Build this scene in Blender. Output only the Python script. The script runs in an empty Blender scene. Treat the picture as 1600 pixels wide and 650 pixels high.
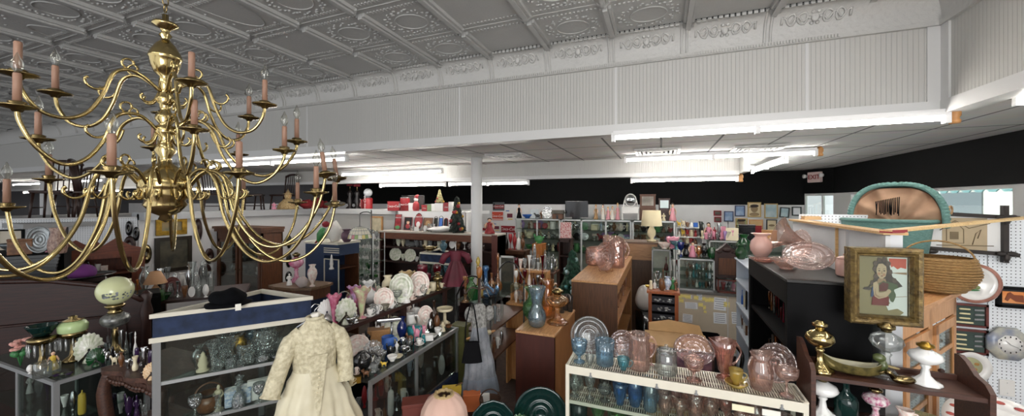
import bpy, bmesh, math, random
from math import sin, cos, pi, atan2, sqrt, radians
from mathutils import Vector, Matrix
RND = random.Random(11)
SC = bpy.context.scene
COL = SC.collection
# ------------------------------------------------------------------ camera
EYE = 2.15
YAW = radians(21.55)
FPX = 590.0
HZ = 315.0
CS, SN = cos(YAW), sin(YAW)
def at(px, py=None, z=None, X=None, Y=None, d=None):
 """room point seen at photo column px, on a plane of the room"""
 u = (px - 800) / FPX
 kx, ky = -SN + u * CS, CS + u * SN
 if Y is not None:
  d = Y / ky
 elif X is not None:
  d = X / kx
 elif d is None:
  d = (EYE - z) * FPX / (py - HZ)
 if z is None:
  z = EYE - d * (py - HZ) / FPX
 return Vector((kx * d, ky * d, z))
def depth(p):
 return CS * p[1] - SN * p[0]
def cphi(px):
 u = (px - 800) / FPX
 return 1 / sqrt(1 + u * u)
def facing(p):
 return atan2(-p[0], p[1])
# ------------------------------------------------------------------ materials
def lin(c):
 def f(v):
  return v / 12.92 if v <= 0.04045 else ((v + 0.055) / 1.055) ** 2.4
 if isinstance(c, str):
  c = [int(c[i:i + 2], 16) / 255 for i in (0, 2, 4)]
 return tuple(f(v) for v in c) + (1,)
MATS = {}
def newmat(name):
 m = bpy.data.materials.new(name)
 m.use_nodes = True
 nt = m.node_tree
 return m, nt, nt.nodes['Principled BSDF']
def node(nt, t, **kw):
 n = nt.nodes.new(t)
 for k, v in kw.items():
  if k in n.inputs:
   n.inputs[k].default_value = v
  else:
   setattr(n, k, v)
 return n
def coords(nt, scale=(1, 1, 1), kind='Object'):
 tc = node(nt, 'ShaderNodeTexCoord')
 mp = node(nt, 'ShaderNodeMapping')
 mp.inputs['Scale'].default_value = scale
 nt.links.new(tc.outputs[kind], mp.inputs['Vector'])
 return mp.outputs['Vector']
def solid(name, c, rough=.5, metal=0, var=0.0, scale=12, bump=0.0, bscale=60, c2=None, spec=.5, stretch=(1, 1, 1), emit=0, coat=0):
 """painted, ceramic, metal or cloth surface with a noise variation of its own"""
 if name in MATS:
  return MATS[name]
 m, nt, b = newmat(name)
 b.inputs['Roughness'].default_value = rough
 b.inputs['Metallic'].default_value = metal
 b.inputs['Specular IOR Level'].default_value = spec
 b.inputs['Coat Weight'].default_value = coat
 ca = lin(c)
 b.inputs['Base Color'].default_value = ca
 if var or c2:
  v = coords(nt, stretch)
  n = node(nt, 'ShaderNodeTexNoise', Scale=scale, Detail=4)
  nt.links.new(v, n.inputs['Vector'])
  r = node(nt, 'ShaderNodeValToRGB')
  cb = lin(c2) if c2 else tuple(x * (1 - var) for x in ca[:3]) + (1,)
  r.color_ramp.elements[0].color = cb
  r.color_ramp.elements[1].color = ca
  r.color_ramp.elements[0].position = .35
  r.color_ramp.elements[1].position = .65
  nt.links.new(n.outputs['Fac'], r.inputs['Fac'])
  nt.links.new(r.outputs['Color'], b.inputs['Base Color'])
 if bump:
  v = coords(nt, stretch)
  n = node(nt, 'ShaderNodeTexNoise', Scale=bscale, Detail=3)
  nt.links.new(v, n.inputs['Vector'])
  bp = node(nt, 'ShaderNodeBump', Strength=bump, Distance=.01)
  nt.links.new(n.outputs['Fac'], bp.inputs['Height'])
  nt.links.new(bp.outputs['Normal'], b.inputs['Normal'])
 if emit:
  b.inputs['Emission Color'].default_value = ca
  b.inputs['Emission Strength'].default_value = emit
 MATS[name] = m
 return m
def wood(name, c1, c2, axis=0, rough=.45, scale=6):
 if name in MATS:
  return MATS[name]
 m, nt, b = newmat(name)
 st = [14, 14, 14]
 st[axis] = 1.2
 v = coords(nt, st)
 n = node(nt, 'ShaderNodeTexNoise', Scale=scale, Detail=6, Distortion=.8)
 nt.links.new(v, n.inputs['Vector'])
 r = node(nt, 'ShaderNodeValToRGB')
 r.color_ramp.elements[0].position = .3
 r.color_ramp.elements[1].position = .7
 r.color_ramp.elements[0].color = lin(c1)
 r.color_ramp.elements[1].color = lin(c2)
 nt.links.new(n.outputs['Fac'], r.inputs['Fac'])
 nt.links.new(r.outputs['Color'], b.inputs['Base Color'])
 b.inputs['Roughness'].default_value = rough
 bp = node(nt, 'ShaderNodeBump', Strength=.15, Distance=.003)
 nt.links.new(n.outputs['Fac'], bp.inputs['Height'])
 nt.links.new(bp.outputs['Normal'], b.inputs['Normal'])
 MATS[name] = m
 return m
def glass(name, tint, body=.10, cut=0.0, cscale=30, gloss=.16, rough=.03, milk=None):
 """thin-walled glass: tinted see-through, some body colour, Fresnel gloss; cut = pressed pattern"""
 if name in MATS:
  return MATS[name]
 m = bpy.data.materials.new(name)
 m.use_nodes = True
 nt = m.node_tree
 nt.nodes.remove(nt.nodes['Principled BSDF'])
 out = nt.nodes['Material Output']
 tr = node(nt, 'ShaderNodeBsdfTransparent')
 lw = node(nt, 'ShaderNodeLayerWeight', Blend=.3)
 tc_ = node(nt, 'ShaderNodeMix', data_type='RGBA')
 tc_.inputs['A'].default_value = lin(tint)
 tc_.inputs['B'].default_value = tuple(x ** 2.2 * .9 for x in lin(tint)[:3]) + (1,)
 nt.links.new(lw.outputs['Facing'], tc_.inputs['Factor'])
 nt.links.new(tc_.outputs['Result'], tr.inputs['Color'])
 df = node(nt, 'ShaderNodeBsdfDiffuse')
 df.inputs['Color'].default_value = lin(milk or tint)
 gl = node(nt, 'ShaderNodeBsdfGlossy', Roughness=rough)
 fr = node(nt, 'ShaderNodeFresnel', IOR=1.5)
 tl = node(nt, 'ShaderNodeBsdfTranslucent')
 tl.inputs['Color'].default_value = lin(milk or tint)
 dt = node(nt, 'ShaderNodeMixShader')
 dt.inputs[0].default_value = .5
 nt.links.new(df.outputs[0], dt.inputs[1])
 nt.links.new(tl.outputs[0], dt.inputs[2])
 mx = node(nt, 'ShaderNodeMixShader')
 mx.inputs[0].default_value = body * (.5 if body < .35 else .8)
 nt.links.new(tr.outputs[0], mx.inputs[1])
 nt.links.new(dt.outputs[0], mx.inputs[2])
 ad = node(nt, 'ShaderNodeMath', operation='MULTIPLY_ADD', use_clamp=True)
 ad.inputs[1].default_value = .45
 ad.inputs[2].default_value = gloss * .11
 nt.links.new(fr.outputs[0], ad.inputs[0])
 m2 = node(nt, 'ShaderNodeMixShader')
 nt.links.new(ad.outputs[0], m2.inputs[0])
 nt.links.new(mx.outputs[0], m2.inputs[1])
 nt.links.new(gl.outputs[0], m2.inputs[2])
 nt.links.new(m2.outputs[0], out.inputs['Surface'])
 if cut:
  v = coords(nt)
  vo = node(nt, 'ShaderNodeTexVoronoi', Scale=cscale)
  nt.links.new(v, vo.inputs['Vector'])
  bp = node(nt, 'ShaderNodeBump', Strength=cut * .7, Distance=.02)
  nt.links.new(vo.outputs['Distance'], bp.inputs['Height'])
  for q in (gl, df):
   nt.links.new(bp.outputs['Normal'], q.inputs['Normal'])
 MATS[name] = m
 return m
# ------------------------------------------------------------------ mesh building
class G:
 def __init__(self):
  self.b = bmesh.new()
  self.mi = 0
 def _fin(self, fs, smooth):
  for f in fs:
   f.material_index = self.mi
   f.smooth = smooth
  return self
 def box(self, c, s, rz=0, M=None, bev=0):
  m = Matrix.Translation(c) @ Matrix.Rotation(rz, 4, 'Z') @ Matrix.Diagonal((s[0], s[1], s[2], 1))
  if M is not None:
   m = M @ m
  if bev:
   x, y, z = [bev / max(v, 1e-6) for v in s]
   pr = [(-.5, -.5 + x), (-.5 + x, -.5), (.5 - x, -.5), (.5, -.5 + x), (.5, .5 - x), (.5 - x, .5), (-.5 + x, .5), (-.5, .5 - x)]
   rings = []
   for zz, k in ((-.5, 1 - 2 * x), (-.5 + z, 1), (.5 - z, 1), (.5, 1 - 2 * x)):
    rings.append([self.b.verts.new(m @ Vector((p[0] * k, p[1] * k, zz))) for p in pr])
   fs = [self.b.faces.new(rings[0][::-1]), self.b.faces.new(rings[-1])]
   for a, c in zip(rings, rings[1:]):
    for i in range(8):
     j = (i + 1) % 8
     fs.append(self.b.faces.new((a[i], a[j], c[j], c[i])))
   return self._fin(fs, False)
  V = [self.b.verts.new(m @ Vector((x, y, z))) for x in (-.5, .5) for y in (-.5, .5) for z in (-.5, .5)]
  fs = [self.b.faces.new([V[i] for i in q]) for q in ((0, 1, 3, 2), (4, 6, 7, 5), (0, 4, 5, 1), (2, 3, 7, 6), (0, 2, 6, 4), (1, 5, 7, 3))]
  return self._fin(fs, False)
 def b2(self, x0, x1, y0, y1, z0, z1, **k):
  return self.box(((x0 + x1) / 2, (y0 + y1) / 2, (z0 + z1) / 2), (x1 - x0, y1 - y0, z1 - z0), **k)
 def bar(self, p0, p1, w, t=None, up=(0, 0, 1)):
  p0, p1 = Vector(p0), Vector(p1)
  d = p1 - p0
  L = d.length
  z = d / L
  u = Vector(up)
  if abs(z.dot(u)) > .99:
   u = Vector((1, 0, 0))
  x = u.cross(z).normalized()
  y = z.cross(x)
  M = Matrix((x, y, z)).transposed().to_4x4()
  M.translation = (p0 + p1) / 2
  return self.box((0, 0, 0), (w, t or w, L), M=M)
 def lathe(self, prof, n=24, rib=None, ruf=None, M=None, spout=0, sq=1.0):
  zs = [z for _, z in prof]
  zt = max(zs)
  rows = []
  for (r, z) in prof:
   if r < 1e-5:
    v = Vector((0, 0, z))
    rows.append([self.b.verts.new(M @ v if M else v)])
    continue
   row = []
   for i in range(n):
    a = 2 * pi * i / n
    rr, zz = r, z
    if rib:
     rr *= 1 + rib[1] * cos(rib[0] * a)
    if ruf and z > ruf[2]:
     f = (z - ruf[2]) / (zt - ruf[2] + 1e-6)
     zz += ruf[1] * f * sin(ruf[0] * a)
     rr *= 1 + ruf[1] * .6 * f * cos(ruf[0] * a)
    if spout and z > zt * .86:
     f = (z - zt * .86) / (zt * .14)
     s = max(0, cos(a - pi)) ** 6
     rr *= 1 + spout * f * s
     zz += .04 * zt * f * s
    v = Vector((rr * cos(a), rr * sin(a) * sq, zz))
    row.append(self.b.verts.new(M @ v if M else v))
   rows.append(row)
  fs = []
  for a, c in zip(rows, rows[1:]):
   if len(a) == 1 and len(c) == 1:
    continue
   for i in range(n):
    j = (i + 1) % n
    try:
     if len(a) == 1:
      fs.append(self.b.faces.new((a[0], c[j], c[i])))
     elif len(c) == 1:
      fs.append(self.b.faces.new((a[i], a[j], c[0])))
     else:
      fs.append(self.b.faces.new((a[i], a[j], c[j], c[i])))
    except ValueError:
     pass
  return self._fin(fs, True)
 def tube(self, pts, r, n=8, closed=False, caps=True):
  P = [Vector(p) for p in pts]
  N = len(P)
  rs = r if isinstance(r, (list, tuple)) else [r] * N
  rows = []
  x = None
  for i in range(N):
   if closed:
    t = (P[(i + 1) % N] - P[i - 1])
   else:
    t = P[min(i + 1, N - 1)] - P[max(i - 1, 0)]
   if t.length < 1e-9:
    t = Vector((0, 0, 1))
   t.normalize()
   if x is None:
    x = t.orthogonal().normalized()
   x = (x - t * x.dot(t))
   if x.length < 1e-6:
    x = t.orthogonal()
   x.normalize()
   y = t.cross(x)
   rows.append([self.b.verts.new(P[i] + (x * cos(2 * pi * k / n) + y * sin(2 * pi * k / n)) * rs[i]) for k in range(n)])
  fs = []
  for i in range(N if closed else N - 1):
   a, c = rows[i], rows[(i + 1) % N]
   for k in range(n):
    j = (k + 1) % n
    fs.append(self.b.faces.new((a[k], a[j], c[j], c[k])))
  if caps and not closed:
   fs.append(self.b.faces.new(rows[0][::-1]))
   fs.append(self.b.faces.new(rows[-1]))
  return self._fin(fs, True)
 def ell(self, c, s, u=14, v=9, M=None, fn=None):
  m = Matrix.Translation(c) @ Matrix.Diagonal((s[0], s[1], s[2], 1))
  if M is not None:
   m = M @ m
  rows = []
  for j in range(v + 1):
   t = pi * j / v
   if j in (0, v):
    q = [m @ Vector((0, 0, cos(t)))]
   else:
    q = [m @ Vector((sin(t) * cos(2 * pi * i / u), sin(t) * sin(2 * pi * i / u), cos(t))) for i in range(u)]
   rows.append([self.b.verts.new(fn(x) if fn else x) for x in q])
  fs = []
  for a, c in zip(rows, rows[1:]):
   for i in range(u):
    k = (i + 1) % u
    if len(a) == 1:
     fs.append(self.b.faces.new((a[0], c[i], c[k])))
    elif len(c) == 1:
     fs.append(self.b.faces.new((a[i], c[0], a[k])))
    else:
     fs.append(self.b.faces.new((a[i], c[i], c[k], a[k])))
  return self._fin(fs, True)
 def prism(self, pts, z0, z1, M=None):
  bot = [self.b.verts.new((M @ Vector((x, y, z0))) if M else (x, y, z0)) for x, y in pts]
  top = [self.b.verts.new((M @ Vector((x, y, z1))) if M else (x, y, z1)) for x, y in pts]
  fs = [self.b.faces.new(bot[::-1]), self.b.faces.new(top)]
  n = len(pts)
  for i in range(n):
   j = (i + 1) % n
   fs.append(self.b.faces.new((bot[i], bot[j], top[j], top[i])))
  return self._fin(fs, False)
 def face(self, pts):
  return self._fin([self.b.faces.new([self.b.verts.new(p) for p in pts])], False)
 def grid(self, fn, nu, nv, smooth=True, cu=False):
  V = [[self.b.verts.new(fn(i / nu, j / nv)) for j in range(nv + 1)] for i in range(nu if cu else nu + 1)]
  fs = []
  for i in range(nu):
   k = (i + 1) % nu if cu else i + 1
   for j in range(nv):
    fs.append(self.b.faces.new((V[i][j], V[k][j], V[k][j + 1], V[i][j + 1])))
  return self._fin(fs, smooth)
 def mesh(self, name, mats):
  me = bpy.data.meshes.new(name)
  bmesh.ops.recalc_face_normals(self.b, faces=self.b.faces[:])
  self.b.to_mesh(me)
  self.b.free()
  for m in (mats if isinstance(mats, (list, tuple)) else [mats]):
   me.materials.append(m)
  return me
LABELS = {}
def link(name, me, parent=None, loc=None, rz=0, sc=None):
 o = bpy.data.objects.new(name, me)
 COL.objects.link(o)
 if parent is not None:
  o.parent = parent
 if loc is not None:
  o.location = loc
 if rz:
  o.rotation_euler = (0, 0, rz)
 if sc is not None:
  o.scale = sc
 return o
GROUPS = (('plate shelf', 'pieces on the dark plate shelf'), ('glass counter edge', 'small pieces along the counter edge'), ('on the glass counter', 'pieces on the long glass counter'), ('ivory showcase', 'glassware on the ivory showcase'),
          ('blue-topped showcase', 'pieces in the blue-topped showcase'), ('black bookcase', 'pink glass on the black bookcase'), ('tall plywood shelf unit', 'pink glass on the plywood shelf unit'), ('brown shelf', 'lamps on the brown shelf'),
          ('iron etagere', 'bottles on the iron etagere'), ('far-left', 'pieces on the far-left showcase'), ('roll-top', 'pieces on the roll-top cabinet'), ('white riser', 'red tins on the white riser'), ('high ledge', 'chairs stored on the high ledge'),
          ('back glass cases', 'toys on the back glass cases'), ('jewel cabinet', 'pieces on the jewel cabinet'), ('trinket counter', 'pieces on the trinket counter'), ('glassware table', 'pieces on the long dark table'), ('oval', 'oval portraits'), (' tray', 'cola trays on the wall unit'),
          ('print', 'pictures on the back wall'), ('sign', 'signs on the back wall'), ('poster', 'signs on the back wall'), ('mahogany', 'glass on the mahogany cabinet'), ('showcase', 'glass showcases'), ('shadow box', 'shadow boxes of knives'), ('bench', 'boxes on the bench'))
def tag(o, label, cat, group=None, kind=None):
 if group is None and cat not in ('showcase', 'cabinet', 'bookcase', 'table', 'counter', 'shelf', 'shelf unit', 'dress', 'chandelier', 'coat stand', 'trunk', 'rack', 'light', 'stand', 'column', 'etagere', 'bag'):
  for k, v in GROUPS:
   if k in label:
    group = v
    break
 o['label'] = label
 o['category'] = cat
 if group:
  o['group'] = group
 if kind:
  o['kind'] = kind
 LABELS.setdefault(label, []).append((o.name, group))
 if len(label.split()) > 16:
  print('LONGLABEL', label)
 return o
def obj(name, g, mats, parent=None, loc=None, rz=0, label=None, cat=None, group=None, kind=None):
 o = link(name, g.mesh(name, mats), parent, loc, rz)
 if parent is None and label:
  tag(o, label, cat, group, kind)
 elif label:
  o['label'] = label
 return o
def root(name, label, cat, loc=(0, 0, 0), rz=0, group=None):
 return tag(link(name, None, None, loc, rz), label, cat, group)
def struct(name, g, mats, label=None):
 o = link(name, g.mesh(name, mats))
 o['kind'] = 'structure'
 if label:
  o['label'] = label
 return o
ORD = 'first second third fourth fifth sixth seventh eighth ninth tenth eleventh twelfth thirteenth fourteenth fifteenth sixteenth seventeenth eighteenth nineteenth twentieth'.split()
TENS = {2: 'twenty', 3: 'thirty', 4: 'forty', 5: 'fifty'}
def nth(i):
 if i < 20:
  return ORD[i]
 t, r = divmod(i + 1, 10)
 return (TENS[t] + '-' + ORD[r - 1]) if r else TENS[t][:-1] + 'ieth'
# ------------------------------------------------------------------ kinds of small things, unit size (1 high, 1 wide)
def hollow(p, t=.035):
 inner = [(max(r - t, .01), max(z, t)) for r, z in p if r > t * 1.5]
 return p + inner[::-1] + [(0, inner[0][1])]
PROF = {
 'vase': [(0, 0), (.27, 0), (.28, .03), (.18, .07), (.3, .2), (.46, .42), (.5, .55), (.42, .7), (.22, .83), (.2, .88), (.34, .98), (.37, 1)],
 'bulb_vase': [(0, 0), (.22, 0), (.25, .02), (.43, .15), (.5, .32), (.43, .5), (.25, .62), (.2, .7), (.22, .82), (.34, .95), (.4, 1)],
 'pinch_vase': [(0, 0), (.3, 0), (.42, .05), (.5, .2), (.48, .32), (.33, .48), (.27, .58), (.34, .75), (.44, .9), (.5, 1)],
 'trumpet_vase': [(0, 0), (.28, 0), (.28, .03), (.12, .07), (.1, .12), (.16, .3), (.22, .55), (.32, .8), (.46, .96), (.5, 1)],
 'urn_vase': [(0, 0), (.26, 0), (.27, .04), (.12, .1), (.14, .15), (.36, .35), (.48, .58), (.42, .76), (.26, .86), (.24, .92), (.36, 1)],
 'rose_bowl': [(0, 0), (.25, 0), (.3, .04), (.47, .28), (.5, .48), (.44, .68), (.27, .84), (.26, .88), (.42, .98), (.46, 1)],
 'pot': [(0, 0), (.3, 0), (.33, .04), (.46, .3), (.5, .55), (.42, .8), (.32, .92), (.36, 1)],
 'bowl': [(0, 0), (.2, 0), (.22, .1), (.2, .14), (.34, .4), (.45, .72), (.5, 1)],
 'footed_bowl': [(0, 0), (.26, 0), (.25, .06), (.08, .14), (.07, .36), (.2, .45), (.36, .6), (.46, .82), (.5, 1)],
 'goblet': [(0, 0), (.38, 0), (.34, .03), (.08, .08), (.06, .3), (.1, .42), (.3, .52), (.44, .68), (.47, .85), (.44, 1)],
 'wine_glass': [(0, 0), (.42, 0), (.38, .02), (.06, .06), (.05, .5), (.12, .56), (.38, .68), (.5, .84), (.46, 1)],
 'coupe': [(0, 0), (.32, 0), (.29, .03), (.06, .08), (.05, .5), (.1, .56), (.4, .66), (.48, .8), (.5, 1)],
 'sherbet': [(0, 0), (.36, 0), (.33, .05), (.1, .12), (.09, .26), (.2, .34), (.4, .5), (.46, .75), (.5, 1)],
 'tumbler': [(0, 0), (.4, 0), (.42, .04), (.45, .5), (.5, 1)],
 'jar': [(0, 0), (.4, 0), (.46, .04), (.5, .12), (.5, .88), (.46, .94), (.44, 1)],
 'bottle': [(0, 0), (.42, 0), (.5, .05), (.5, .48), (.42, .58), (.18, .68), (.14, .76), (.14, .94), (.2, .96), (.2, 1)],
 'decanter': [(0, 0), (.4, 0), (.49, .06), (.5, .25), (.38, .48), (.16, .66), (.13, .8), (.24, 1)],
 'genie_bottle': [(0, 0), (.2, 0), (.24, .03), (.5, .12), (.46, .22), (.2, .34), (.1, .48), (.08, .8), (.16, .9), (.13, 1)],
 'candlestick': [(0, 0), (.5, 0), (.46, .05), (.2, .1), (.14, .2), (.24, .3), (.14, .4), (.12, .6), (.22, .72), (.14, .8), (.3, .9), (.32, 1)],
 'cup': [(0, 0), (.22, 0), (.24, .1), (.22, .14), (.4, .4), (.46, .75), (.5, 1)],
 'mug': [(0, 0), (.46, 0), (.5, .05), (.48, .5), (.5, 1)],
 'pitcher': [(0, 0), (.4, 0), (.44, .04), (.5, .25), (.47, .5), (.36, .72), (.34, .84), (.42, 1)],
 'straight_pitcher': [(0, 0), (.38, 0), (.4, .04), (.42, .3), (.4, .7), (.38, .84), (.42, 1)],
 'ball_pitcher': [(0, 0), (.36, 0), (.42, .04), (.5, .3), (.5, .55), (.4, .74), (.36, .82), (.46, 1)],
 'flared_pitcher': [(0, 0), (.34, 0), (.32, .04), (.15, .1), (.16, .15), (.25, .22), (.3, .45), (.38, .72), (.5, 1)],
 'teapot': [(0, 0), (.24, 0), (.26, .05), (.42, .25), (.46, .5), (.38, .75), (.22, .88), (.22, .9)],
 'creamer': [(0, 0), (.26, 0), (.28, .06), (.44, .3), (.46, .5), (.36, .75), (.42, 1)],
 'bell': [(0, 0), (.5, 0), (.44, .12), (.34, .35), (.24, .55), (.06, .62), (.05, .75), (.1, .9), (.06, 1), (0, 1)],
 'shaker': [(0, 0), (.42, 0), (.5, .08), (.4, .5), (.34, .7), (.38, .76), (.36, .92), (.2, 1), (0, 1)],
 'tin': [(0, 0), (.48, 0), (.5, .02), (.5, .9), (.47, .92), (.47, 1), (0, 1)],
 'cake_stand': [(0, 0), (.34, 0), (.3, .06), (.1, .2), (.09, .7), (.4, .82), (.48, .84), (.5, 1), (.48, 1), (.46, .9), (0, .88)],
 'lamp_globe': [(0, 0), (.2, 0), (.24, .04), (.42, .2), (.5, .45), (.46, .72), (.3, .93), (.2, .97), (.2, 1)],
 'figure': [(0, 0), (.5, 0), (.5, .05), (.4, .07), (.46, .12), (.34, .3), (.2, .5), (.24, .6), (.3, .7), (.22, .78), (.07, .8), (.06, .82), (0, .82)],
 'standing_figure': [(0, 0), (.45, 0), (.44, .05), (.25, .07), (.24, .3), (.26, .42), (.22, .52), (.3, .66), (.34, .74), (.2, .8), (.08, .82), (0, .82)],
 'egg': [(0, 0), (.3, 0), (.3, .05), (.1, .12), (.3, .2), (.48, .42), (.46, .65), (.28, .9), (.1, .98), (0, 1)],
 'obelisk': [(0, 0), (.5, 0), (.5, .08), (.36, .1), (.3, .2), (.4, .35), (.3, .55), (.34, .6), (.16, .8), (.18, .84), (0, 1)],
}
SOLIDS = {'bell', 'shaker', 'tin', 'figure', 'standing_figure', 'egg', 'obelisk', 'cake_stand', 'candlestick'}
RIBS = {'tumbler': (12, .03), 'jar': (12, .015), 'ball_pitcher': (18, .02), 'straight_pitcher': (10, .035), 'flared_pitcher': (9, .04),
  'rose_bowl': (12, .012), 'sherbet': (10, .05), 'footed_bowl': (12, .03), 'bowl': (16, .03), 'decanter': (8, .03), 'vase': (10, .02)}
def arc(c, r, a0, a1, n=8, ax='xz'):
 out = []
 for i in range(n + 1):
  a = a0 + (a1 - a0) * i / n
  p = (c[0] + r[0] * cos(a), c[1] + r[1] * sin(a))
  out.append((p[0], 0, p[1]))
 return out
def handle(x0, z0, z1, out=.3, r=.035, side=1):
 pts = [(side * x0 * .92, 0, z1), (side * (x0 + out * .55), 0, z1 + .03), (side * (x0 + out), 0, z1 * .72 + z0 * .28),
           (side * (x0 + out * .95), 0, (z0 + z1) / 2), (side * (x0 + out * .5), 0, z0 + .06), (side * x0 * .92, 0, z0)]
 return G().tube(smooth(pts, 3), r, 8)
def smooth(pts, k=4, closed=False):
 """Catmull-Rom through points"""
 P = [Vector(p) for p in pts]
 out = []
 n = len(P)
 for i in range(n - 1):
  p0, p1, p2, p3 = P[max(i - 1, 0)], P[i], P[i + 1], P[min(i + 2, n - 1)]
  for s in range(k):
   t = s / k
   out.append(.5 * ((2 * p1) + (p2 - p0) * t + (2 * p0 - 5 * p1 + 4 * p2 - p3) * t * t + (3 * p1 - p0 - 3 * p2 + p3) * t ** 3))
 out.append(P[-1])
 return out
UP = Matrix.Rotation(radians(80), 4, 'X')
def disc(prof, n=40, rib=None, tilt=80, sq=1.0):
 """a plate stood on its rim facing local -Y; unit diameter, lowest point at z=0"""
 M = Matrix.Translation((0, 0, .5)) @ Matrix.Rotation(radians(tilt), 4, 'X')
 return G().lathe(prof, n, rib=rib, M=M, sq=sq)
PLATE = [(0, 0), (.09, 0), (.1, .012), (.11, 0), (.2, 0), (.215, .014), (.23, 0), (.28, 0), (.33, .03), (.35, .046), (.37, .04), (.45, .066), (.465, .08), (.48, .07), (.5, .075), (.5, .055), (.33, .012), (.28, -.02), (0, -.02)]
def proto(kind, q=20):
 k, _, opt = kind.partition(':')
 if k in PROF:
  p = PROF[k]
  g = G().lathe(p if k in SOLIDS else hollow(p), q, rib=RIBS.get(k),
                      ruf=(6, .05, .8) if 'ruf' in opt else None,
                      spout=.35 if ('pitcher' in k or k == 'creamer') else 0)
  L = [(None, g)]
  if k in ('pitcher', 'ball_pitcher', 'straight_pitcher', 'creamer'):
   L.append(('handle', handle(.36, .3, .86, .32, .04)))
  if k == 'flared_pitcher':
   L.append(('handle', handle(.3, .38, .88, .4, .035)))
  if k in ('cup', 'mug'):
   L.append(('handle', handle(.42, .3, .82, .3, .05)))
  if k == 'teapot':
   L.append(('lid', G().lathe([(0, .89), (.22, .89), (.2, .93), (.06, .95), (.08, .98), (0, 1)], 16)))
   L.append(('handle', handle(.42, .25, .7, .3, .05)))
   L.append(('spout', G().tube([(-.38, 0, .35), (-.55, 0, .45), (-.6, 0, .65), (-.7, 0, .78)], [.09, .07, .05, .04], 8)))
  if k == 'jar' and 'lid' in opt:
   L.append(('lid', G().lathe([(0, 1), (.48, 1), (.46, 1.06), (.2, 1.16), (.05, 1.18), (.1, 1.24), (.07, 1.3), (0, 1.31)], q)))
  if k in ('goblet', 'sherbet', 'footed_bowl') and 'lid' in opt:
   L.append(('lid', G().lathe([(0, 1.0), (.5, 1.0), (.46, 1.06), (.2, 1.2), (.05, 1.22), (.09, 1.28), (.06, 1.33), (0, 1.34)], q)))
  if k in ('decanter', 'bottle', 'genie_bottle') and 'stop' in opt:
   L.append(('stopper', G().lathe([(0, .97), (.1, .97), (.1, 1.02), (.2, 1.1), (.14, 1.2), (0, 1.28)], 12)))
  if k == 'bowl' and 'handle' in opt or k == 'rose_bowl' and 'handle' in opt:
   L.append(('handle', G().tube([(.46 * cos(a), 0, .9 + 1.0 * sin(a)) for a in [pi * i / 14 for i in range(15)]], .035, 8)))
  if k in ('figure', 'standing_figure'):
   L.append(('head', G().ell((0, 0, .9), (.15, .15, .1), 12, 8)))
   for s in (-1, 1):
    g.tube([(s * .26, 0, .74), (s * .42, -.1, .6), (s * .2, -.3, .55)], [.07, .06, .05], 7)
  return L
 if k == 'plate':
  return [(None, disc(PLATE, 36, rib=(12, .02) if 'scal' in opt else None))]
 if k == 'oval_plate':
  return [(None, disc(PLATE, 40, sq=.72))]
 if k == 'flat_plate':
  return [(None, G().lathe([(0, 0), (.3, 0), (.34, .3), (.5, .9), (.48, 1), (.32, .5), (0, .4)], 28))]
 if k == 'saucer_cup':
  a = G().lathe([(0, 0), (.25, 0), (.5, .25), (.48, .3), (.25, .12), (0, .12)], 24)
  b = G().lathe([(r * .62, .12 + z * .88) for r, z in hollow(PROF['cup'])], 20)
  c = G().tube(smooth([(.26, 0, .85), (.4, 0, .85), (.43, 0, .65), (.22, 0, .4)], 3), .03, 7)
  return [(None, a), ('cup', b), ('handle', c)]
 if k == 'oil_lamp':
  base = G().lathe([(0, 0), (.46, 0), (.44, .05), (.3, .08), (.14, .2), (.1, .36), (.16, .42), (.1, .46), (0, .46)], q, rib=(8, .04))
  font = G().lathe([(0, .45), (.12, .46), (.38, .54), (.5, .64), (.44, .74), (.2, .82), (.14, .84), (0, .84)], q, rib=(16, .015))
  bur = G().lathe([(0, .83), (.15, .83), (.16, .87), (.26, .9), (.26, .95), (.14, .97), (.12, 1), (0, 1)], 16)
  return [(None, base), ('oil_font', font), ('burner', bur)]
 if k == 'table_lamp':
  b = G().lathe([(0, 0), (.22, 0), (.22, .04), (.08, .08), (.2, .22), (.2, .34), (.06, .5), (.03, .55), (.03, .66), (0, .66)], q)
  s = G().lathe([(.5, .5), (.43, 1), (.41, 1), (.48, .5), (.5, .5)] if opt else [(.5, .56), (.22, 1), (.2, 1), (.48, .56), (.5, .56)], 24)
  return [(None, b), ('lamp_shade', s)]
 if k == 'doll':
  d = G().lathe([(0, 0), (.42, 0), (.46, .04), (.34, .25), (.2, .46), (.22, .6), (.24, .68), (.1, .74), (0, .74)], 16, ruf=None, rib=(7, .06))
  A = [G().tube([(s * .22, 0, .68), (s * .4, -.06, .5), (s * .36, -.2, .36)], [.07, .06, .05], 7) for s in (-1, 1)]
  h = G().ell((0, 0, .85), (.17, .16, .12), 14, 9)
  h.ell((0, -.16, .84), (.025, .03, .018), 6, 5)
  hr = G().ell((0, .05, .9), (.2, .17, .12), 14, 8)
  return [(None, d), ('arm', A[0]), ('arm', A[1]), ('head', h), ('hair', hr)]
 if k == 'bird':
  b = G().ell((0, 0, .4), (.5, .26, .36), 14, 9)
  b.tube([(-.35, 0, .5), (-.5, 0, .75), (-.44, 0, .9)], [.16, .1, .12], 8)
  b.tube([(-.5, 0, .9), (-.66, 0, .84)], [.06, .02], 6)
  b.tube([(.4, 0, .45), (.62, 0, .7)], [.12, .03], 7)
  b.lathe([(0, 0), (.3, 0), (.2, .12), (0, .14)], 12)
  return [(None, b)]
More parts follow.
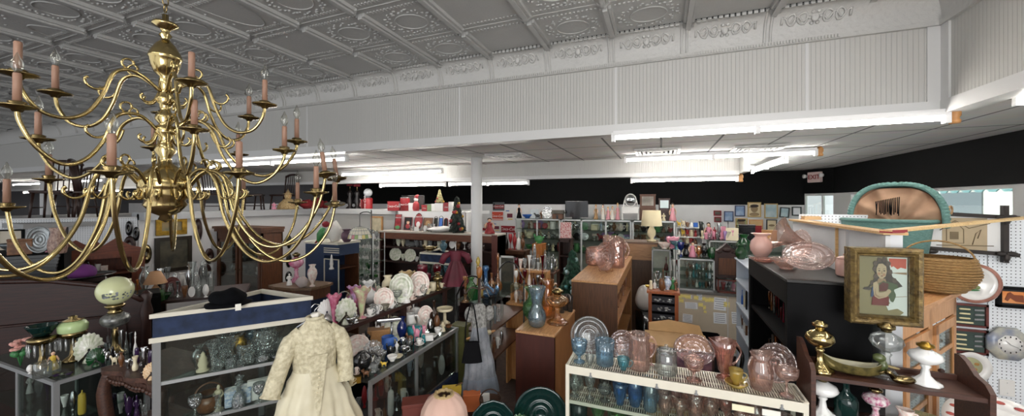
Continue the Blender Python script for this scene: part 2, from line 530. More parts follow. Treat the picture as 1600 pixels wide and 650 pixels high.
 if k == 'animal':
  b = G().ell((0, 0, .5), (.42, .24, .26), 14, 9)
  for sx in (-.28, .28):
   for sy in (-.12, .12):
    b.tube([(sx, sy, .45), (sx, sy, .22), (sx * 1.05, sy, 0)], [.1, .07, .08], 7)
  b.tube([(-.32, 0, .6), (-.45, 0, .8)], [.16, .12], 8)
  b.ell((-.52, 0, .86), (.17, .12, .13), 10, 7)
  b.tube([(.4, 0, .55), (.54, 0, .7), (.5, 0, .85)], .04, 6)
  return [(None, b)]
 if k == 'shell':
  def f(u, v):
   a = pi * (u - .5) * 1.5
   r = .1 + .9 * v
   w = 1 + .05 * cos(18 * a)
   return Vector((.5 * r * sin(a) * w, .25 * v * v - .1, .5 + (.55 * r * cos(a) * w - .06)))
  g = G().grid(f, 54, 6)
  g.grid(lambda u, v: f(u, v) + Vector((0, .03, 0)), 54, 6)
  g.lathe([(0, 0), (.22, 0), (.2, .06), (.1, .2), (0, .22)], 14)
  return [(None, g)]
 if k == 'box':
  g = G().box((0, 0, .45), (1, .6, .9), bev=.03)
  return [(None, g), ('lid', G().box((0, 0, .95), (1.04, .64, .12), bev=.02))]
 if k == 'book':
  return [(None, G().box((0, 0, .5), (1, .25, 1), bev=.02))]
 if k == 'card':
  return [(None, G().box((0, 0, .5), (1, .04, 1), M=Matrix.Rotation(radians(-8), 4, 'X')))]
 if k == 'clock':
  g = G().prism([(-.5, -.15), (.5, -.15), (.5, .15), (-.5, .15)], 0, .1)
  g.prism([(-.4, -.12), (.4, -.12), (.4, .12), (-.4, .12)], .1, .62)
  g.prism([(-.48, -.14), (.48, -.14), (.48, .14), (-.48, .14)], .62, .68)
  pts = [(.42 * cos(a), .66 + .34 * sin(a)) for a in [pi * i / 12 for i in range(13)]]
  g.prism([(x, z) for x, z in pts], -.1, .1, M=Matrix.Rotation(pi / 2, 4, 'X'))
  f = G().lathe([(0, 0), (.28, 0), (.28, .04), (0, .04)], 24, M=Matrix.Translation((0, -.12, .66)) @ Matrix.Rotation(pi / 2, 4, 'X'))
  return [(None, g), ('clock_face', f)]
 if k == 'frame':
  M = Matrix.Rotation(radians(-8), 4, 'X')
  g = G()
  for c, s in (((0, 0, .04), (1, .06, .08)), ((0, 0, .96), (1, .06, .08)), ((-.46, 0, .5), (.08, .06, .84)), ((.46, 0, .5), (.08, .06, .84))):
   g.box(c, s, M=M)
  return [(None, g), ('picture', G().box((0, .01, .5), (.86, .02, .86), M=M))]
 if k == 'basket':
  g = G().lathe([(0, 0), (.36, 0), (.44, .2), (.5, .6), (.46, .6), (.4, .2), (.32, .05), (0, .05)], 24, rib=(24, .02))
  h = G().tube([(.48 * cos(a), 0, .55 + .45 * sin(a)) for a in [pi * i / 14 for i in range(15)]], .03, 7)
  return [(None, g), ('handle', h)]
 if k == 'flowers':
  g = G()
  rr = random.Random(5)
  for i in range(7):
   a = rr.random() * 6.3
   r = .3 * sqrt(rr.random())
   c = (r * cos(a), r * sin(a), .62 + rr.random() * .3)
   for j in range(5):
    b = 2 * pi * j / 5
    g.ell((c[0] + .09 * cos(b), c[1] + .09 * sin(b), c[2]), (.1, .1, .05), 8, 5)
  st = G()
  for i in range(6):
   a = i
   st.tube([(0, 0, 0), (.1 * cos(a), .1 * sin(a), .35), (.25 * cos(a), .25 * sin(a), .65)], .018, 5)
   st.ell((.22 * cos(a), .22 * sin(a), .45), (.12, .05, .1), 7, 5)
  return [(None, g), ('leaves', st)]
 if k == 'candle':
  return [(None, G().lathe([(0, 0), (.5, 0), (.5, 1), (.2, 1), (0, .98)], 14))]
 if k == 'epergne':
  g = G().lathe([(0, 0), (.4, 0), (.36, .06), (.08, .12), (.06, .4), (.3, .45), (.3, .47), (.05, .5), (.06, .7), (.2, .95), (.22, 1), (.03, .72), (0, .7)], 18)
  for i in range(3):
   a = 2 * pi * i / 3 + .4
   g.tube([(0, 0, .45), (.2 * cos(a), .2 * sin(a), .5), (.38 * cos(a), .38 * sin(a), .75), (.46 * cos(a), .46 * sin(a), .85)], [.03, .03, .05, .1], 8)
  return [(None, g)]
 if k == 'cloth_bundle':
  g = G().ell((0, 0, .45), (.5, .4, .5), 18, 12, fn=lambda c: Vector((c.x * (1 + .12 * sin(9 * c.z + 5 * c.x)), c.y * (1 + .1 * sin(11 * c.x)), max(0, c.z + .05 * sin(12 * c.x)))))
  return [(None, g)]
 raise KeyError(kind)
MESHES = {}
def put(kind, loc, w, h, mat, label, cat, name, rz=None, group=None, parts=None, q=20, dy=None, kid=True):
 """one thing of a kind: body mesh plus its parts as children"""
 key = (kind, mat.name, q, tuple(sorted((k, v.name) for k, v in (parts or {}).items())))
 if key not in MESHES:
  MESHES[key] = [(pn, g.mesh(pn or name, (parts or {}).get(pn, mat))) for pn, g in proto(kind, q)]
 o = None
 if rz is None:
  rz = facing(loc)
 for pn, me in MESHES[key]:
  if pn is None:
   o = link(name, me, None, loc, rz, (w, dy or w, h))
   tag(o, label, cat, group)
  elif kid:
   link(pn, me, o)
 return o
# ------------------------------------------------------------------ materials of the place
M_TIN = solid('painted tin', 'bdbdbb', .36, var=.06, scale=3, bump=.35, bscale=45)
M_TINP = solid('painted tin embossed', 'c2c1be', .45, bump=.9, bscale=22)
M_WHITE = solid('white paint', 'e6e6e6', .6, var=.04, scale=4)
M_TRIMW = solid('white gloss trim', 'cfcfce', .4)
M_BLACK = solid('black wall paint', '0b0c0d', .75, var=.15, scale=2, spec=.15)
M_GREYW = solid('dark grey wall', '5b5b5f', .8, var=.1, scale=1)
M_TUBE = solid('lit tube', 'fffaf3', .5, emit=36)
M_HOUS = solid('fixture enamel', 'e8e8e8', .35)
M_PINE = wood('pine', 'c79a63', 'e2bd86', 0)
M_BRASS = solid('polished brass', 'bfab78', .15, metal=1, var=.15, scale=7)
M_BRASSD = solid('aged brass', '93815a', .24, metal=1, var=.3, scale=9)
M_CANDLE = solid('candle sleeve', '97735f', .5, var=.08)
M_OAKD = wood('dark mahogany', '1f0f0c', '371a13', 0)
M_OAKDZ = wood('dark mahogany upright', '21100d', '3a1d15', 2)
M_WALN = wood('walnut', '3d2416', '61391f', 2)
M_WALNX = wood('walnut long', '3d2317', '5f3924', 0)
M_FIR = wood('fir plywood', '7a5030', 'a07045', 2)
M_FIRX = wood('fir plywood board', '9d7048', 'c79b6c', 1)
M_OAK = wood('light oak', 'b07b48', 'd2a06a', 2)
M_BLK = solid('black cabinet paint', '08080a', .7, var=.15, scale=3, spec=.15)
M_BLKTOP = solid('worn black top', '242322', .6, var=.3, scale=8)
M_NAVY = solid('navy marbled cloth', '1f2f4f', .8, c2='121f38', scale=16)
M_CREAM = solid('cream moulding', 'd8d2c2', .5, var=.06)
M_ALU = solid('brushed aluminium', 'a9abab', .35, metal=.7)
M_GREYF = solid('grey case frame', '8e8f90', .5, metal=.2)
M_SHELFW = solid('ivory wire shelf', 'e2dccb', .45, var=.04)
M_PANE = glass('case glass', 'f4f8f6', .012, gloss=.05)
M_SHGL = glass('glass shelf', 'eef6f2', .06, gloss=.12)
M_CARPET = solid('dark carpet', '4a3b34', .95, var=.3, scale=20)
# ------------------------------------------------------------------ shell
ZT, ZD = EYE + 1.62, EYE + .70           # tin ceiling, dropped ceiling
XS, YS = 2.0, 3.9                        # corner of the soffit
XL, XR, YB = -24.0, 3.3, 10.2
def tile_mat():
 m, nt, b = newmat('ceiling tile')
 tc = node(nt, 'ShaderNodeTexCoord')
 br = node(nt, 'ShaderNodeTexBrick')
 br.offset = 0
 for k, v in (('Scale', 1), ('Mortar Size', .012), ('Brick Width', .61), ('Row Height', 1.22)):
  br.inputs[k].default_value = v
 br.inputs['Color1'].default_value = lin('f0efed')
 br.inputs['Color2'].default_value = lin('e6e5e3')
 br.inputs['Mortar'].default_value = lin('77777a')
 nt.links.new(tc.outputs['Object'], br.inputs['Vector'])
 n = node(nt, 'ShaderNodeTexNoise', Scale=5, Detail=6)
 mx = node(nt, 'ShaderNodeMix', data_type='RGBA', blend_type='MULTIPLY')
 mx.inputs['Factor'].default_value = .18
 nt.links.new(tc.outputs['Object'], n.inputs['Vector'])
 nt.links.new(br.outputs['Color'], mx.inputs['A'])
 nt.links.new(n.outputs['Color'], mx.inputs['B'])
 nt.links.new(mx.outputs['Result'], b.inputs['Base Color'])
 b.inputs['Roughness'].default_value = .9
 return m
def bead_mat(axis):
 m, nt, b = newmat('beadboard ' + axis)
 tc = node(nt, 'ShaderNodeTexCoord')
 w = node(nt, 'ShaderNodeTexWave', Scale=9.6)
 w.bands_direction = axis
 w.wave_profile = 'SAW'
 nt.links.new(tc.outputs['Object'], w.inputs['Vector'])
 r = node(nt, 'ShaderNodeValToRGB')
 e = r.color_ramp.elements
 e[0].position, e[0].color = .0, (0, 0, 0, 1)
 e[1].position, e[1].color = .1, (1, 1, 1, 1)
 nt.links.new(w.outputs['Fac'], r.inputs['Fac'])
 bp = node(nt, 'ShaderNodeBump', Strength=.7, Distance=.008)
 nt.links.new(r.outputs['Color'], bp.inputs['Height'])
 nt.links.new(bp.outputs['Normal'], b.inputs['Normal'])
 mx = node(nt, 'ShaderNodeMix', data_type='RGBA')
 mx.inputs['A'].default_value = lin('adaca9')  # groove shade put into the colour as a darker line
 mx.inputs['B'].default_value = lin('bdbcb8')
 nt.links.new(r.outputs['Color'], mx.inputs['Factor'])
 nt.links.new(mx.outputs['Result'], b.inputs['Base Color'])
 b.inputs['Roughness'].default_value = .55
 return m
def peg_mat(name, axis, pitch=.0254, base='e9edf1'):
 """white pegboard with drilled holes on a square pitch"""
 m, nt, b = newmat(name)
 tc = node(nt, 'ShaderNodeTexCoord')
 sp = node(nt, 'ShaderNodeSeparateXYZ')
 nt.links.new(tc.outputs['Object'], sp.inputs[0])
 dd = []
 for k in (axis, 'Z'):
  a = node(nt, 'ShaderNodeMath', operation='DIVIDE')
  a.inputs[1].default_value = pitch
  nt.links.new(sp.outputs[k], a.inputs[0])
  f = node(nt, 'ShaderNodeMath', operation='FRACT')
  nt.links.new(a.outputs[0], f.inputs[0])
  s = node(nt, 'ShaderNodeMath', operation='SUBTRACT')
  s.inputs[1].default_value = .5
  nt.links.new(f.outputs[0], s.inputs[0])
  p = node(nt, 'ShaderNodeMath', operation='POWER')
  p.inputs[1].default_value = 2
  nt.links.new(s.outputs[0], p.inputs[0])
  dd.append(p)
 ad = node(nt, 'ShaderNodeMath', operation='ADD')
 nt.links.new(dd[0].outputs[0], ad.inputs[0])
 nt.links.new(dd[1].outputs[0], ad.inputs[1])
 lt = node(nt, 'ShaderNodeMath', operation='GREATER_THAN')
 lt.inputs[1].default_value = .024
 nt.links.new(ad.outputs[0], lt.inputs[0])
 mx = node(nt, 'ShaderNodeMix', data_type='RGBA')
 mx.inputs['A'].default_value = lin('3a3d42')
 mx.inputs['B'].default_value = lin(base)
 nt.links.new(lt.outputs[0], mx.inputs['Factor'])
 nt.links.new(mx.outputs['Result'], b.inputs['Base Color'])
 b.inputs['Roughness'].default_value = .5
 return m
M_TILE = tile_mat()
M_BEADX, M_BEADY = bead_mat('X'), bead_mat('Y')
M_PEG = peg_mat('pegboard facing', 'X')
struct('floor', G().b2(XL, 4.2, -4, 11, -.1, 0), M_CARPET)
g = G().b2(XL, XS + .6, -3.5, 3.715, ZT, ZT + .05)
S = .663
rr = random.Random(5)
for i in range(-24, 3):
 x = .23 + i * S
 j = 1
 while j > -9:
  n = 1 if (i * 7 + j * 3) % 4 else 2          # some ribs run on over two panels
  y1 = min(3.73 + (j - 1) * .64 + .66, 3.72)
  y0 = 3.73 + (j - n) * .64 + .1
  j -= n
  for off, w, hgt in ((-.034, .024, .026), (.0, .042, .046), (.036, .022, .03)):
   g.b2(x + off - w / 2, x + off + w / 2, y0, y1, ZT - hgt, ZT + .01)
  g.bar((x - .05, y1 - .02, ZT - .02), (x, y1 + .02, ZT - .035), .02)
  g.bar((x + .05, y1 - .02, ZT - .02), (x, y1 + .02, ZT - .035), .02)
for j in range(-9, 1):
 y = 3.73 + (j - 1) * .64 + .04
 g.b2(XL, XS, y - .004, y + .004, ZT - .006, ZT + .01)
for i in range(-15, 3):
 x = .23 + i * S + S / 2
 for j in range(-5, 2):
  yc = 3.73 + (j - .5) * .64 + .06
  big = (i % 3 == 0)
  if big and j % 2:
   continue
  if big:
   yc -= .2
  rx, ry = (.19, .40) if big else (.15, .13)
  if yc + ry * 1.5 > 3.72:
   continue
  g.tube([(x + rx * cos(a), yc + ry * sin(a), ZT - .002) for a in [2 * pi * k / 28 for k in range(28)]], .006, 5, closed=True)
  for k in range(44 if x > -5 else 20):
   a = 2 * pi * k / (44 if x > -5 else 20)
   lay = 1.25 + .28 * (k % 3) / 2
   cx, cy = x + rx * lay * cos(a) * 1.08, yc + ry * lay * sin(a) * 1.06
   if abs(cx - x) < .26 and cy < 3.7:
    g.ell((cx + rr.uniform(-.01, .01), cy, ZT), (rr.uniform(.009, .024), rr.uniform(.007, .016), .01), 6, 4)
 for j in range(-5, 2):
  y = 3.73 + (j - 1) * .64 + .1
  for k in range(15):
   g.b2(x - .26 + k * .036, x - .242 + k * .036, y + .0, y + .03, ZT - .008, ZT + .01)
  for k in range(15):
   if y - .13 < 3.7:
    g.b2(x - .26 + k * .036, x - .242 + k * .036, y - .14, y - .11, ZT - .008, ZT + .01)
struct('ceiling', g, M_TIN)
struct('ceiling.003', G().b2(XL, XS + .6, 3.70, YS + .1, ZT + .06, ZT + .08), M_BLACK)  # black sheet above the gap, painting the shadow line along the cornice
ZC = EYE + 1.355
def cove(a):                                     # a 0..1 from ceiling edge down to the bead
 t = a * pi / 2
 return (YS - .17 * (1 - sin(t)) - .0, ZC + .03 + (ZT - ZC - .03) * cos(t) ** 1.0)
g = G()
g.grid(lambda u, v: Vector((XL + u * (XS - XL), cove(v)[0], cove(v)[1] - (1 - v) ** 4 * (.016 + .010 * sin(60 * u) + .007 * sin(173 * u + 1)))), 240, 10)
g.grid(lambda u, v: Vector((XS - (YS - cove(v)[0]) * 1.0, YS - u * 7.0, cove(v)[1])), 10, 10)
g.b2(XL, XS, YS - .03, YS + .02, ZC - .01, ZC + .03)
g.b2(XS - .03, XS + .02, YS - 7, YS, ZC - .01, ZC + .03)
for i in range(-18, 4):
 x = .2 + i * S
 if x > 1.3:
  continue
 for off in (-.022, .022):
  pts = [(x + off, cove(k / 8)[0] - .004, cove(k / 8)[1] - .004) for k in range(9)]
  g.tube(pts, .011, 6)
 if x < -7:
  continue
 xc = x + S / 2
 if xc > 1.35:
  continue
 def cp(dx, a):
  p = cove(a)
  return (xc + dx, p[0] - .004, p[1] - .004)
 for s in (-1, 1):                            # hearts and scrolls either side of a rosette
  for c0, w in ((.09, .035), (.17, .03)):
   g.tube([cp(s * (c0 + w * cos(t)), .52 + .14 * sin(t) * (1 - .3 * cos(t))) for t in [2 * pi * k / 12 for k in range(12)]], .009, 5, closed=True)
  g.tube([cp(s * (.06 + .18 * k / 10), .52 + .08 * sin(k * 1.2)) for k in range(11)], .008, 5)
  g.tube([cp(s * .235, .52 + .1 * cos(k)) for k in range(7)], .009, 5)
 g.ell(cp(0, .52), (.03, .012, .04), 8, 6)
 for k in range(6):
  g.ell(cp(.04 * cos(k * pi / 3), .52 + .16 * sin(k * pi / 3)), (.016, .01, .016), 6, 4)
for k in range(int((XS + 7) / .022)):            # bead along the lower edge, dentils at the top
 x = XS - k * .022
 if x > 1.38:
  continue
 g.b2(x - .014, x, YS - .042, YS - .02, ZC - .004, ZC + .022)
 if k % 2 == 0:
  p = cove(.12)
  g.b2(x - .03, x, p[0] - .012, p[0] + .02, p[1] - .012, p[1] + .02)
struct('trim_1', g, M_TINP)
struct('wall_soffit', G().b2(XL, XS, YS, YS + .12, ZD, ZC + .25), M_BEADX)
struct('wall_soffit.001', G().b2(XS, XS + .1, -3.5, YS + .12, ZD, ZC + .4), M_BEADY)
g = G().b2(XL, XS, YS - .02, YS + .14, ZD - .03, ZD + .07)
g.b2(XS - .02, XS + .12, -3.5, YS + .14, ZD - .03, ZD + .07)
g.b2(XS - .09, XS + .02, YS - .015, YS + .01, ZD, ZC)
g.b2(XS - .015, XS + .03, YS - .1, YS + .01, ZD, ZC)
for x in (-9.5, -7.1, -4.65, -2.2, -.42, 1.15):   # joints of the sheets
 g.b2(x - .012, x + .012, YS - .006, YS + .01, ZD, ZC)
struct('trim_2', g, M_TRIMW)
struct('ceiling.001', G().b2(XL, XR + .2, YS + .12, YB + .2, ZD, ZD + .05), M_TILE)
struct('ceiling.002', G().b2(XS + .1, XR + .2, -3.5, YS + .12, ZD, ZD + .05), M_TILE)
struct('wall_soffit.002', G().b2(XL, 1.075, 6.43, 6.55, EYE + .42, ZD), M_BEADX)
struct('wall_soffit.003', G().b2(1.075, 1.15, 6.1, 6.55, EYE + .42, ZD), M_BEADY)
g = G().b2(XL, 1.075, 6.41, 6.57, EYE + .40, EYE + .46)
struct('trim_3', g, M_TRIMW)
ZW = EYE - .075
struct('wall_back', G().b2(XL, 2.97, YB, YB + .15, 0, ZD + .1), M_WHITE)
struct('wall_back.001', G().b2(-11.5, 2.97, YB - .02, YB - .002, ZW, ZD), M_BLACK)
struct('wall_back.002', G().b2(XL, -11.5, YB - .02, YB - .002, ZW, ZD), M_GREYW)
struct('wall_left', G().b2(XL - .1, XL, -3.5, YB, 0, ZT), M_GREYW)
W0, W1 = EYE - .6, EYE + .155
AX, AY = 3.3, 9.6                                 # where the angled wall begins
BX, BY = 2.95, 10.2
AN = atan2(BY - AY, BX - AX)
def angled(g, z0, z1, t=.1, s0=0., s1=1., off=0):
 p0 = Vector((AX + (BX - AX) * s0, AY + (BY - AY) * s0, 0))
 p1 = Vector((AX + (BX - AX) * s1, AY + (BY - AY) * s1, 0))
 n = Vector((BY - AY, AX - BX, 0)).normalized()
 c = (p0 + p1) / 2 + n * (t / 2 + off)
 g.box((c.x, c.y, (z0 + z1) / 2), ((p1 - p0).length, t, z1 - z0), rz=AN)
g = G().b2(XR, XR + .15, -3.5, AY, 0, W0)
angled(g, 0, W0, .12)
struct('wall_right', g, M_WHITE)
g = G().b2(XR - .02, XR + .15, -3.5, AY, W1 + .02, ZD + .1)
angled(g, W1 + .02, ZD + .1, .14, off=-.03)
struct('wall_right.001', g, M_BLACK)
g = G().b2(XR - .01, XR + .15, 4.6, 5.33, W0, W1 + .03)
g.b2(XR - .01, XR + .15, -3.5, 3.6, W0, W1 + .03)
g.b2(XR, XR + .1, 8.95, AY, W0, W1 + .03)
struct('wall_right.002', g, M_TRIMW)
def window(n, y0, y1, mull):
 g = G().b2(XR - .005, XR + .08, y0, y1, W1 - .02, W1 + .02)
 g.b2(XR - .02, XR + .1, y0, y1, W0 - .02, W0 + .015)
 for y in mull:
  g.b2(XR, XR + .07, y - .03, y + .03, W0, W1)
 o = struct('window_%d' % n, g, M_TRIMW, 'clerestory window strip high in the black wall')
 obj('glass_pane', G().b2(XR + .04, XR + .045, y0, y1, W0, W1), M_PANE, o)
window(1, 5.33, 8.95, (5.37, 7.2, 8.92))
window(2, 3.6, 4.6, (3.63, 4.57))
g = G()
angled(g, W1 - .03, W1 + .02, .08)
angled(g, W0 - .02, W0 + .02, .1)
for s in (.0, .36, .94):
 angled(g, W0, W1, .05, s, s + .045)
o = struct('window_3', g, M_TRIMW)
g = G()
angled(g, W0, W1, .004, off=.03)
obj('glass_pane', g, M_PANE, o)
def column(p, r, label):
 t = root('column', label, 'column', (p[0], p[1], 0))
 obj('shaft', G().lathe([(0, 0), (r, 0), (r, ZD), (0, ZD)], 32), M_WHITE, t)
 obj('foot', G().lathe([(r, 0), (r * 1.5, 0), (r * 1.5, .03), (r * 1.1, .06), (r, .06)], 32), M_WHITE, t)
 return t
column((-2.76, 5.44), .09, 'round white column standing in the middle of the shop')
o = column((-14.2, 4.5), .13, 'grey-white column far off behind the low pegboard wall')
# ------------------------------------------------------------------ fluorescent strips
M_KNOB = solid('turned pine knob', 'c79058', .5, var=.2)
def strip(x0, x1, y, z, label, axis='X', knob=0, wide=.13, ntube=2):
 """batten fixture: housing, bare tubes, end sockets"""
 if axis == 'X':
  L = x1 - x0
  t = root('fluorescent_fixture', label, 'ceiling light', ((x0 + x1) / 2, y, z), 0, 'fluorescent strips')
 else:
  L = x1 - x0
  t = root('fluorescent_fixture', label, 'ceiling light', (y, (x0 + x1) / 2, z), pi / 2, 'fluorescent strips')
 zt = .07
 obj('housing', G().prism([(-wide * .27, 0), (wide * .27, 0), (wide * .2, -.045), (-wide * .2, -.045)], -L / 2, L / 2,
  M=Matrix.Translation((0, 0, zt)) @ Matrix.Rotation(pi / 2, 4, 'Y') @ Matrix.Rotation(pi / 2, 4, 'Z')), M_HOUS, t)
 n = 2 if L > 1.6 else 1
 seg = L / n
 for i in range(n):
  a = -L / 2 + i * seg + .03
  obj('tube', G().tube([(a, 0, 0), (a + seg - .06, 0, 0)], .0145, 12), M_TUBE, t)
 for i in range(n + 1):
  x = -L / 2 + i * seg
  obj('socket', G().box((x, 0, .01), (.035, .05, .09)), M_HOUS, t)
 if knob:
  obj('wooden_knob', G().lathe([(0, -.06), (.03, -.06), (.035, -.04), (.025, -.02), (.035, 0), (.035, .03), (.02, .06), (0, .06)], 14,
   M=Matrix.Translation((L / 2 + .045, 0, .02))), M_KNOB, t)
 return t
ZF = EYE + .62
strip(-.44, 2.0, YS - .05, ZD - .075, 'bright strip light under the near white soffit, wooden knob at its end', knob=1)
strip(-.50, 1.84, 5.92, EYE + .62, 'strip light before the second soffit, wooden knob at its end', knob=1)
strip(-.45, 1.06, 6.5, EYE + .335, 'strip light under the lower edge of the second soffit, by its corner', knob=1)
strip(6.45, 8.6, 1.66, EYE + .58, 'strip light running towards the back wall beyond the second soffit', axis='Y')
strip(.8, 3.5, 2.17, ZD - .04, 'strip light along the soffit return beside the stained tile ceiling', axis='Y')
strip(-7.2, -4.15, 4.12, EYE + .6, 'strip light under the soffit seen behind the brass chandelier')
strip(-6.2, -3.78, 6.04, EYE + .56, 'strip light left of the white column, its end cap by the chandelier')
strip(-5.6, -4.0, 6.5, EYE + .335, 'strip light under the far beam above the red cooler')
strip(-3.9, -2.25, 6.5, EYE + .335, 'strip light under the far beam crossing behind the white column')
strip(-20.8, -18.3, 5.8, EYE + .58, 'far strip light at the dark end of the shop, upper of the rows')
strip(-15.9, -14.2, 5.5, EYE + .58, 'short far strip light at the dark end of the shop')
for i, (a, b) in enumerate(((-22.4, -19.9), (-19.2, -17.6), (-17.0, -15.7), (-14.6, -13.2), (-12.4, -11))):
 strip(a, b, 6.5, EYE + .34, 'far strip light low under the beam at the dark end, %s from the left' % nth(i))
for i, x in enumerate((-3.6, -.7)):
 strip(x, x + 2.4, 8.2, EYE + .62, 'extra strip light added to brighten the back glass cases, %s of two' % nth(i))  # added lamps, mostly hidden behind the beam, to brighten the back
for i, (x, y) in enumerate(((-.6, 1.25), (-.5, -.7), (-3.4, -1.0))):
 strip(x, x + 2.4, y, 3.5, 'added strip light out of view at the front, %s of three' % nth(i))  # unseen lamps added above and behind the camera to light the foreground
M_VENT = solid('vent metal', 'b9b9b7', .5, var=.2, scale=20)
M_DARK = solid('dark void', '141414', .9)
for px, Y, lab in ((797, 5.3, 'square ceiling vent before the white column'), (1027, 5.55, 'ceiling vent between the two long strip lights'),
                   (1182, 5.75, 'ceiling vent near the end of the second strip light')):
 p = at(px, Y=Y, z=ZD)
 t = root('ceiling_vent', lab, 'vent', (p.x, p.y, ZD - .012))
 obj('vent_frame', G().b2(-.29, .29, -.29, -.25, -.012, .012).b2(-.29, .29, .25, .29, -.012, .012).b2(-.29, -.25, -.25, .25, -.012, .012).b2(.25, .29, -.25, .25, -.012, .012), M_VENT, t)
 g = G()
 for i in range(4):
  r = .06 + i * .055
  for s in (-1, 1):
   g.bar((-r, s * r, -.015), (r, s * r, -.015), .03, .006)
   g.bar((s * r, -r, -.015), (s * r, r, -.015), .03, .006)
 obj('louver', g, M_VENT, t)
 obj('duct', G().b2(-.25, .25, -.25, .25, .004, .01), M_DARK, t)
# ------------------------------------------------------------------ street outside the windows
M_ROAD = solid('pale street', 'c9c9c6', .9, var=.1)
struct('exterior_ground', G().b2(XR + .3, 30, -6, 40, -.2, -.05), M_ROAD)
t = root('building', 'grey shop front across the street outside the windows', 'building', (12.0, 14, -.05))
obj('wall', G().b2(0, 1, -11, 12, 0, 4.2), solid('concrete facade', 'b7b4ae', .9, var=.15), t)
for i in range(5):
 obj('window', G().b2(-.05, .02, -9 + i * 4, -6.6 + i * 4, .9, 2.6), solid('shop window', '5f666b', .2), t)
t = root('awning', 'scalloped grey-green awning hanging outside the windows', 'awning', (4.3, 7.2, EYE + .12))
g = G().bar((0, -2.1, .1), (0, 2.2, .1), .03)
for i in range(18):
 g.prism([(-.12, 0), (.12, 0), (.1, -.05), (.05, -.085), (-.05, -.085), (-.1, -.05)], -.008, .008,
   M=Matrix.Translation((0, -2.05 + i * .245, .1)) @ Matrix.Rotation(pi / 2, 4, 'Z') @ Matrix.Rotation(pi / 2, 4, 'X'))
obj('valance', g, solid('awning cloth', '6f9395', .8), t)
obj('post', G().tube([(0, 1.9, -EYE - .1), (0, 1.9, .1)], .05), M_GREYF, t)
t = root('car', 'pale car parked across the street seen through the window', 'car', (9.0, 11.6, -.05), pi / 2)
obj('body', G().prism([(-2.1, .35), (-2.1, .8), (-1.3, .95), (-.8, 1.5), (.8, 1.5), (1.4, .95), (2.1, .85), (2.1, .35)], -.85, .85, M=Matrix.Rotation(pi / 2, 4, 'X')), solid('car paint', '9fb0bd', .3), t)
for x in (-1.3, 1.3):
 for y in (-.8, .8):
  obj('wheel', G().lathe([(0, -.1), (.33, -.1), (.33, .1), (0, .1)], 18, M=Matrix.Translation((x, y, .33)) @ Matrix.Rotation(pi / 2, 4, 'X')), M_DARK, t)
rr = random.Random(3)
g = G()
for i in range(160):
 a, b = rr.uniform(0, 2 * pi), rr.uniform(-1, 1)
 r = 1.5 * rr.uniform(.6, 1)
 g.ell((r * cos(a), r * sin(a), 2.6 + 1.3 * b), (.32, .32, .24), 7, 5)
t = root('tree', 'green street tree outside the far right window', 'tree', (9.6, 8.6, -.05))
obj('foliage', g, solid('tree leaves', '5f9a4a', .8, var=.4, scale=4), t)
obj('trunk', G().tube([(0, 0, 0), (0, 0, 2.4)], [.16, .1]), M_WALN, t)
t = root('step_ladder', 'white step ladder outside the window', 'ladder', (7.6, 8.9, -.05))
for s in (-.25, .25):
 obj('rail', G().bar((.4, s, 0), (0, s * .6, 2.9), .06), M_TRIMW, t)
for i in range(8):
 obj('rung', G().bar((.37 - i * .045, -.24 + i * .01, .3 + i * .33), (.37 - i * .045, .24 - i * .01, .3 + i * .33), .05), M_TRIMW, t)
# ------------------------------------------------------------------ daylight and camera
w = bpy.data.worlds.new('sky')
SC.world = w
w.use_nodes = True
bg = w.node_tree.nodes['Background']
bg.inputs['Color'].default_value = (.93, .96, 1, 1)
bg.inputs['Strength'].default_value = 1.0
def area(name, loc, rot, sx, sy, power, col=(1, 1, 1)):
 L = bpy.data.lights.new(name, 'AREA')
 L.shape = 'RECTANGLE'
 L.size, L.size_y, L.energy, L.color = sx, sy, power, col
 o = bpy.data.objects.new(name, L)
 COL.objects.link(o)
 o.location = loc
 o.rotation_euler = rot
 return o
area('front_window_daylight', (2.6, -3.6, 1.9), (radians(90), 0, radians(8)), 4.5, 2.6, 240, (1, .99, .97))
sun = bpy.data.lights.new('sun', 'SUN')
sun.energy = 14
sun.angle = .02
so = bpy.data.objects.new('sun', sun)
COL.objects.link(so)
so.rotation_euler = (0, radians(-40), 0)
cam = bpy.data.cameras.new('camera')
cam.sensor_width = 36
cam.lens = FPX / 1600 * 36
cam.shift_y = -(325 - HZ) / 1600
cam.clip_start = .02
co = bpy.data.objects.new('camera', cam)
COL.objects.link(co)
co.location = (0, 0, EYE)
co.rotation_euler = (radians(90), 0, YAW)
SC.camera = co
SC.view_settings.view_transform = 'Standard'
SC.view_settings.look = 'None'
SC.view_settings.gamma = 1
SC.view_settings.use_curve_mapping = False
SC.view_settings.exposure = .5
SC.cycles.use_denoising = True
SC.cycles.max_bounces = 10
SC.cycles.diffuse_bounces = 4
SC.cycles.glossy_bounces = 4
SC.cycles.transmission_bounces = 4
SC.cycles.transparent_max_bounces = 40
SC.cycles.caustics_reflective = False
SC.cycles.caustics_refractive = False
SC.cycles.sample_clamp_indirect = 4
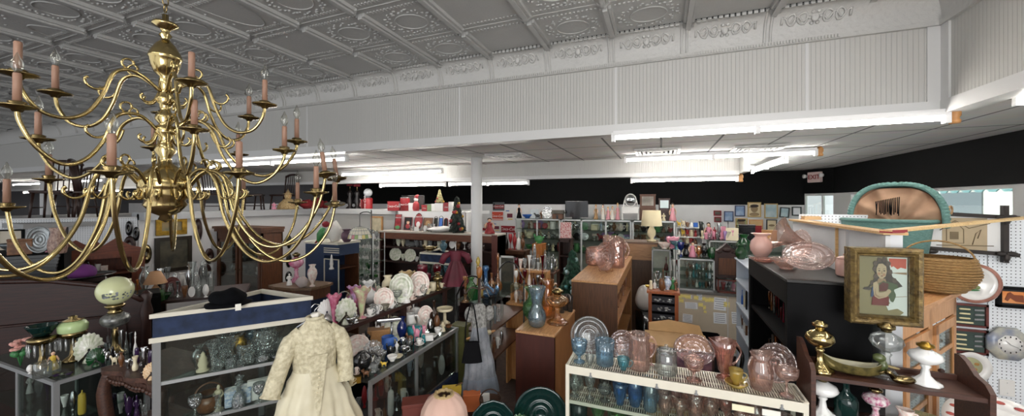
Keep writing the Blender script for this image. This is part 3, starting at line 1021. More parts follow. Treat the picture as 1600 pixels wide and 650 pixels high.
# ------------------------------------------------------------------ the brass chandelier
M_BULB = glass('clear bulb glass', 'f2f2ee', .05, gloss=.5)
CX, CY = -2.1, 1.02
ch = root('chandelier', 'large three-tier polished brass chandelier with pink candle sleeves hanging on a chain', 'chandelier', (CX, CY, EYE))
obj('stem', G().lathe([(0, .85), (.012, .85), (.012, .82), (.046, .812), (.048, .80), (.02, .785), (.014, .77), (.024, .755), (.014, .74), (.02, .73), (.036, .712),
 (.053, .68), (.06, .66), (.062, .652), (.056, .645), (.053, .62), (.04, .585), (.02, .565), (.024, .55), (.024, .52), (.016, .5), (.032, .475), (.037, .458), (.022, .44),
 (.019, .41), (.034, .395), (.037, .372), (.022, .35), (.036, .338), (.036, .31), (.02, .29), (.028, .26), (.04, .23), (.02, .2), (.024, .175), (.05, .155), (.085, .118),
 (.098, .09), (.094, .06), (.086, .045), (.094, .025), (.07, .005), (.078, -.015), (.05, -.05), (.02, -.065), (.026, -.08), (0, -.095)], 28), M_BRASS, ch)
g = G()
k = 0
z = .86
while z < ZT - EYE - .02:
 a = (k % 2) * pi / 2
 g.tube([(.011 * cos(t) * cos(a), .011 * cos(t) * sin(a), z + .02 + .02 * sin(t)) for t in [2 * pi * i / 10 for i in range(10)]], .0028, 6, closed=True)
 z += .031
 k += 1
obj('chain', g, M_BRASSD, ch)
obj('canopy', G().lathe([(0, 0), (.06, 0), (.055, -.03), (.02, -.05), (0, -.05)], 20, M=Matrix.Translation((0, 0, ZT - EYE))), M_BRASS, ch)
PATHS = {
 'up': ([(.02, .50), (.07, .545), (.12, .565), (.165, .535), (.195, .44), (.235, .36), (.29, .325), (.35, .34), (.39, .4), (.4, .455)], .4, .455),
 'mid': ([(.03, .32), (.08, .37), (.13, .375), (.17, .335), (.2, .23), (.25, .14), (.31, .105), (.37, .15), (.405, .225), (.41, .27)], .41, .27),
 'low': ([(.085, .07), (.13, .13), (.18, .145), (.225, .09), (.265, -.08), (.34, -.215), (.43, -.265), (.53, -.22), (.61, -.09), (.64, .05)], .64, .05),
}
ARMS = [('up', -15, .40, .46, 0), ('up', 36, .40, .46, 1), ('up', 95, .40, .46, 1), ('up', 155, .40, .46, 0), ('up', -145, .40, .46, 1), ('up', -100, .41, .455, 0),
  ('mid', -13, .38, .28, 0), ('mid', 38, .48, .245, 1), ('mid', 53, .52, .31, 1), ('mid', 115, .5, .27, 1), ('mid', 160, .45, .28, 0), ('mid', -153, .52, .27, 1), ('mid', -93, .42, .33, 1),
  ('low', -37, .64, .085, 1), ('low', -7, .63, .10, 0), ('low', 21, .69, .035, 1), ('low', 40, .66, .13, 1), ('low', 56, .72, .12, 1), ('low', 48, .70, -.02, 2),
  ('low', 85, .63, -.01, 1), ('low', 120, .64, .03, 0), ('low', 150, .64, .05, 1), ('low', -166, .64, .10, 1), ('low', -147, .58, -.03, 1),
  ('low', -67, .64, .05, 1), ('low', -97, .64, .05, 0), ('low', -122, .64, .05, 1)]
PAN = [(0, -.012), (.012, -.012), (.016, -.004), (.05, .004), (.053, .01), (.03, .006), (.02, .012), (.024, .022), (.016, .026), (0, .026)]
for tier, az, Rr, hh, lit in ARMS:
 path, R0, h0 = PATHS[tier]
 a = radians(az)
 e = (cos(a), sin(a))
 P = []
 for i, (r, z) in enumerate(path):
  f = max(0, (r - path[2][0]) / (R0 - path[2][0]))
  r2 = r + (Rr - R0) * f
  z2 = z + (hh - h0) * f
  P.append((r2 * e[0], r2 * e[1], z2))
 g = G().tube(smooth(P, 5), [.0072] * 46, 8)
 r0, z0 = path[2]
 def curl(c, s, rad, t0, t1):
  pts = []
  for i in range(11):
   t = t0 + (t1 - t0) * i / 10
   q = rad * (1 - .45 * i / 10)
   pts.append(((c[0] + q * cos(t) * s) * e[0], (c[0] + q * cos(t) * s) * e[1], c[1] + q * sin(t)))
  g.tube(pts, [.0045] * 10 + [.006], 6)
 curl((r0 + .0, z0 + .028), 1, .026, -1.6, 3.4)              # curl standing on the hump
 for (bx, bz), s_, k_ in ((path[3], 1, 1.0), (path[0], 1, .75)):   # hooks turning outward under it
  hk = [(0, 0), (.012, -.035), (.03, -.06), (.055, -.066), (.075, -.05), (.078, -.03), (.07, -.022)]
  g.tube(smooth([((bx + .004 + x_ * k_ * s_) * e[0], (bx + .004 + x_ * k_ * s_) * e[1], bz - .01 + z_ * k_) for x_, z_ in hk], 3), [.005] * 18 + [.007], 6)
 arm = obj('arm', g, M_BRASS, ch)
 tip = Vector(P[-1])
 T = Matrix.Translation(tip)
 if lit == 2:                                                # the bent arm: pan and candle tipped over
  T = T @ Matrix.Rotation(radians(24), 4, Vector((-e[1] * .3 + e[0] * .9, e[0] * .3 + e[1] * .9, 0))) @ Matrix.Rotation(radians(-14), 4, 'Y')
 elif az in (56, 40) and tier == 'low':
  T = T @ Matrix.Rotation(radians(-11), 4, 'Y')
 obj('drip_pan', G().lathe(PAN, 22, M=T), M_BRASSD, arm)
 obj('candle', G().lathe([(0, .024), (.0115, .024), (.011, .122), (.009, .126), (0, .126)], 14, M=T), M_CANDLE, arm, label='pinkish candle sleeve')
 if lit:
  obj('bulb', G().lathe([(0, .124), (.007, .124), (.008, .13), (.0165, .148), (.0155, .165), (.006, .185), (.002, .198), (0, .2)], 12, M=T), M_BULB, arm)
# ------------------------------------------------------------------ builders for shop furniture
def boxcase(name, label, cat, x0, x1, y0, y1, z1, body, open_side=None, shelves=(), t=.022, top=None, end=None, fascia=0, z0=0, fmat=None, back=None):
 """case with sides, top, bottom, shelves; open_side one of x- x+ y- ; parts carry the look"""
 r = root(name, label, cat, ((x0 + x1) / 2, (y0 + y1) / 2, z0))
 w, dp, h = (x1 - x0) / 2, (y1 - y0) / 2, z1 - z0
 obj('top', G().box((0, 0, h - t / 2), (2 * w + .01, 2 * dp + .01, t), bev=.004), top or body, r)
 g = G()
 if open_side != 'x-':
  g.b2(-w, -w + t, -dp, dp, 0, h - t)
 if open_side != 'x+':
  g.b2(w - t, w, -dp, dp, 0, h - t)
 if open_side == 'y-':
  g.b2(-w + t, w - t, dp - t, dp, 0, h - t)
 elif open_side:
  g.b2(-w + t, w - t, dp - t, dp, 0, h - t)
 obj('side_panel', g, back or body, r)
 if open_side in ('x-', 'x+', None):
  g = G().b2(-w, w, -dp - .002, -dp + t, 0, h - t)
  obj('end_panel', g, end or body, r)
 for z in shelves:
  obj('shelf', G().b2(-w + t * .5, w - t * .5, -dp + t, dp - t, z - z0 - t, z - z0), body, r)
 obj('bottom', G().b2(-w + t, w - t, -dp + t, dp - t, .0, .06), body, r)
 if fascia:
  s = {'x-': -1, 'x+': 1}.get(open_side)
  if s:
   obj('fascia', G().b2(*sorted((s * w, s * (w - .02))), -dp, dp, h - t - fascia, h - t), fmat or body, r)
   obj('stile', G().b2(*sorted((s * (w - .001), s * (w - .02))), -dp, -dp + .05, .06, h - t - fascia), fmat or body, r)
   obj('stile', G().b2(*sorted((s * (w - .001), s * (w - .02))), dp - .05, dp, .06, h - t - fascia), fmat or body, r)
  else:
   obj('fascia', G().b2(-w, w, -dp, -dp + .02, h - t - fascia, h - t), fmat or body, r)
 return r
SX0, SX1, SY0, SY1, SZ = -.545, .68, 2.28, 2.50, 1.15
sh = root('glassware_showcase', 'ivory metal showcase with wire shelves and glass front full of pink and blue glass', 'showcase', ((SX0 + SX1) / 2, (SY0 + SY1) / 2, 0))
w, dp = (SX1 - SX0) / 2, (SY1 - SY0) / 2
for sx in (-1, 1):
 for sy in (-1, 1):
  obj('post', G().box((sx * (w - .01), sy * (dp - .01), SZ / 2), (.022, .022, SZ)), M_SHELFW, sh)
obj('top_rail', G().b2(-w, w, -dp - .004, -dp + .012, SZ - .05, SZ - .002).b2(-w, w, dp - .01, dp, SZ - .04, SZ - .002).b2(-w, -w + .012, -dp, dp, SZ - .04, SZ - .002).b2(w - .012, w, -dp, dp, SZ - .04, SZ - .002), M_SHELFW, sh)
SHZ = (1.148, .934, .70, .46)
for z in SHZ:
 g = G()
 for i in range(int(2 * w / .0125)):
  g.b2(-w + .012 + i * .0125, -w + .018 + i * .0125, -dp + .01, dp - .01, z - .006, z)
 for y in (-dp + .012, -.03, .03, dp - .012):
  g.b2(-w + .01, w - .01, y - .003, y + .003, z - .012, z - .006)
 g.b2(-w + .01, w - .01, -dp + .004, -dp + .012, z - .02, z)
 obj('wire_shelf', g, M_SHELFW, sh)
obj('glass_pane', G().b2(-w + .012, w - .012, -dp - .0005, -dp + .002, .1, SZ - .045), M_PANE, sh)
for i, x in enumerate((-.46, -.09, .11, .5)):
 obj('clip', G().b2(x - .004, x + .004, -dp - .012, -dp - .003, SZ - .045, SZ - .025).b2(x - .009, x + .009, -dp - .01, -dp - .004, SZ - .05, SZ - .042), M_GREYF, sh)
M_TAG = solid('price tag', 'f0eee4', .7)
M_TAGY = solid('cream label', 'efe8c8', .7)
for x, z, a, mt in ((.33, 1.07, .05, M_TAGY), (.455, 1.07, .04, M_TAG)):
 obj('label_card', G().b2(x - a, x + a, -dp - .006, -dp - .002, z - .016, z + .016), mt, sh)
boxcase('cabinet', 'low mahogany-front cabinet with raw wood top and side carrying green and amber glass', 'cabinet', -1.106, -.78, 2.885, 3.64, 1.10, M_FIR, None, end=solid('red mahogany stain', '431a10', .5, var=.25, scale=5, stretch=(6, 6, 1)), top=M_FIRX)
t = boxcase('shelf_unit', 'tall plywood shelf unit seen from its end with pink glassware on top', 'shelf unit', -.854, -.40, 3.82, 5.8, 1.35, M_FIR, 'x+', (.5, .9), top=M_FIRX, end=wood('ply end grain', '432a18', '613f27', 2), fascia=.1, fmat=wood('shelf edge', '8a5f38', 'a87a4c', 1))
BX0, BX1, BY0, BY1, BZ = .683, 1.07, 2.636, 3.68, 1.70
boxcase('bookcase', 'black painted bookcase with open shelves and pink glass on its worn top', 'bookcase', BX0, BX1, BY0, BY1, BZ, M_BLK, 'x-', (.55, .95, 1.3), top=M_BLKTOP, fascia=.13, back=M_BLK)
boxcase('metal_shelf', 'pale grey-blue metal shelving behind the black bookcase', 'shelf unit', .72, 1.0, 3.78, 4.56, 1.565, solid('pale blue enamel', 'c3ccd6', .4), 'x-', (.5, .85, 1.1, 1.35), t=.016)
g = G().b2(1.12, 1.17, 2.575, 4.15, 0, 1.975)
struct('wall_partition', g, solid('half wall boards', 'd5d7da', .6, var=.1, scale=3))
g = G().b2(1.09, 1.19, 2.57, 4.16, 1.975, 1.99)
g.b2(1.105, 1.12, 3.2, 3.21, 1.1, 1.97)
struct('trim_4', g, M_PINE)
g = G().b2(1.105, 1.122, 3.05, 3.06, .9, 1.97).b2(1.1, 1.12, 2.575, 2.63, .2, 1.97)
struct('trim_5', g, M_TRIMW)
PEGY, PEGZ = 4.15, EYE - .115
struct('wall_pegboard', G().b2(1.17, 3.28, PEGY, PEGY + .02, 0, PEGZ), M_PEG)
struct('trim_6', G().b2(2.392, 2.398, PEGY - .003, PEGY, 0, PEGZ), M_GREYF)
a, b = Vector((1.07, 2.5, 1.992)), Vector((2.86, 4.3, 2.045))
t = root('yardstick', 'long bare wood strip with a red tip laid across the half wall', 'wood strip', a)
dv = b - a
obj('strip', G().bar((0, 0, .006), dv, .05, .014), wood('bare lath', 'c9a36c', 'e3c490', 0), t)
obj('tip', G().bar((0, 0, .006), dv * .06, .052, .016), solid('red tip paint', '8e2230', .5), t, label='red painted tip')
p = at(1267, Y=4.1, z=1.99)
obj('wood_block', G().b2(-.06, .06, -.05, .04, 0, .03), M_PINE, None, (p.x, p.y, 1.99), label='small bare wood block on the far end of the white half wall', cat='block')
def wallseg(n, p, q, z1, m, th=.06, z0=0, off=0):
 p, q = Vector((*p, 0)), Vector((*q, 0))
 L = (q - p).length
 g = G().b2(0, L, -th / 2 + off, th / 2 + off, z0, z1)
 o = struct(n, g, m)
 o.location = p
 o.rotation_euler = (0, 0, atan2(q.y - p.y, q.x - p.x))
 return o
PZ = 1.9
M_PEGW = peg_mat('pegboard low wall', 'X', .0254, 'e4e7ea')
wallseg('wall_left.001', (-8.9, 1.45), (-7.4, 3.25), PZ, M_PEGW)
wallseg('trim_7', (-8.9, 1.45), (-7.4, 3.25), PZ + .02, M_TRIMW, .1, PZ)
wallseg('wall_left.002', (-7.4, 3.25), (-7.4, 6.6), 1.96, M_WHITE)
wallseg('trim_8', (-7.4, 3.25), (-7.4, 6.6), 1.985, solid('ledge grey', 'a9abad', .5), .34, 1.87)
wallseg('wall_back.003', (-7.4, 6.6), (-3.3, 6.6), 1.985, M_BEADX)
wallseg('trim_9', (-7.4, 6.58), (-5.2, 6.58), 1.99, M_TRIMW, .16, 1.88)
struct('floor.001', G().b2(-12.5, -7.6, 2.2, 6.4, 1.80, 1.86), M_GREYF)       # storage deck behind the low wall
struct('floor.002', G().b2(-7.3, -3.4, 6.65, 7.3, 1.9, 1.96), M_WHITE)
def tri_case(label, pts, zt, fas, base, items_z):
 """corner case: tray rim with cream edges, navy fascia, glass below; pts: front-left, front-right, back corner"""
 c = sum((Vector((*p, 0)) for p in pts), Vector()) / 3
 P = [Vector((*p, 0)) - c for p in pts]
 r = root('corner_showcase', label, 'showcase', (c.x, c.y, 0))
 def ring(k0, k1, z0, z1, m, nm):
  g = G()
  for i in range(3):
   a, b = P[i], P[(i + 1) % 3]
   g.b.faces.ensure_lookup_table()
   q = [a * k0, b * k0, b * k1, a * k1]
   g.prism([(v.x, v.y) for v in q], z0, z1)
  return obj(nm, g, m, r)
 ring(1.03, .88, zt - .025, zt, M_CREAM, 'rim')
 ring(1.0, .97, zt - .14, zt - .025, M_NAVY, 'fascia')
 ring(1.035, .95, zt - .17, zt - .14, M_CREAM, 'molding')
 obj('tray', G().prism([(v.x * .97, v.y * .97) for v in P], zt - .10, zt - .09), solid('tray board', '7b6448', .7, var=.2), r)
 for v in P:
  obj('post', G().box((v.x * .965, v.y * .965, (base + zt - .17) / 2), (.035, .035, zt - .17 - base), rz=atan2(v.y, v.x)), M_GREYF, r)
 g = G()
 for i in range(3):
  a, b = P[i] * .985, P[(i + 1) % 3] * .985
  d = (b - a).normalized()
  nrm = Vector((d.y, -d.x, 0)) * .002
  g.prism([(v.x, v.y) for v in (a - nrm, b - nrm, b + nrm, a + nrm)], base, zt - .17)
 obj('glass_pane', g, M_PANE, r)
 for z in items_z:
  obj('shelf', G().prism([(v.x * .955, v.y * .955) for v in P], z - .008, z), M_SHGL, r)
  a, b = P[0] * .965, P[1] * .965
  obj('shelf_rail', G().bar((a.x, a.y, z - .006), (b.x, b.y, z - .006), .014, .02), M_ALU, r)
 obj('plinth', G().prism([(v.x, v.y) for v in P], 0, base), solid('case backing', '2c2a2a', .8), r)
 return r
TA = [(-2.77, 1.283), (-2.27, 1.935), (-2.80, 1.96)]
tri_case('blue-topped corner showcase of cut glass with a black hat on its rim', TA, 1.49, .14, .55, (1.08, .82))
TB = [(-3.5, 4.96), (-2.80, 4.94), (-3.5, 5.5)]
tri_case('small blue-topped corner showcase beyond the shelf of plates', TB, 1.36, .13, .6, (1.0,))
CBX, CY0, CY1, CZ = -1.72, 1.90, 3.02, 1.0
r = root('glass_counter', 'long glass counter with aluminium edge and navy base packed with china', 'counter', (-1.96, (CY0 + CY1) / 2, 0))
hw, hl = .24, (CY1 - CY0) / 2
obj('counter_top', G().b2(-hw, hw - .012, -hl, hl, CZ - .01, CZ), M_SHGL, r)
obj('edge_rail', G().b2(hw - .016, hw + .006, -hl, hl, CZ - .022, CZ + .006).b2(-hw, hw, hl - .015, hl + .003, CZ - .02, CZ + .004), M_ALU, r)
for y in (-hl + .01, -.06, hl - .01):
 obj('post', G().b2(hw - .014, hw, y - .012, y + .012, .60, CZ - .02), M_ALU, r)
obj('glass_pane', G().b2(hw - .01, hw - .006, -hl, hl, .62, CZ - .02).b2(-hw, hw, hl - .008, hl - .004, .62, CZ - .02), M_PANE, r)
obj('shelf', G().b2(-hw, hw - .02, -hl, hl, .60, .62), solid('case floor', '3b3a3c', .7), r)
obj('base', G().b2(-hw, hw, -hl, hl, 0, .60), M_NAVY, r, label='navy base')
obj('back_panel', G().b2(-hw, -hw + .01, -hl, hl, .62, CZ - .02), M_BLK, r)
r = root('wall_shelf', 'dark brown shelf of coloured glass and plates standing over the glass counter', 'shelf', (-2.17, 2.57, 0))
obj('board', G().b2(-.2, .2, -.66, .78, 1.272, 1.30), M_OAKD, r)
for y in (-.6, .05, .7):
 obj('upright', G().b2(-.19, -.15, y - .02, y + .02, 1.0, 1.272), M_OAKD, r)
 obj('upright', G().b2(.14, .17, y - .02, y + .02, 1.0, 1.272), M_OAKD, r)
t = root('post_stand', 'olive green square post at the end of the glass counter', 'post', (-1.74, 3.1, 0))
obj('post', G().b2(-.06, .06, -.05, .05, 0, .98), solid('olive paint', '5c5c2e', .6, var=.3, scale=10), t)
obj('cap', G().b2(-.075, .075, -.065, .065, .98, 1.01), solid('olive paint', '5c5c2e'), t)
t = boxcase('wall_unit', 'long dark wood wall unit with a panelled fascia carrying red collectables', 'wall unit', -5.15, -2.62, 5.95, 6.32, 1.58, M_OAKD, 'y-', (.7, 1.0, 1.28), fascia=.12, top=solid('unit top', 'b5aea4', .5), fmat=wood('panel brown', '4d2b1c', '6d4028', 0), t=.03)
obj('side_panel', G().b2(1.16, 1.265, -.2, .18, 0, 1.57), wood('end board', '4b2620', '653830', 2), t)
t = boxcase('display_riser', 'white backed riser on the wall unit holding trays below and tins on top', 'shelf', -5.0, -3.45, 6.335, 6.56, 1.955, M_WHITE, None, t=.02)
def china(label, x0, x1, y0, y1, h, zs, m):
 r = root('china_cabinet', label, 'cabinet', ((x0 + x1) / 2, (y0 + y1) / 2, 0))
 w, dp = (x1 - x0) / 2, (y1 - y0) / 2
 obj('cornice', G().b2(-w - .05, w + .05, -dp - .05, dp, h - .04, h).b2(-w - .03, w + .03, -dp - .03, dp, h - .09, h - .04), m, r)
 obj('carcass', G().b2(-w, -w + .03, -dp, dp, 0, h - .09).b2(w - .03, w, -dp, dp, 0, h - .09).b2(-w, w, dp - .02, dp, 0, h - .09).b2(-w, w, -dp, dp, .55, .6).b2(-w, w, -dp, -dp + .03, h - .22, h - .09), m, r)
 for s in (-1, 1):
  a, b = sorted((s * .02, s * (w - .04)))
  d = obj('door', G().b2(a, a + .05, -dp - .01, -dp + .02, .6, h - .22).b2(b - .05, b, -dp - .01, -dp + .02, .6, h - .22).b2(a, b, -dp - .01, -dp + .02, .6, .66).b2(a, b, -dp - .01, -dp + .02, h - .27, h - .22), m, r)
  obj('glass_pane', G().b2(a + .05, b - .05, -dp, -dp + .003, .66, h - .27), M_PANE, d)
  obj('knob', G().ell((s * .05, -dp - .02, 1.0), (.012, .012, .012), 8, 6), M_BRASSD, d)
  obj('drawer', G().b2(a, b, -dp - .01, -dp + .01, .2, .52), m, r)
 for z in zs:
  obj('shelf', G().b2(-w + .03, w - .03, -dp + .03, dp - .02, z - .02, z), m, r)
 return r
china('brown china cabinet with two glass doors and a cornice against the white wall', -7.25, -6.1, 4.26, 4.63, 1.72, (.9, 1.12, 1.34), M_WALN)
r = root('hutch', 'navy blue painted hutch with pale edging and an open angled end', 'hutch', (-4.65, 4.35, 0))
obj('top', G().b2(-.38, .3, -.2, .25, 1.52, 1.55), M_CREAM, r)
obj('carcass', G().b2(-.36, .02, -.18, .22, 0, 1.52), solid('navy paint', '1e3252', .5, var=.1), r)
obj('side_panel', G().b2(.02, .3, -.18, -.16, 0, 1.30).b2(.02, .3, -.18, .22, 1.36, 1.52).b2(.02, .27, -.16, .22, .7, .72), MATS['navy paint'], r)
g = G()
for z in (1.30, 1.40, 1.43, 1.46):
 g.b2(.02, .31, -.19, -.178, z, z + .012)
g.b2(.295, .31, -.19, -.178, .8, 1.31)
g.b2(.02, .035, -.19, -.178, .8, 1.31)
obj('edging', g, M_CREAM, r)
obj('inner_board', G().b2(.03, .3, .2, .215, .1, 1.35), M_WALN, r)
r = root('side_table', 'small brown serpentine side table holding vases before the navy hutch', 'table', (-4.35, 3.55, 0))
pts = [(-.33, -.2), (-.15, -.24), (.1, -.22), (.33, -.12), (.36, .1), (.3, .24), (-.3, .24)]
obj('tabletop', G().prism(pts, 1.05, 1.08), wood('table top', '54402e', '7a6048', 0), r)
obj('apron', G().prism([(x * .92, y * .9) for x, y in pts], .92, 1.05), M_WALN, r)
obj('drawer', G().b2(-.24, -.05, -.23, -.2, .945, 1.03), M_WALN, r)
for x in (-.27, .28):
 for y in (-.16, .2):
  obj('leg', G().tube([(x, y, .92), (x * 1.02, y, .6), (x * .95, y, .3), (x * 1.05, y * 1.05, 0)], [.03, .022, .018, .024], 8), M_WALN, r)
p = at(150, d=4.6, z=0)
r = root('hutch', 'red-brown hutch with a scrolled crest behind the chandelier arms', 'hutch', (p.x, p.y, 0), facing(p))
pts = [(-.42, 1.5), (-.42, 1.56), (-.3, 1.6), (-.16, 1.70), (-.06, 1.62), (0, 1.68), (.06, 1.62), (.16, 1.70), (.3, 1.6), (.42, 1.56), (.42, 1.5)]
MX = Matrix.Rotation(pi / 2, 4, 'X')
obj('crest', G().prism(pts, .1, .14, M=MX), wood('cherry', '552718', '7d3d24', 0), r)
obj('carcass', G().b2(-.42, -.38, -.14, .2, 0, 1.5).b2(.3, .42, -.14, .2, 0, 1.5).b2(-.42, .42, .18, .2, 0, 1.5).b2(-.42, .42, -.14, .2, 1.46, 1.5).b2(-.42, .42, -.14, .2, .8, .84), wood('cherry upright', '552718', '7d3d24', 2), r)
for z in (1.12, 1.28):
 obj('shelf', G().b2(-.38, .3, -.12, .18, z - .02, z), MATS['cherry'], r)
p = at(40, d=3.7, z=0)
r = root('roll_top_cabinet', 'black slatted roll-top cabinet carrying pewter plate and coffee pot', 'cabinet', (p.x - .2, p.y - .12, 0), facing(p) - .25)
obj('body', G().b2(-.42, .42, -.2, .3, 0, 1.28), M_BLK, r)
g = G()
for i in range(9):
 t = i / 8
 g.box((0, -.22 + .14 * t * t, 1.28 + .24 * t), (.84, .035, .034), bev=.008)
obj('slat_door', g, solid('slats', '262a2e', .4), r)
obj('top', G().b2(-.46, .46, -.14, .32, 1.54, 1.57), M_BLK, r)
r.scale = (1, 1, 1.052)
obj('back_panel', G().b2(-.42, .42, .05, .3, 1.28, 1.54), M_BLK, r)
p = at(50, d=3.05, z=0)
r = root('headboard', 'dark mahogany headboard with an arched top and framed panel', 'headboard', (p.x - .42, p.y + .0, 0), facing(p) - .45)
pts = [(-1.0, 0), (.86, 0), (.86, 1.22), (.78, 1.28), (.6, 1.38), (.25, 1.46), (-.2, 1.49), (-.6, 1.44), (-1.0, 1.3)]
obj('panel', G().prism(pts, -.02, .02, M=MX), M_OAKD, r)
obj('molding', G().tube([(x, -.03, z) for x, z in pts[2:]], .022, 8), M_OAKDZ, r)
g = G()
q = [(-.85, .55), (.75, .55), (.75, 1.1), (-.85, 1.1)]
g.tube([(x, -.028, z) for x, z in q], .012, 6, closed=True)
obj('panel_molding', g, M_OAKDZ, r)
obj('post', G().lathe([(0, 0), (.04, 0), (.035, 1.0), (.05, 1.1), (.03, 1.2), (.045, 1.27), (0, 1.32)], 14, M=Matrix.Translation((.88, 0, 0))), M_OAKDZ, r)
r = root('glass_showcase', 'low glass showcase with grey metal edges at far left below green oil lamps', 'showcase', (-4.1, 1.40, 0))
w, dp, h = .52, .24, 1.0
obj('top_pane', G().b2(-w, w, -dp, dp, h - .006, h), M_SHGL, r)
g = G().b2(-w, w, -dp - .004, -dp + .014, h - .02, h + .004).b2(w - .014, w + .004, -dp, dp, h - .02, h + .004).b2(-w, w, dp - .014, dp, h - .02, h + .004)
for sx in (-1, 0, 1):
 for sy in (-1, 1):
  g.box((sx * (w - .01), sy * (dp - .01), h / 2 - .01), (.028, .028, h - .02))
obj('frame', g, M_GREYF, r)
obj('glass_pane', G().b2(-w, w, -dp, -dp + .003, .1, h - .02).b2(w - .004, w - .001, -dp, dp, .1, h - .02), M_PANE, r)
for z in (.72, .45, .12):
 obj('shelf', G().b2(-w + .01, w - .01, -dp + .01, dp - .01, z - .008, z), M_SHGL, r)
obj('back_panel', G().b2(-w, w, dp - .012, dp - .006, .1, h - .02), M_BLK, r)
r = root('carved_table', 'carved dark wood table with cabriole legs heaped with small bric-a-brac', 'table', (-3.2, 1.56, 0))
pts = []
w, dp = .34, .2
for i in range(41):
 x = -w + 2 * w * i / 40
 pts.append((x, -dp - .018 * sin(i / 40 * 2 * pi * 2.5)))
pts += [(w, dp), (-w, dp)]
obj('tabletop', G().prism(pts, .99, 1.02), wood('carved walnut', '33201a', '5a3a2c', 0), r)
g = G()
for i in range(17):
 x = -w + .03 + (2 * w - .06) * i / 16
 dz = .04 + .03 * abs(sin(i * .55))
 g.b2(x - .022, x + .022, -dp + .01, -dp + .03, .99 - dz, .99)
 g.ell((x, -dp + .005, .975 - .4 * dz), (.016, .01, .014), 7, 5)
g.b2(-w + .02, -w + .04, -dp, dp, .92, .99).b2(w - .04, w - .02, -dp, dp, .92, .99)
obj('apron', g, MATS['carved walnut'], r)
for sx in (-1, 1):
 for sy in (-1, 1):
  x, y = sx * (w - .03), sy * (dp - .03)
  obj('leg', G().tube(smooth([(x, y, .98), (x + sx * .02, y + sy * .02, .85), (x, y, .6), (x - sx * .03, y - sy * .02, .3), (x + sx * .01, y, .05), (x + sx * .04, y + sy * .03, 0)], 4), [.034] * 4 + [.038] * 4 + [.028] * 4 + [.02] * 4 + [.018] * 4 + [.026], 9), MATS['carved walnut'], r)
obj('shelf', G().b2(-w + .05, w - .05, -dp + .04, dp - .04, .60, .62), MATS['carved walnut'], r)
p = at(208, d=3.8, z=0)
r = root('drawer_chest', 'small black chest of drawers behind the pale globe lamp', 'chest', (p.x, p.y, 0), facing(p))
obj('body', G().b2(-.2, .2, -.12, .2, 0, 1.22), M_BLK, r)
for i in range(5):
 d = obj('drawer', G().box((0, -.128, .3 + i * .2), (.36, .02, .17), bev=.006), M_BLK, r)
 obj('knob', G().ell((0, -.146, .3 + i * .2), (.012, .012, .012), 8, 6), M_BRASSD, d)
p = at(290, d=4.45, z=0)
r = root('table', 'long dark table crowded with glassware behind the blue-topped showcase', 'table', (p.x, p.y, 0), facing(p) - .2)
obj('tabletop', G().b2(-.32, .6, -.3, .35, 1.03, 1.06), M_OAKD, r)
for x in (-.27, .53):
 for y in (-.25, .3):
  obj('leg', G().b2(x - .025, x + .025, y - .025, y + .025, 0, 1.03), M_OAKDZ, r)
p0, p1 = at(546, Y=5.1, z=0), at(592, Y=5.1, z=0)
GRX0, GRX1, GRY0, GRY1 = p0.x, p1.x, 4.95, 5.25
r = root('glass_rack', 'open chrome and glass rack crowded with clear stemware left of the wall unit', 'rack', ((GRX0 + GRX1) / 2, 5.1, 0))
w = (GRX1 - GRX0) / 2
g = G()
for x in (-w, w):
 for y in (-.14, .14):
  g.tube([(x, y, 0), (x, y, 1.62)], .009, 7)
obj('frame', g, M_ALU, r)
GRZ = (.72, .95, 1.14, 1.33, 1.5)
for z in GRZ:
 obj('glass_shelf', G().b2(-w, w, -.15, .15, z - .008, z), M_SHGL, r)
# -------------------------------------------------- right: hutch-shelf with lamps, pine cabinet, counter, back cases
r = root('hanging_shelf', 'brown wooden two-tier shelf with scrolled ends holding brass and glass lamps', 'shelf', (1.035, 2.42, 0))
w = .315
M_SHB = wood('shelf brown', '35201a', '512f22', 0)
obj('shelf', G().b2(-w, w, -.09, .11, 1.255, 1.275), M_SHB, r)
obj('shelf', G().b2(-w, w, -.09, .11, 1.02, 1.04), M_SHB, r)
pts = [(-.10, 0), (.12, 0), (.12, 1.40), (.09, 1.405), (.05, 1.39), (-.01, 1.345), (-.07, 1.33), (-.10, 1.30)]
for s in (-1, 1):
 obj('side_panel', G().prism(pts, -.01, .01, M=Matrix.Translation((s * (w + .008), 0, 0)) @ Matrix.Rotation(pi / 2, 4, 'Z') @ Matrix.Rotation(pi / 2, 4, 'X')), MATS['shelf brown'], r)
obj('back_rail', G().b2(-w, w, .10, .118, 1.275, 1.30), M_SHB, r)
obj('bottom', G().b2(-w, w, -.09, .11, .3, .33), M_SHB, r)
P0, P1 = Vector((1.24, 2.80, 0)), Vector((1.98, 3.73, 0))
ang = atan2(P1.y - P0.y, P1.x - P0.x)
r = root('corner_cabinet', 'pale pine corner cabinet with glazed doors behind the framed picture', 'cabinet', (P0 + P1) / 2, ang)
hl = (P1 - P0).length / 2
h = 1.51
PN = wood('honey pine', 'b98352', 'd9a674', 2)
PNX = wood('honey pine rail', 'b98352', 'd9a674', 0)
obj('top', G().prism([(-hl - .02, -.03), (hl + .02, -.03), (hl - .1, .22), (.1, .3), (-hl + .1, .22)], h - .035, h), PNX, r)
obj('frame', G().b2(-hl, -hl + .07, -.01, .03, 0, h - .035).b2(hl - .07, hl, -.01, .03, 0, h - .035).b2(-.04, .04, -.01, .03, 0, h - .035).b2(-hl, hl, -.01, .03, h - .16, h - .035).b2(-hl, hl, -.01, .03, .5, .6), PN, r)
obj('back_panel', G().b2(-hl + .1, hl - .1, .2, .21, 0, h - .04), solid('cabinet back', 'c9ccce', .7), r)
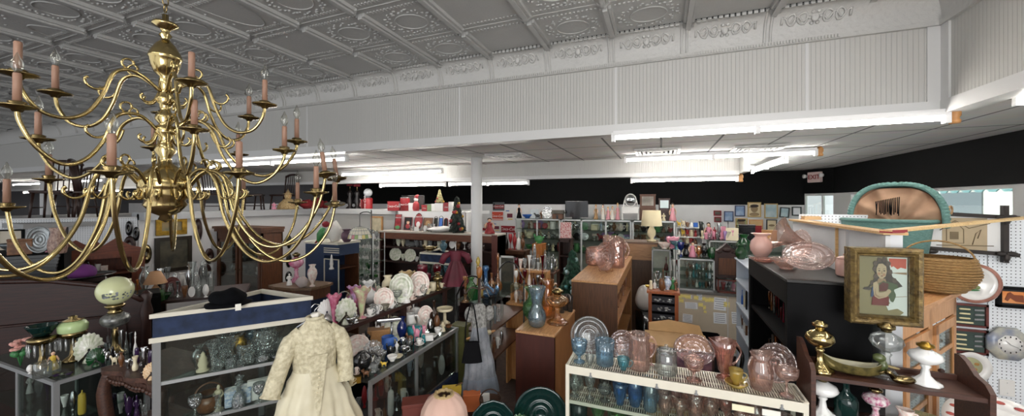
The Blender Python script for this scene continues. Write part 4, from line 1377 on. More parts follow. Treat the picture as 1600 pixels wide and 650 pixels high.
for s in (-1, 1):
 a, b = sorted((s * .05, s * (hl - .08)))
 d = obj('door', G().b2(a, a + .06, -.025, -.008, .6, h - .17).b2(b - .06, b, -.025, -.008, .6, h - .17).b2(a, b, -.025, -.008, h - .23, h - .17).b2(a, b, -.025, -.008, .6, .67).b2(a, b, -.02, -.01, 1.13, 1.16).b2(a, b, -.02, -.01, .88, .91), PN, r)
 obj('glass_pane', G().b2(a + .06, b - .06, -.016, -.013, .67, h - .23), M_PANE, d)
 obj('knob', G().ell((s * .085, -.04, 1.05), (.016, .016, .016), 10, 7), M_OAKD, d, label='dark round knob')
for z in (.9, 1.15):
 obj('shelf', G().b2(-hl + .08, hl - .08, .04, .2, z - .02, z), PNX, r)
QX0, QX1, QY = .17, .86, 5.1
r = root('counter', 'beige counter front papered with yellow notes and white sheets', 'counter', ((QX0 + QX1) / 2, QY + .3, 0))
w = (QX1 - QX0) / 2
obj('counter_top', G().b2(-w, w, -.32, .3, 1.03, 1.06), solid('counter edge grey', '5e5b58', .4), r)
obj('front_panel', G().b2(-w, w, -.3, -.28, .33, 1.03), solid('beige board', 'c8bba6', .8, var=.06), r)
obj('body', G().b2(-w, w, -.28, .3, 0, 1.03), M_OAKD, r)
obj('trim', G().b2(-w, w, -.304, -.3, .33, .36).b2(w - .13, w - .12, -.304, -.3, .33, 1.03), M_TRIMW, r)
M_NOTE = solid('yellow note', 'efe08a', .8)
M_PAPER = solid('white paper', 'eceef2', .8)
M_INK = solid('ink', '6b6f7a', .8)
rr = random.Random(8)
def paper(x, z, pw, ph, m, lines=0):
 px = -w + x * 2 * w
 g = G()
 T = Matrix.Translation((px, -.3025 - rr.random() * .002, z)) @ Matrix.Rotation(rr.uniform(-.06, .06), 4, 'Y')
 g.box((0, 0, 0), (pw, .001, ph), M=T)
 g.mi = 1
 for k in range(lines):
  g.box((rr.uniform(-.01, .01), -.001, ph * (.35 - .7 * k / max(1, lines - 1))), (pw * .75, .0006, ph * .035), M=T)
 return obj('note' if m is M_NOTE else 'notice', g, [m, M_INK], r)
for i, (x, z, a, b) in enumerate(((.05, .98, .06, .05), (.12, .99, .05, .04), (.2, .985, .06, .05), (.33, .98, .05, .05), (.43, .975, .06, .045), (.51, .965, .06, .05), (.57, .97, .05, .05), (.09, .93, .05, .045), (.4, .9, .05, .045), (.46, .87, .03, .05), (.47, .82, .03, .03), (.8, .93, .06, .06))):
 paper(x, z, a, b, M_NOTE, 2)
for x, z, a, b in ((.24, .985, .03, .045), (.38, 1.0, .06, .09), (.25, .88, .14, .08), (.19, .72, .11, .1), (.7, .93, .13, .15), (.7, .76, .14, .13), (.92, .78, .06, .14)):
 paper(x, z, a, b, M_PAPER, 5)
def glasscase(name, label, x0, x1, y0, y1, z0, z1, zs, fm=M_ALU, back=None, nx=(), post=.016, gm=None):
 r = root(name, label, 'showcase', ((x0 + x1) / 2, (y0 + y1) / 2, z0))
 w, dp, h = (x1 - x0) / 2, (y1 - y0) / 2, z1 - z0
 g = G()
 q = post
 for x in (-w, w):
  for y in (-dp, dp):
   g.box((x - (q / 2 if x > 0 else -q / 2), y - (q / 2 if y > 0 else -q / 2), h / 2), (q, q, h))
 for f in nx:
  x = -w + 2 * w * f
  g.box((x, -dp + q / 2, h / 2), (q * 1.3, q, h))
 for z in (q / 2, h - q / 2):
  g.b2(-w, w, -dp, -dp + q, z - q / 2, z + q / 2).b2(-w, w, dp - q, dp, z - q / 2, z + q / 2).b2(-w, -w + q, -dp, dp, z - q / 2, z + q / 2).b2(w - q, w, -dp, dp, z - q / 2, z + q / 2)
 obj('frame', g, fm, r)
 obj('glass_pane', G().b2(-w + q, w - q, -dp + .002, -dp + .005, q, h - q), M_PANE, r)
 if back:
  obj('back_panel', G().b2(-w, w, dp - .004, dp - .001, 0, h), back, r)
 obj('top', G().b2(-w, w, -dp, dp, h - .004, h + .002), gm or M_SHGL, r)
 obj('bottom', G().b2(-w + .001, w - .001, -dp + .001, dp - .001, .001, .02), fm, r)
 for z in zs:
  obj('glass_shelf', G().b2(-w + .002, w - .002, -dp + .01, dp - .006, z - z0 - .007, z - z0), M_SHGL, r)
 return r
M_BKG = solid('case back grey', 'bab8b1', .8, var=.15)
glasscase('glass_showcase', 'aluminium glass showcase of small bottles standing on the papered counter', .2, .60, 5.12, 5.42, 1.06, 1.45, (1.20, 1.30), back=M_BKG)
glasscase('glass_showcase', 'small red-wood framed glass case with red and white pieces on the papered counter', .63, .85, 5.12, 5.38, 1.06, 1.22, (), fm=wood('rosewood', '4b1f18', '6a2e22', 0), back=M_PAPER)
glasscase('glass_showcase', 'glass-fronted case of cranberry glass beside the papered counter', -.12, .12, 5.5, 5.8, .9, 1.50, (1.2,), back=M_BKG, fm=M_GREYF)
obj('stand', G().b2(-.12, .12, 5.5, 5.8, 0, .9), M_OAKD, None, label='dark wood stand under the case of cranberry glass', cat='stand')
ZB, YC0, YC1 = 1.71, 9.15, 9.6
M_CHR = solid('bright case frame', 'c9cccc', .35, metal=.4)
glasscase('glass_showcase', 'tall glass showcase at the back wall below the red signs', -3.53, -2.33, YC0, YC1, 0, ZB, (.9, 1.2, 1.45), fm=M_CHR, nx=(.5,), back=M_BKG, post=.03)
glasscase('glass_showcase', 'tall glass showcase at the back wall with lace dolls on top', -2.3, -.64, YC0, YC1, 0, ZB, (.9, 1.2, 1.45), fm=M_CHR, nx=(.3, .65), back=M_BKG, post=.03)
glasscase('glass_showcase', 'tall glass showcase at the back wall below the white vanity toy', -.62, .29, YC0, YC1, 0, ZB, (.9, 1.2, 1.45), fm=M_CHR, nx=(.5,), back=M_BKG, post=.03)
boxcase('toy_shelf', 'white open shelf of toys and boxed games at the back wall', 'shelf', .31, .86, 9.2, 9.5, 1.58, M_WHITE, 'y-', (1.0, 1.2, 1.37), t=.02)
glasscase('glass_counter', 'long glass counter of trinkets along the back wall right of the toy shelf', .9, 2.3, 8.6, 9.1, 0, 1.36, (.9, 1.13), fm=M_CHR, back=M_BKG, post=.025)
r = root('blanket_chest', 'brown wooden chest with a pale plank front carrying the cream lamp', 'chest', (-.30, 6.15, 0))
obj('body', G().b2(-.24, .24, -.2, .2, 0, 1.28), wood('chest dark', '38271d', '4f392b', 2), r)
obj('lid', G().b2(-.25, .25, -.22, .2, 1.28, 1.52), wood('chest plank', '7c5a3c', 'a07a55', 0), r, label='pale plank front')
obj('top', G().b2(-.26, .26, -.23, .21, 1.52, 1.545), wood('chest top', '4a3323', '64462f', 0), r)
p0 = at(1013, Y=4.35, z=0)
p1 = at(1060, Y=4.35, z=0)
r = root('jewel_cabinet', 'small orange-brown cabinet of dark trays topped with vases', 'cabinet', ((p0.x + p1.x) / 2, 4.45, 0))
w = (p1.x - p0.x) / 2
CH = wood('orange cherry', '7c3d1c', 'a4592c', 2)
obj('frame', G().b2(-w, -w + .035, -.12, .12, .62, 1.17).b2(w - .035, w, -.12, .12, .62, 1.17).b2(-w, w, -.12, .12, .62, .67).b2(-w - .015, w + .015, -.135, .13, 1.165, 1.19), CH, r)
obj('base', G().b2(-w - .01, w + .01, -.13, .13, 0, .62), CH, r)
for i in range(5):
 d = obj('tray', G().b2(-w + .036, w - .036, -.115, .1, .69 + i * .095, .755 + i * .095), solid('tray black', '23232b', .5), r)
 rr = random.Random(i)
 g = G()
 for k in range(9):
  g.ell((rr.uniform(-w + .06, w - .06), -.118, .715 + i * .095 + rr.uniform(-.01, .02)), (rr.uniform(.008, .02), .006, rr.uniform(.006, .014)), 7, 5)
 obj('jewellery', g, M_ALU, d)
obj('back_panel', G().b2(-w + .03, w - .03, .105, .118, .66, 1.165), M_BLK, r)
# ------------------------------------------------------------------ small things
GC = glass('clear glass', 'f8faf9', .12, gloss=.4, milk='f2f5f5')
GCC = glass('cut clear glass', 'f3f5f5', .34, cut=.9, cscale=9, gloss=1.4, milk='f4f6f6')
GPK = glass('pink glass', 'fef3ee', .24, gloss=.8, milk='fbe0d6')
GPKP = glass('pink pressed glass', 'fdeee8', .28, cut=.3, cscale=8, gloss=1.1, milk='fadbd0')
GPKD = glass('deep pink glass', 'f9ded6', .24, gloss=.8, milk='f4c8bb')
GMV = glass('mauve pink glass', 'faeeec', .18, cut=.3, cscale=10, gloss=.9, milk='ecd2cd')
GBL = glass('pale blue glass', 'e4f3fb', .22, gloss=.7, milk='c5e0f0')
GBLD = glass('bright blue glass', 'b4daf5', .3, gloss=.7, milk='7fbce8')
GAQ = glass('aqua glass', 'cdeff4', .22, gloss=.6, milk='9dd8e2')
GGR = glass('pale green glass', 'cfeccb', .3, gloss=.5, milk='93c98f')
GEM = glass('emerald glass', '257a3c', .6, gloss=.6)
GTE = glass('dark teal glass', '33706a', .5, gloss=.2, milk='2c5a55')
GAM = glass('amber glass', 'f6dcb8', .26, gloss=.7, milk='dca86e')
GYE = glass('yellow glass', 'f5e7a0', .4, gloss=.5, milk='f0dc86')
GCR = glass('cranberry glass', 'b0264c', .5, gloss=.5)
GRU = glass('ruby glass', '8e1426', .55, gloss=.5)
GPU = glass('purple glass', '6d4a86', .5, gloss=.5)
GCO = glass('cobalt glass', '2743a8', .55, gloss=.5)
GSM = glass('smoky glass', 'b3aaa4', .2, gloss=.4)
GIR = glass('iridescent glass', 'dcd8c8', .45, cut=.7, cscale=8, gloss=.7)
CW = solid('white china', 'eceae6', .18, coat=.3)
CM = solid('milk glass', 'f1f1ef', .15, coat=.4)
CCR = solid('cream china', 'e2d6b6', .25)
CPK = solid('pink satin glass', 'e2b7ab', .25, coat=.2)
CRO = solid('rose china', 'd48aa0', .25, coat=.2)
CMG = solid('magenta opaline', 'c0567e', .2, c2='d9a3b8', scale=4)
CGR = solid('pale green opaline', 'b9cf9a', .25, c2='dfe6c9', scale=8)
CFL = solid('floral china', 'ebe6dc', .2, c2='dcbcb2', scale=6)
CFG = solid('green floral china', 'e6e4da', .2, c2='b5bda0', scale=6)
CBW = solid('blue and white china', 'e4e8ee', .2, c2='8fa6c8', scale=8)
CBK = solid('black glaze', '121214', .15, coat=.3)
CBR = solid('brown glaze', '5b3a24', .3, c2='7a5132', scale=6)
CTE = solid('teal glaze', '2d7f86', .25, coat=.2)
CRD = solid('red paint', '8f2328', .35)
CBU = solid('blue paint', '2f5fae', .4)
CYL = solid('yellow paint', 'e4c24c', .4)
CGN = solid('green paint', '3c7a46', .4)
CPP = solid('lilac cloth', 'a98bc0', .8)
MSI = solid('silver plate', 'c4c6c8', .2, metal=1, var=.3, scale=9)
MPE = solid('pewter', '8b9194', .4, metal=.8, var=.2)
MGO = solid('gilt', 'b8923f', .3, metal=1, var=.4, scale=20)
SKIN = solid('doll skin', 'e3b99c', .45)
HAIRD = solid('dark hair', '2a1b15', .7)
HAIRB = solid('fair hair', 'b9935a', .7)
CLW = solid('white lace', 'e8e4da', .85, bump=.4, bscale=60)
CLP = solid('pink cloth', 'd99aa3', .85)
CLB = solid('blue cloth', '5d7fae', .85)
CLR = solid('red cloth', '7d2028', .85)
CLK = solid('black cloth', '0f0f11', .95, spec=.1)
CLT = solid('tan cloth', '9b7c58', .85)
WBR = solid('brown figure', '6b4a31', .5, var=.2)
WORD = {CLK: 'black cloth', CPP: 'lilac', CLT: 'tan cloth', CLW: 'white lace', CPK: 'pink satin', GC: 'clear glass', GCC: 'cut crystal', GPK: 'pink glass', GPKP: 'pink pressed glass', GPKD: 'deep pink glass', GMV: 'mauve-pink glass', GBL: 'pale blue glass',
  GBLD: 'bright blue glass', GAQ: 'aqua glass', GGR: 'pale green glass', GEM: 'emerald glass', GTE: 'dark teal glass', GAM: 'amber glass', GYE: 'yellow glass',
  GCR: 'cranberry glass', GRU: 'ruby glass', GPU: 'purple glass', GCO: 'cobalt glass', GSM: 'smoky glass', GIR: 'iridescent glass', CW: 'white china', CM: 'milk glass',
  CCR: 'cream china', CPK: 'pink satin glass', CRO: 'rose pink china', CMG: 'magenta', CGR: 'pale green', CFL: 'rose-flowered china', CFG: 'green-flowered china',
  CBW: 'blue-white china', CBK: 'glossy black', CBR: 'brown glazed', CTE: 'teal', CRD: 'red', CBU: 'blue', CYL: 'yellow', CGN: 'green', MSI: 'silver', MPE: 'pewter',
  MGO: 'gilt', M_BRASSD: 'brass', WBR: 'brown'}
NOUN = {'vase': 'vase', 'bulb_vase': 'bulbous vase', 'pinch_vase': 'waisted vase', 'trumpet_vase': 'trumpet vase', 'urn_vase': 'urn vase', 'rose_bowl': 'rose bowl', 'pot': 'pot', 'bowl': 'bowl',
  'footed_bowl': 'footed bowl', 'goblet': 'goblet', 'wine_glass': 'wine glass', 'coupe': 'coupe glass', 'sherbet': 'sherbet dish', 'tumbler': 'tumbler', 'jar': 'jar', 'bottle': 'bottle',
  'decanter': 'decanter', 'genie_bottle': 'long-necked bottle', 'candlestick': 'candlestick', 'cup': 'cup', 'mug': 'mug', 'pitcher': 'pitcher', 'straight_pitcher': 'pitcher',
  'ball_pitcher': 'ball pitcher', 'flared_pitcher': 'flared pitcher', 'teapot': 'teapot', 'creamer': 'creamer', 'bell': 'bell', 'shaker': 'shaker', 'tin': 'tin', 'cake_stand': 'cake stand',
  'figure': 'lady figurine', 'standing_figure': 'standing figurine', 'egg': 'egg ornament', 'obelisk': 'ornament', 'plate': 'upright plate', 'oval_plate': 'upright oval plate',
  'flat_plate': 'dish', 'saucer_cup': 'cup and saucer', 'oil_lamp': 'oil lamp', 'table_lamp': 'table lamp', 'doll': 'doll', 'bird': 'bird figurine', 'animal': 'animal figurine',
  'shell': 'fan-shaped dish', 'box': 'box', 'book': 'book', 'card': 'card', 'clock': 'mantel clock', 'frame': 'photo frame', 'basket': 'basket', 'flowers': 'flower spray',
  'epergne': 'epergne', 'candle': 'candle', 'lamp_globe': 'lamp globe'}
CAT = {'bulb_vase': 'vase', 'pinch_vase': 'vase', 'trumpet_vase': 'vase', 'urn_vase': 'vase', 'rose_bowl': 'bowl', 'footed_bowl': 'bowl', 'wine_glass': 'glass', 'goblet': 'glass', 'coupe': 'glass',
       'sherbet': 'dish', 'tumbler': 'glass', 'decanter': 'decanter', 'genie_bottle': 'bottle', 'straight_pitcher': 'pitcher', 'ball_pitcher': 'pitcher', 'flared_pitcher': 'pitcher',
       'figure': 'figurine', 'standing_figure': 'figurine', 'egg': 'ornament', 'obelisk': 'ornament', 'oval_plate': 'plate', 'flat_plate': 'dish', 'saucer_cup': 'cup', 'oil_lamp': 'lamp',
       'table_lamp': 'lamp', 'bird': 'figurine', 'animal': 'figurine', 'shell': 'dish', 'card': 'card', 'frame': 'photo frame', 'flowers': 'flowers', 'lamp_globe': 'lamp globe'}
NAME = {'vase': 'vase', 'card': 'greeting_card', 'box': 'trinket_box', 'plate': 'display_plate', 'oval_plate': 'oval_plate', 'shell': 'fan_dish', 'figure': 'lady_figurine', 'clock': 'mantel_clock',
  'standing_figure': 'standing_figurine', 'bird': 'bird_figurine', 'animal': 'animal_figurine', 'flat_plate': 'serving_dish', 'cup': 'teacup', 'sherbet': 'sherbet_dish', 'obelisk': 'ornament',
  'egg': 'egg_ornament', 'frame': 'photo_frame', 'saucer_cup': 'cup_and_saucer', 'flowers': 'flower_spray', 'shaker': 'shaker'}
PARTS = {'oil_lamp': {'burner': M_BRASSD}, 'doll': {'head': SKIN, 'arm': SKIN, 'hair': HAIRD}, 'frame': {'picture': M_PAPER}, 'clock': {'clock_face': CW}, 'flowers': {'leaves': CGN}}
def I(kind, px, w, h, mat, label, z, Y=None, X=None, py=None, d=None, cat=None, name=None, group=None, parts=None, q=20, rz=None, dy=None, turn=0, kid=True):
 p = at(px, py, z, X, Y, d)
 p.z += .002
 dd = depth(p)
 k = kind.partition(':')[0]
 W, H = w * dd * cphi(px) / FPX, h * dd / FPX
 D = dy * dd * cphi(px) / FPX if dy else (H if k in ('plate', 'oval_plate') else None)
 if D and k in ('plate', 'oval_plate'):
  D = W
 return put(kind, p, W, H, mat, label, cat or CAT.get(k, k), name or NAME.get(k, k), (facing(p) if rz is None else rz) + turn, group, parts or PARTS.get(k), q, D, kid)
def row(where, px0, px1, items, z, Y=None, X=None, py=None, d=None, jit=0, group=None, q=14, seed=0, kid=True, fr='from left'):
 """a line of different small things; every label counts along the row"""
 rr = random.Random(seed or hash_(where))
 n = len(items)
 group = group or 'pieces ' + where
 for i, (kind, h, asp, mat) in enumerate(items):
  px = px0 + (px1 - px0) * (i + .5) / n
  k = kind.partition(':')[0]
  lab = '%s %s %s %s %s' % (WORD[mat], NOUN[k], nth(i), fr, where)
  yy = Y + rr.uniform(-jit, jit) if Y else None
  xx = X + rr.uniform(-jit, jit) if X else None
  wpx = min(h * asp, abs(px1 - px0) / n * 1.02)
  I(kind, px, wpx, h, mat, lab, z, Y=yy, X=xx, py=py, d=d, q=q, group=group, turn=rr.uniform(-.3, .3) if k not in ('plate', 'oval_plate') else 0, kid=kid)
def hash_(s):
 v = 7
 for c in s:
  v = (v * 31 + ord(c)) % 1000003
 return v
def mix(n, kinds, mats, h0, h1, seed):
 rr = random.Random(seed)
 out = []
 for i in range(n):
  k, asp = rr.choice(kinds)
  out.append((k, rr.uniform(h0, h1) * (.7 if asp > 1 else 1), asp, rr.choice(mats)))
 return out
CRYS = [('vase', .6), ('trumpet_vase', .55), ('bowl', 1.4), ('goblet', .55), ('decanter:stop', .45), ('footed_bowl', .9), ('tumbler', .75), ('obelisk', .5), ('jar:lid', .7), ('candlestick', .4), ('bell', .6), ('rose_bowl', 1.0)]
CHIN = [('plate', 1), ('cup', 1.2), ('figure', .55), ('vase', .6), ('teapot', 1), ('bird', .9), ('bowl', 1.5), ('saucer_cup', 1.6), ('box', 1.3), ('creamer', .8), ('standing_figure', .4), ('animal', 1.0), ('egg', .6)]
STEM = [('wine_glass', .45), ('goblet', .5), ('coupe', .6), ('sherbet', .9), ('tumbler', .7)]
BOTT = [('bottle', .4), ('decanter', .45), ('jar', .6), ('genie_bottle:stop', .35), ('shaker', .45), ('pot', .8), ('pinch_vase', .5)]
TOYS = [('doll', .55), ('figure', .5), ('standing_figure', .4), ('animal', 1.0), ('tin', .8), ('box', 1.2), ('bird', .9), ('bell', .6), ('mug', .9)]
# ---- on the ivory showcase
I('plate', 921, 60, 60, GC, 'large clear glass plate standing upright at the end of the ivory showcase', 1.15, Y=2.475, q=40)
I('sherbet', 905, 25, 34, GBL, 'pale blue footed sherbet glass before the large clear plate', 1.15, Y=2.34, q=30)
I('cup', 921.5, 14, 15, GC, 'tiny clear glass cup between the blue sherbet and the blue ribbed jar', 1.15, Y=2.325)
I('tumbler', 945, 31, 38, GBL, 'pale blue ribbed glass ice bucket on the ivory showcase', 1.15, Y=2.365, q=48, cat='ice bucket', name='ice_bucket')
I('cup', 974, 20, 19, GAQ, 'small aqua glass cup at the foot of the pink pitcher', 1.15, Y=2.325)
I('plate', 974, 44, 46, GMV, 'pale pink glass plate standing behind the aqua cup', 1.15, Y=2.48, q=40)
I('straight_pitcher', 999, 40, 54, GPK, 'pink ribbed glass pitcher with rounded spout on the ivory showcase', 1.15, Y=2.385, q=48, rz=.35)
I('jar:lid', 1041, 34, 35, GC, 'clear glass cookie jar with a knobbed lid on the ivory showcase', 1.15, Y=2.365, q=48)
I('oval_plate', 1085, 66, 64, GMV, 'mauve-pink oval platter standing behind the lidded candy dish', 1.15, Y=2.485, q=40)
I('goblet:lid', 1084, 34, 32, GPKP, 'pink lidded candy dish on a short foot', 1.15, Y=2.34, q=32)
I('flared_pitcher', 1132, 40, 60, GPKD, 'tall deep pink flared pitcher with a scalloped rim', 1.15, Y=2.42, q=54, rz=.3)
I('saucer_cup', 1150, 38, 28, GYE, 'yellow glass cup standing in its saucer on the ivory showcase', 1.15, Y=2.335, q=24)
I('ball_pitcher', 1189, 39, 56, GPK, 'round pink ribbed ball pitcher before the scalloped pink plate', 1.15, Y=2.36, q=54, rz=-2.6)
I('plate:scal', 1213, 64, 60, GMV, 'scalloped mauve-pink plate upright at the right end of the ivory showcase', 1.15, Y=2.485, q=40)
I('coupe', 1229, 40, 43, GPK, 'pink champagne coupe at the front corner of the ivory showcase', 1.15, Y=2.325, q=32)
I('goblet', 1018, 12, 34, GMV, 'slim mauve glass goblet between pink pitcher and cookie jar', 1.15, Y=2.455)
W1S = 'along the front of the ivory showcase shelf'
row(W1S, 886, 1240, [('sherbet', 26, .8, GC), ('goblet', 40, .5, GC), ('goblet:lid', 22, 1.5, GC), ('cup', 34, .9, GBLD), ('pot', 46, .9, GBLD), ('tumbler', 42, .65, GBL), ('creamer', 32, .8, GPK), ('bowl', 22, 1.3, GPK), ('tumbler', 36, .7, GPKP),
 ('sherbet', 30, .9, GPK), ('goblet', 40, .6, GPKD), ('cup', 26, 1.1, GPKP), ('tumbler', 38, .65, GPK), ('creamer', 30, .8, GPKD), ('sherbet', 30, .8, GMV)], .934, Y=2.35, jit=.012, q=18)
row('along the back of the ivory showcase shelf', 892, 1236, [('tumbler', 40, .6, GC), ('goblet', 46, .5, GC), ('tumbler', 44, .6, GSM), ('vase', 46, .5, GSM), ('bowl', 32, 1, GBL), ('goblet', 46, .55, GBL), ('decanter', 50, .5, GBL), ('tumbler', 40, .6, GMV),
 ('jar', 40, .7, GPKP), ('tumbler', 46, .6, GPKP), ('vase', 48, .5, GPK), ('goblet', 46, .5, GPK), ('jar', 38, .7, GMV), ('tumbler', 44, .6, GMV), ('goblet', 44, .5, GMV), ('tumbler', 40, .6, GC)], .934, Y=2.455, jit=.012)
row('along the lower ivory showcase shelf', 889, 1250, [('tumbler', 46, .6, GTE), ('goblet', 50, .5, GGR), ('sherbet', 40, .8, GGR), ('tumbler', 50, .6, GTE), ('creamer', 44, .7, GGR), ('goblet', 52, .5, GEM), ('tumbler', 46, .6, GGR), ('vase', 50, .5, GGR),
 ('sherbet', 44, .8, GMV), ('tumbler', 48, .6, GPKD), ('goblet', 50, .5, GMV), ('tumbler', 46, .6, GPK)], .70, Y=2.38, jit=.03)
M_CARD = solid('cardboard', 'a9875c', .85, var=.1)
p = at(1062, Y=2.85, z=0)
r = root('cardboard_box', 'open brown cardboard box with a dark picture standing before it, behind the ivory showcase', 'box', (p.x, 3.0, 0), .05)
obj('carton', G().b2(-.23, .2, -.12, .2, .5, 1.13), M_CARD, r)
obj('flap', G().prism([(-.2, 0), (.19, 0), (.17, .08), (-.05, .11), (-.2, .07)], -.004, .004, M=Matrix.Translation((0, .2, 1.13)) @ Matrix.Rotation(radians(40), 4, 'X')), M_CARD, r)
obj('foot', G().b2(-.2, .18, -.1, .18, 0, .5), M_CARD, r)
p = at(1072, Y=2.78, z=0)
r = root('framed_print', 'dark floral print in a thin brown frame leaning on the cardboard box', 'picture', (p.x, 2.80, .81), .05)
obj('frame', G().b2(-.17, .17, -.01, .01, 0, .015).b2(-.17, .17, -.01, .01, .325, .34).b2(-.17, -.157, -.01, .01, 0, .34).b2(.157, .17, -.01, .01, 0, .34), M_OAKD, r)
obj('picture', G().b2(-.157, .157, -.004, .004, .01, .33), solid('dark print', '43324a', .6, c2='8c6672', scale=14), r)
obj('stand', G().b2(-.1, .1, -.01, .04, -.31, 0), M_CARD, r)
# ---- on the plywood cabinet and the tall shelf unit
I('bulb_vase', 832, 32, 50, GGR, 'pale green bulbous glass vase on the mahogany-front cabinet', 1.1, py=499, q=32)
I('pinch_vase', 839, 29, 62, glass('faintly blue glass', 'eef6fb', .2, gloss=.6, milk='d3e2ee'), 'clear bluish waisted glass vase at the front of the mahogany cabinet', 1.1, py=510, q=32)
I('pitcher', 856, 24, 58, GAM, 'amber glass pitcher behind the waisted vase', 1.1, py=495, q=28)
I('oil_lamp', 871, 36, 54, GAM, 'amber glass oil lamp with a dark burner on the mahogany cabinet', 1.1, py=505, q=40, parts={'burner': M_BRASSD})
for i, (px, py) in enumerate(((878, 489), (885, 485), (891, 487))):
 I('tumbler', px, 9, 25, GSM, 'smoky tall tumbler at the back of the mahogany cabinet, %s of three' % nth(i), 1.1, py=py)
T2 = 'on the tall plywood shelf unit'
I('jar', 930, 30, 27, GPKP, 'squat pink glass jar ' + T2, 1.35, py=414, q=32)
I('plate', 947, 40, 46, GPKP, 'pink glass plate leaning in a wire stand ' + T2, 1.35, py=424, q=36, turn=-.7)
I('tumbler', 953, 22, 40, GPK, 'pink ribbed tumbler ' + T2, 1.35, py=408, q=32)
I('straight_pitcher', 964, 28, 42, GPKP, 'pink pressed glass pitcher at the right edge ' + T2, 1.35, py=418, q=36)
I('bowl', 938, 34, 16, GPK, 'pink glass bowl at the back ' + T2, 1.35, py=402, q=32)
I('plate', 965, 34, 36, GPKP, 'pink glass plate standing behind the pitcher ' + T2, 1.35, py=405, q=36, turn=-.5)
p = at(947, 424, 1.35)
g = G()
for s in (-1, 1):
 g.tube([(s * .05, -.07, .03), (s * .05, -.05, .003), (s * .05, .06, .003), (s * .045, .04, .16)], .003, 6)
g.tube([(-.05, .06, .003), (.05, .06, .003)], .003, 6)
obj('plate_stand', g, solid('copper wire', '8a5a3a', .4, metal=.8), None, p, facing(p) - .7, 'copper wire plate stand holding the leaning pink plate', 'stand')
row('inside the tall plywood shelf unit', 964, 979, mix(4, CRYS, [GPK, GPKP, GMV], 24, 34, 3), .9, X=-.47, seed=3, fr='from the front')
# ---- on the black bookcase
T3 = 'on the black bookcase'
I('rose_bowl', 1189, 36, 37, CPK, 'opaque pink rose bowl ' + T3, 1.70, py=402, q=40)
I('oval_plate', 1262, 84, 62, GPKP, 'large oval pink glass platter propped upright at the front ' + T3, 1.70, py=431, q=56)
I('plate:scal', 1252, 34, 46, GPKP, 'pink hobnail plate standing at the back ' + T3, 1.70, py=405, q=48)
I('bowl', 1228, 48, 17, GPKP, 'shallow pink hobnail bowl lying before the platter ' + T3, 1.70, py=421, q=48)
I('flat_plate', 1192, 44, 5, GPKD, 'flat pink glass dish under the rose bowl ' + T3, 1.70, py=409, q=40)
I('jar:lid', 1320, 30, 27, CPK, 'small ribbed pink box with lid at the right end ' + T3, 1.70, py=432, q=32)
p = at(1226, 404, 1.70)
g = G().lathe(hollow([(0, 0), (.02, 0), (.028, .02), (.035, .05), (.075, .13), (.135, .19), (.14, .195)], .005), 40, rib=(16, .02), M=Matrix.Translation((.13, 0, .125)) @ Matrix.Rotation(radians(-68), 4, 'Y'))
obj('flared_bowl', g, GPK, None, p, facing(p) + .25, 'large flared pink glass bowl tipped on its side beside the rose bowl', 'bowl')
row('along the upper shelf in the black bookcase', 1226, 1200, mix(7, CRYS, [GRU, GAM, GCR, GC], 26, 38, 9), 1.30, X=.80, seed=2, fr='from the front')
row('along the middle shelf in the black bookcase', 1226, 1200, [('footed_bowl', 44, 1.1, GAM), ('sherbet', 34, .9, GSM), ('footed_bowl', 40, 1, GAM), ('goblet', 36, .6, GC), ('bowl', 22, 1.2, GSM)], .95, X=.80, seed=5, fr='from the front')
I('vase', 1162, 24, 36, GEM, 'emerald green glass vase on the pale blue metal shelving', 1.565, X=.80, q=32)
I('rose_bowl', 1158, 20, 22, GEM, 'low emerald green glass bowl at the end of the metal shelving', 1.565, X=.755, q=28)
row('along the pale blue metal shelving', 1168, 1158, mix(3, BOTT, [CBU, CBK, CCR], 18, 30, 7), 1.1, X=.77, seed=4, fr='from the front')
row('low in the pale blue metal shelving', 1168, 1158, mix(3, CHIN, [CTE, CBR, CW], 18, 26, 17), .85, X=.77, seed=6, fr='from the front')
# ---- the brown hutch-shelf of lamps
I('oil_lamp', 1281, 50, 78, M_BRASS, 'polished brass oil lamp on a round foot at the left of the brown shelf', 1.275, Y=2.40, q=36, parts={'burner': M_BRASS, 'oil_font': M_BRASS})
I('oil_lamp', 1385, 58, 84, GC, 'clear ribbed glass oil lamp with brass burner below the framed portrait', 1.275, Y=2.44, q=40)
I('oil_lamp', 1446, 60, 64, CM, 'white milk glass oil lamp at the right of the brown shelf', 1.275, Y=2.42, q=36, parts={'burner': MGO})
I('oil_lamp', 1285, 52, 63, CM, 'white milk glass lamp under the shelf below the brass lamp', 1.04, Y=2.42, q=36)
I('bottle', 1322, 40, 62, GTE, 'dark teal glass bottle under the brown shelf', 1.04, Y=2.42, q=30)
I('oil_lamp', 1368, 46, 56, solid('rose painted china', 'ece6e4', .2, c2='b04a78', scale=7), 'white lamp painted with purple-red roses under the brown shelf', 1.04, Y=2.43, q=34)
I('creamer', 1416, 32, 36, CFL, 'white cream jug with roses under the brown shelf', 1.04, Y=2.38, q=28)
I('box', 1452, 46, 26, solid('green mosaic tin', '5a7a5c', .4, c2='c9b37a', scale=20), 'green and gold box with a lid under the brown shelf', 1.04, Y=2.42)
p = at(1333, Y=2.40, z=1.275)
r = root('duck_planter', 'olive ceramic canoe planter with a mallard duck head resting on the brown shelf', 'planter', p, facing(p) + .25)
def hull(u, v):
 x = (u - .5) * .24
 w = .04 * (1 - (abs(u - .5) * 2) ** 2.4) + .003
 a = pi * (v * 1.0) - pi / 2
 return Vector((x, w * sin(a), .012 + .05 * (1 - cos(a)) + .035 * (abs(u - .5) * 2) ** 3 - .05 * 0))
g = G().grid(lambda u, v: Vector((hull(u, v).x, hull(u, v).y, .06 + .03 * (abs(u - .5) * 2) ** 3 - .055 * cos(pi * (v - .5)))), 24, 12)
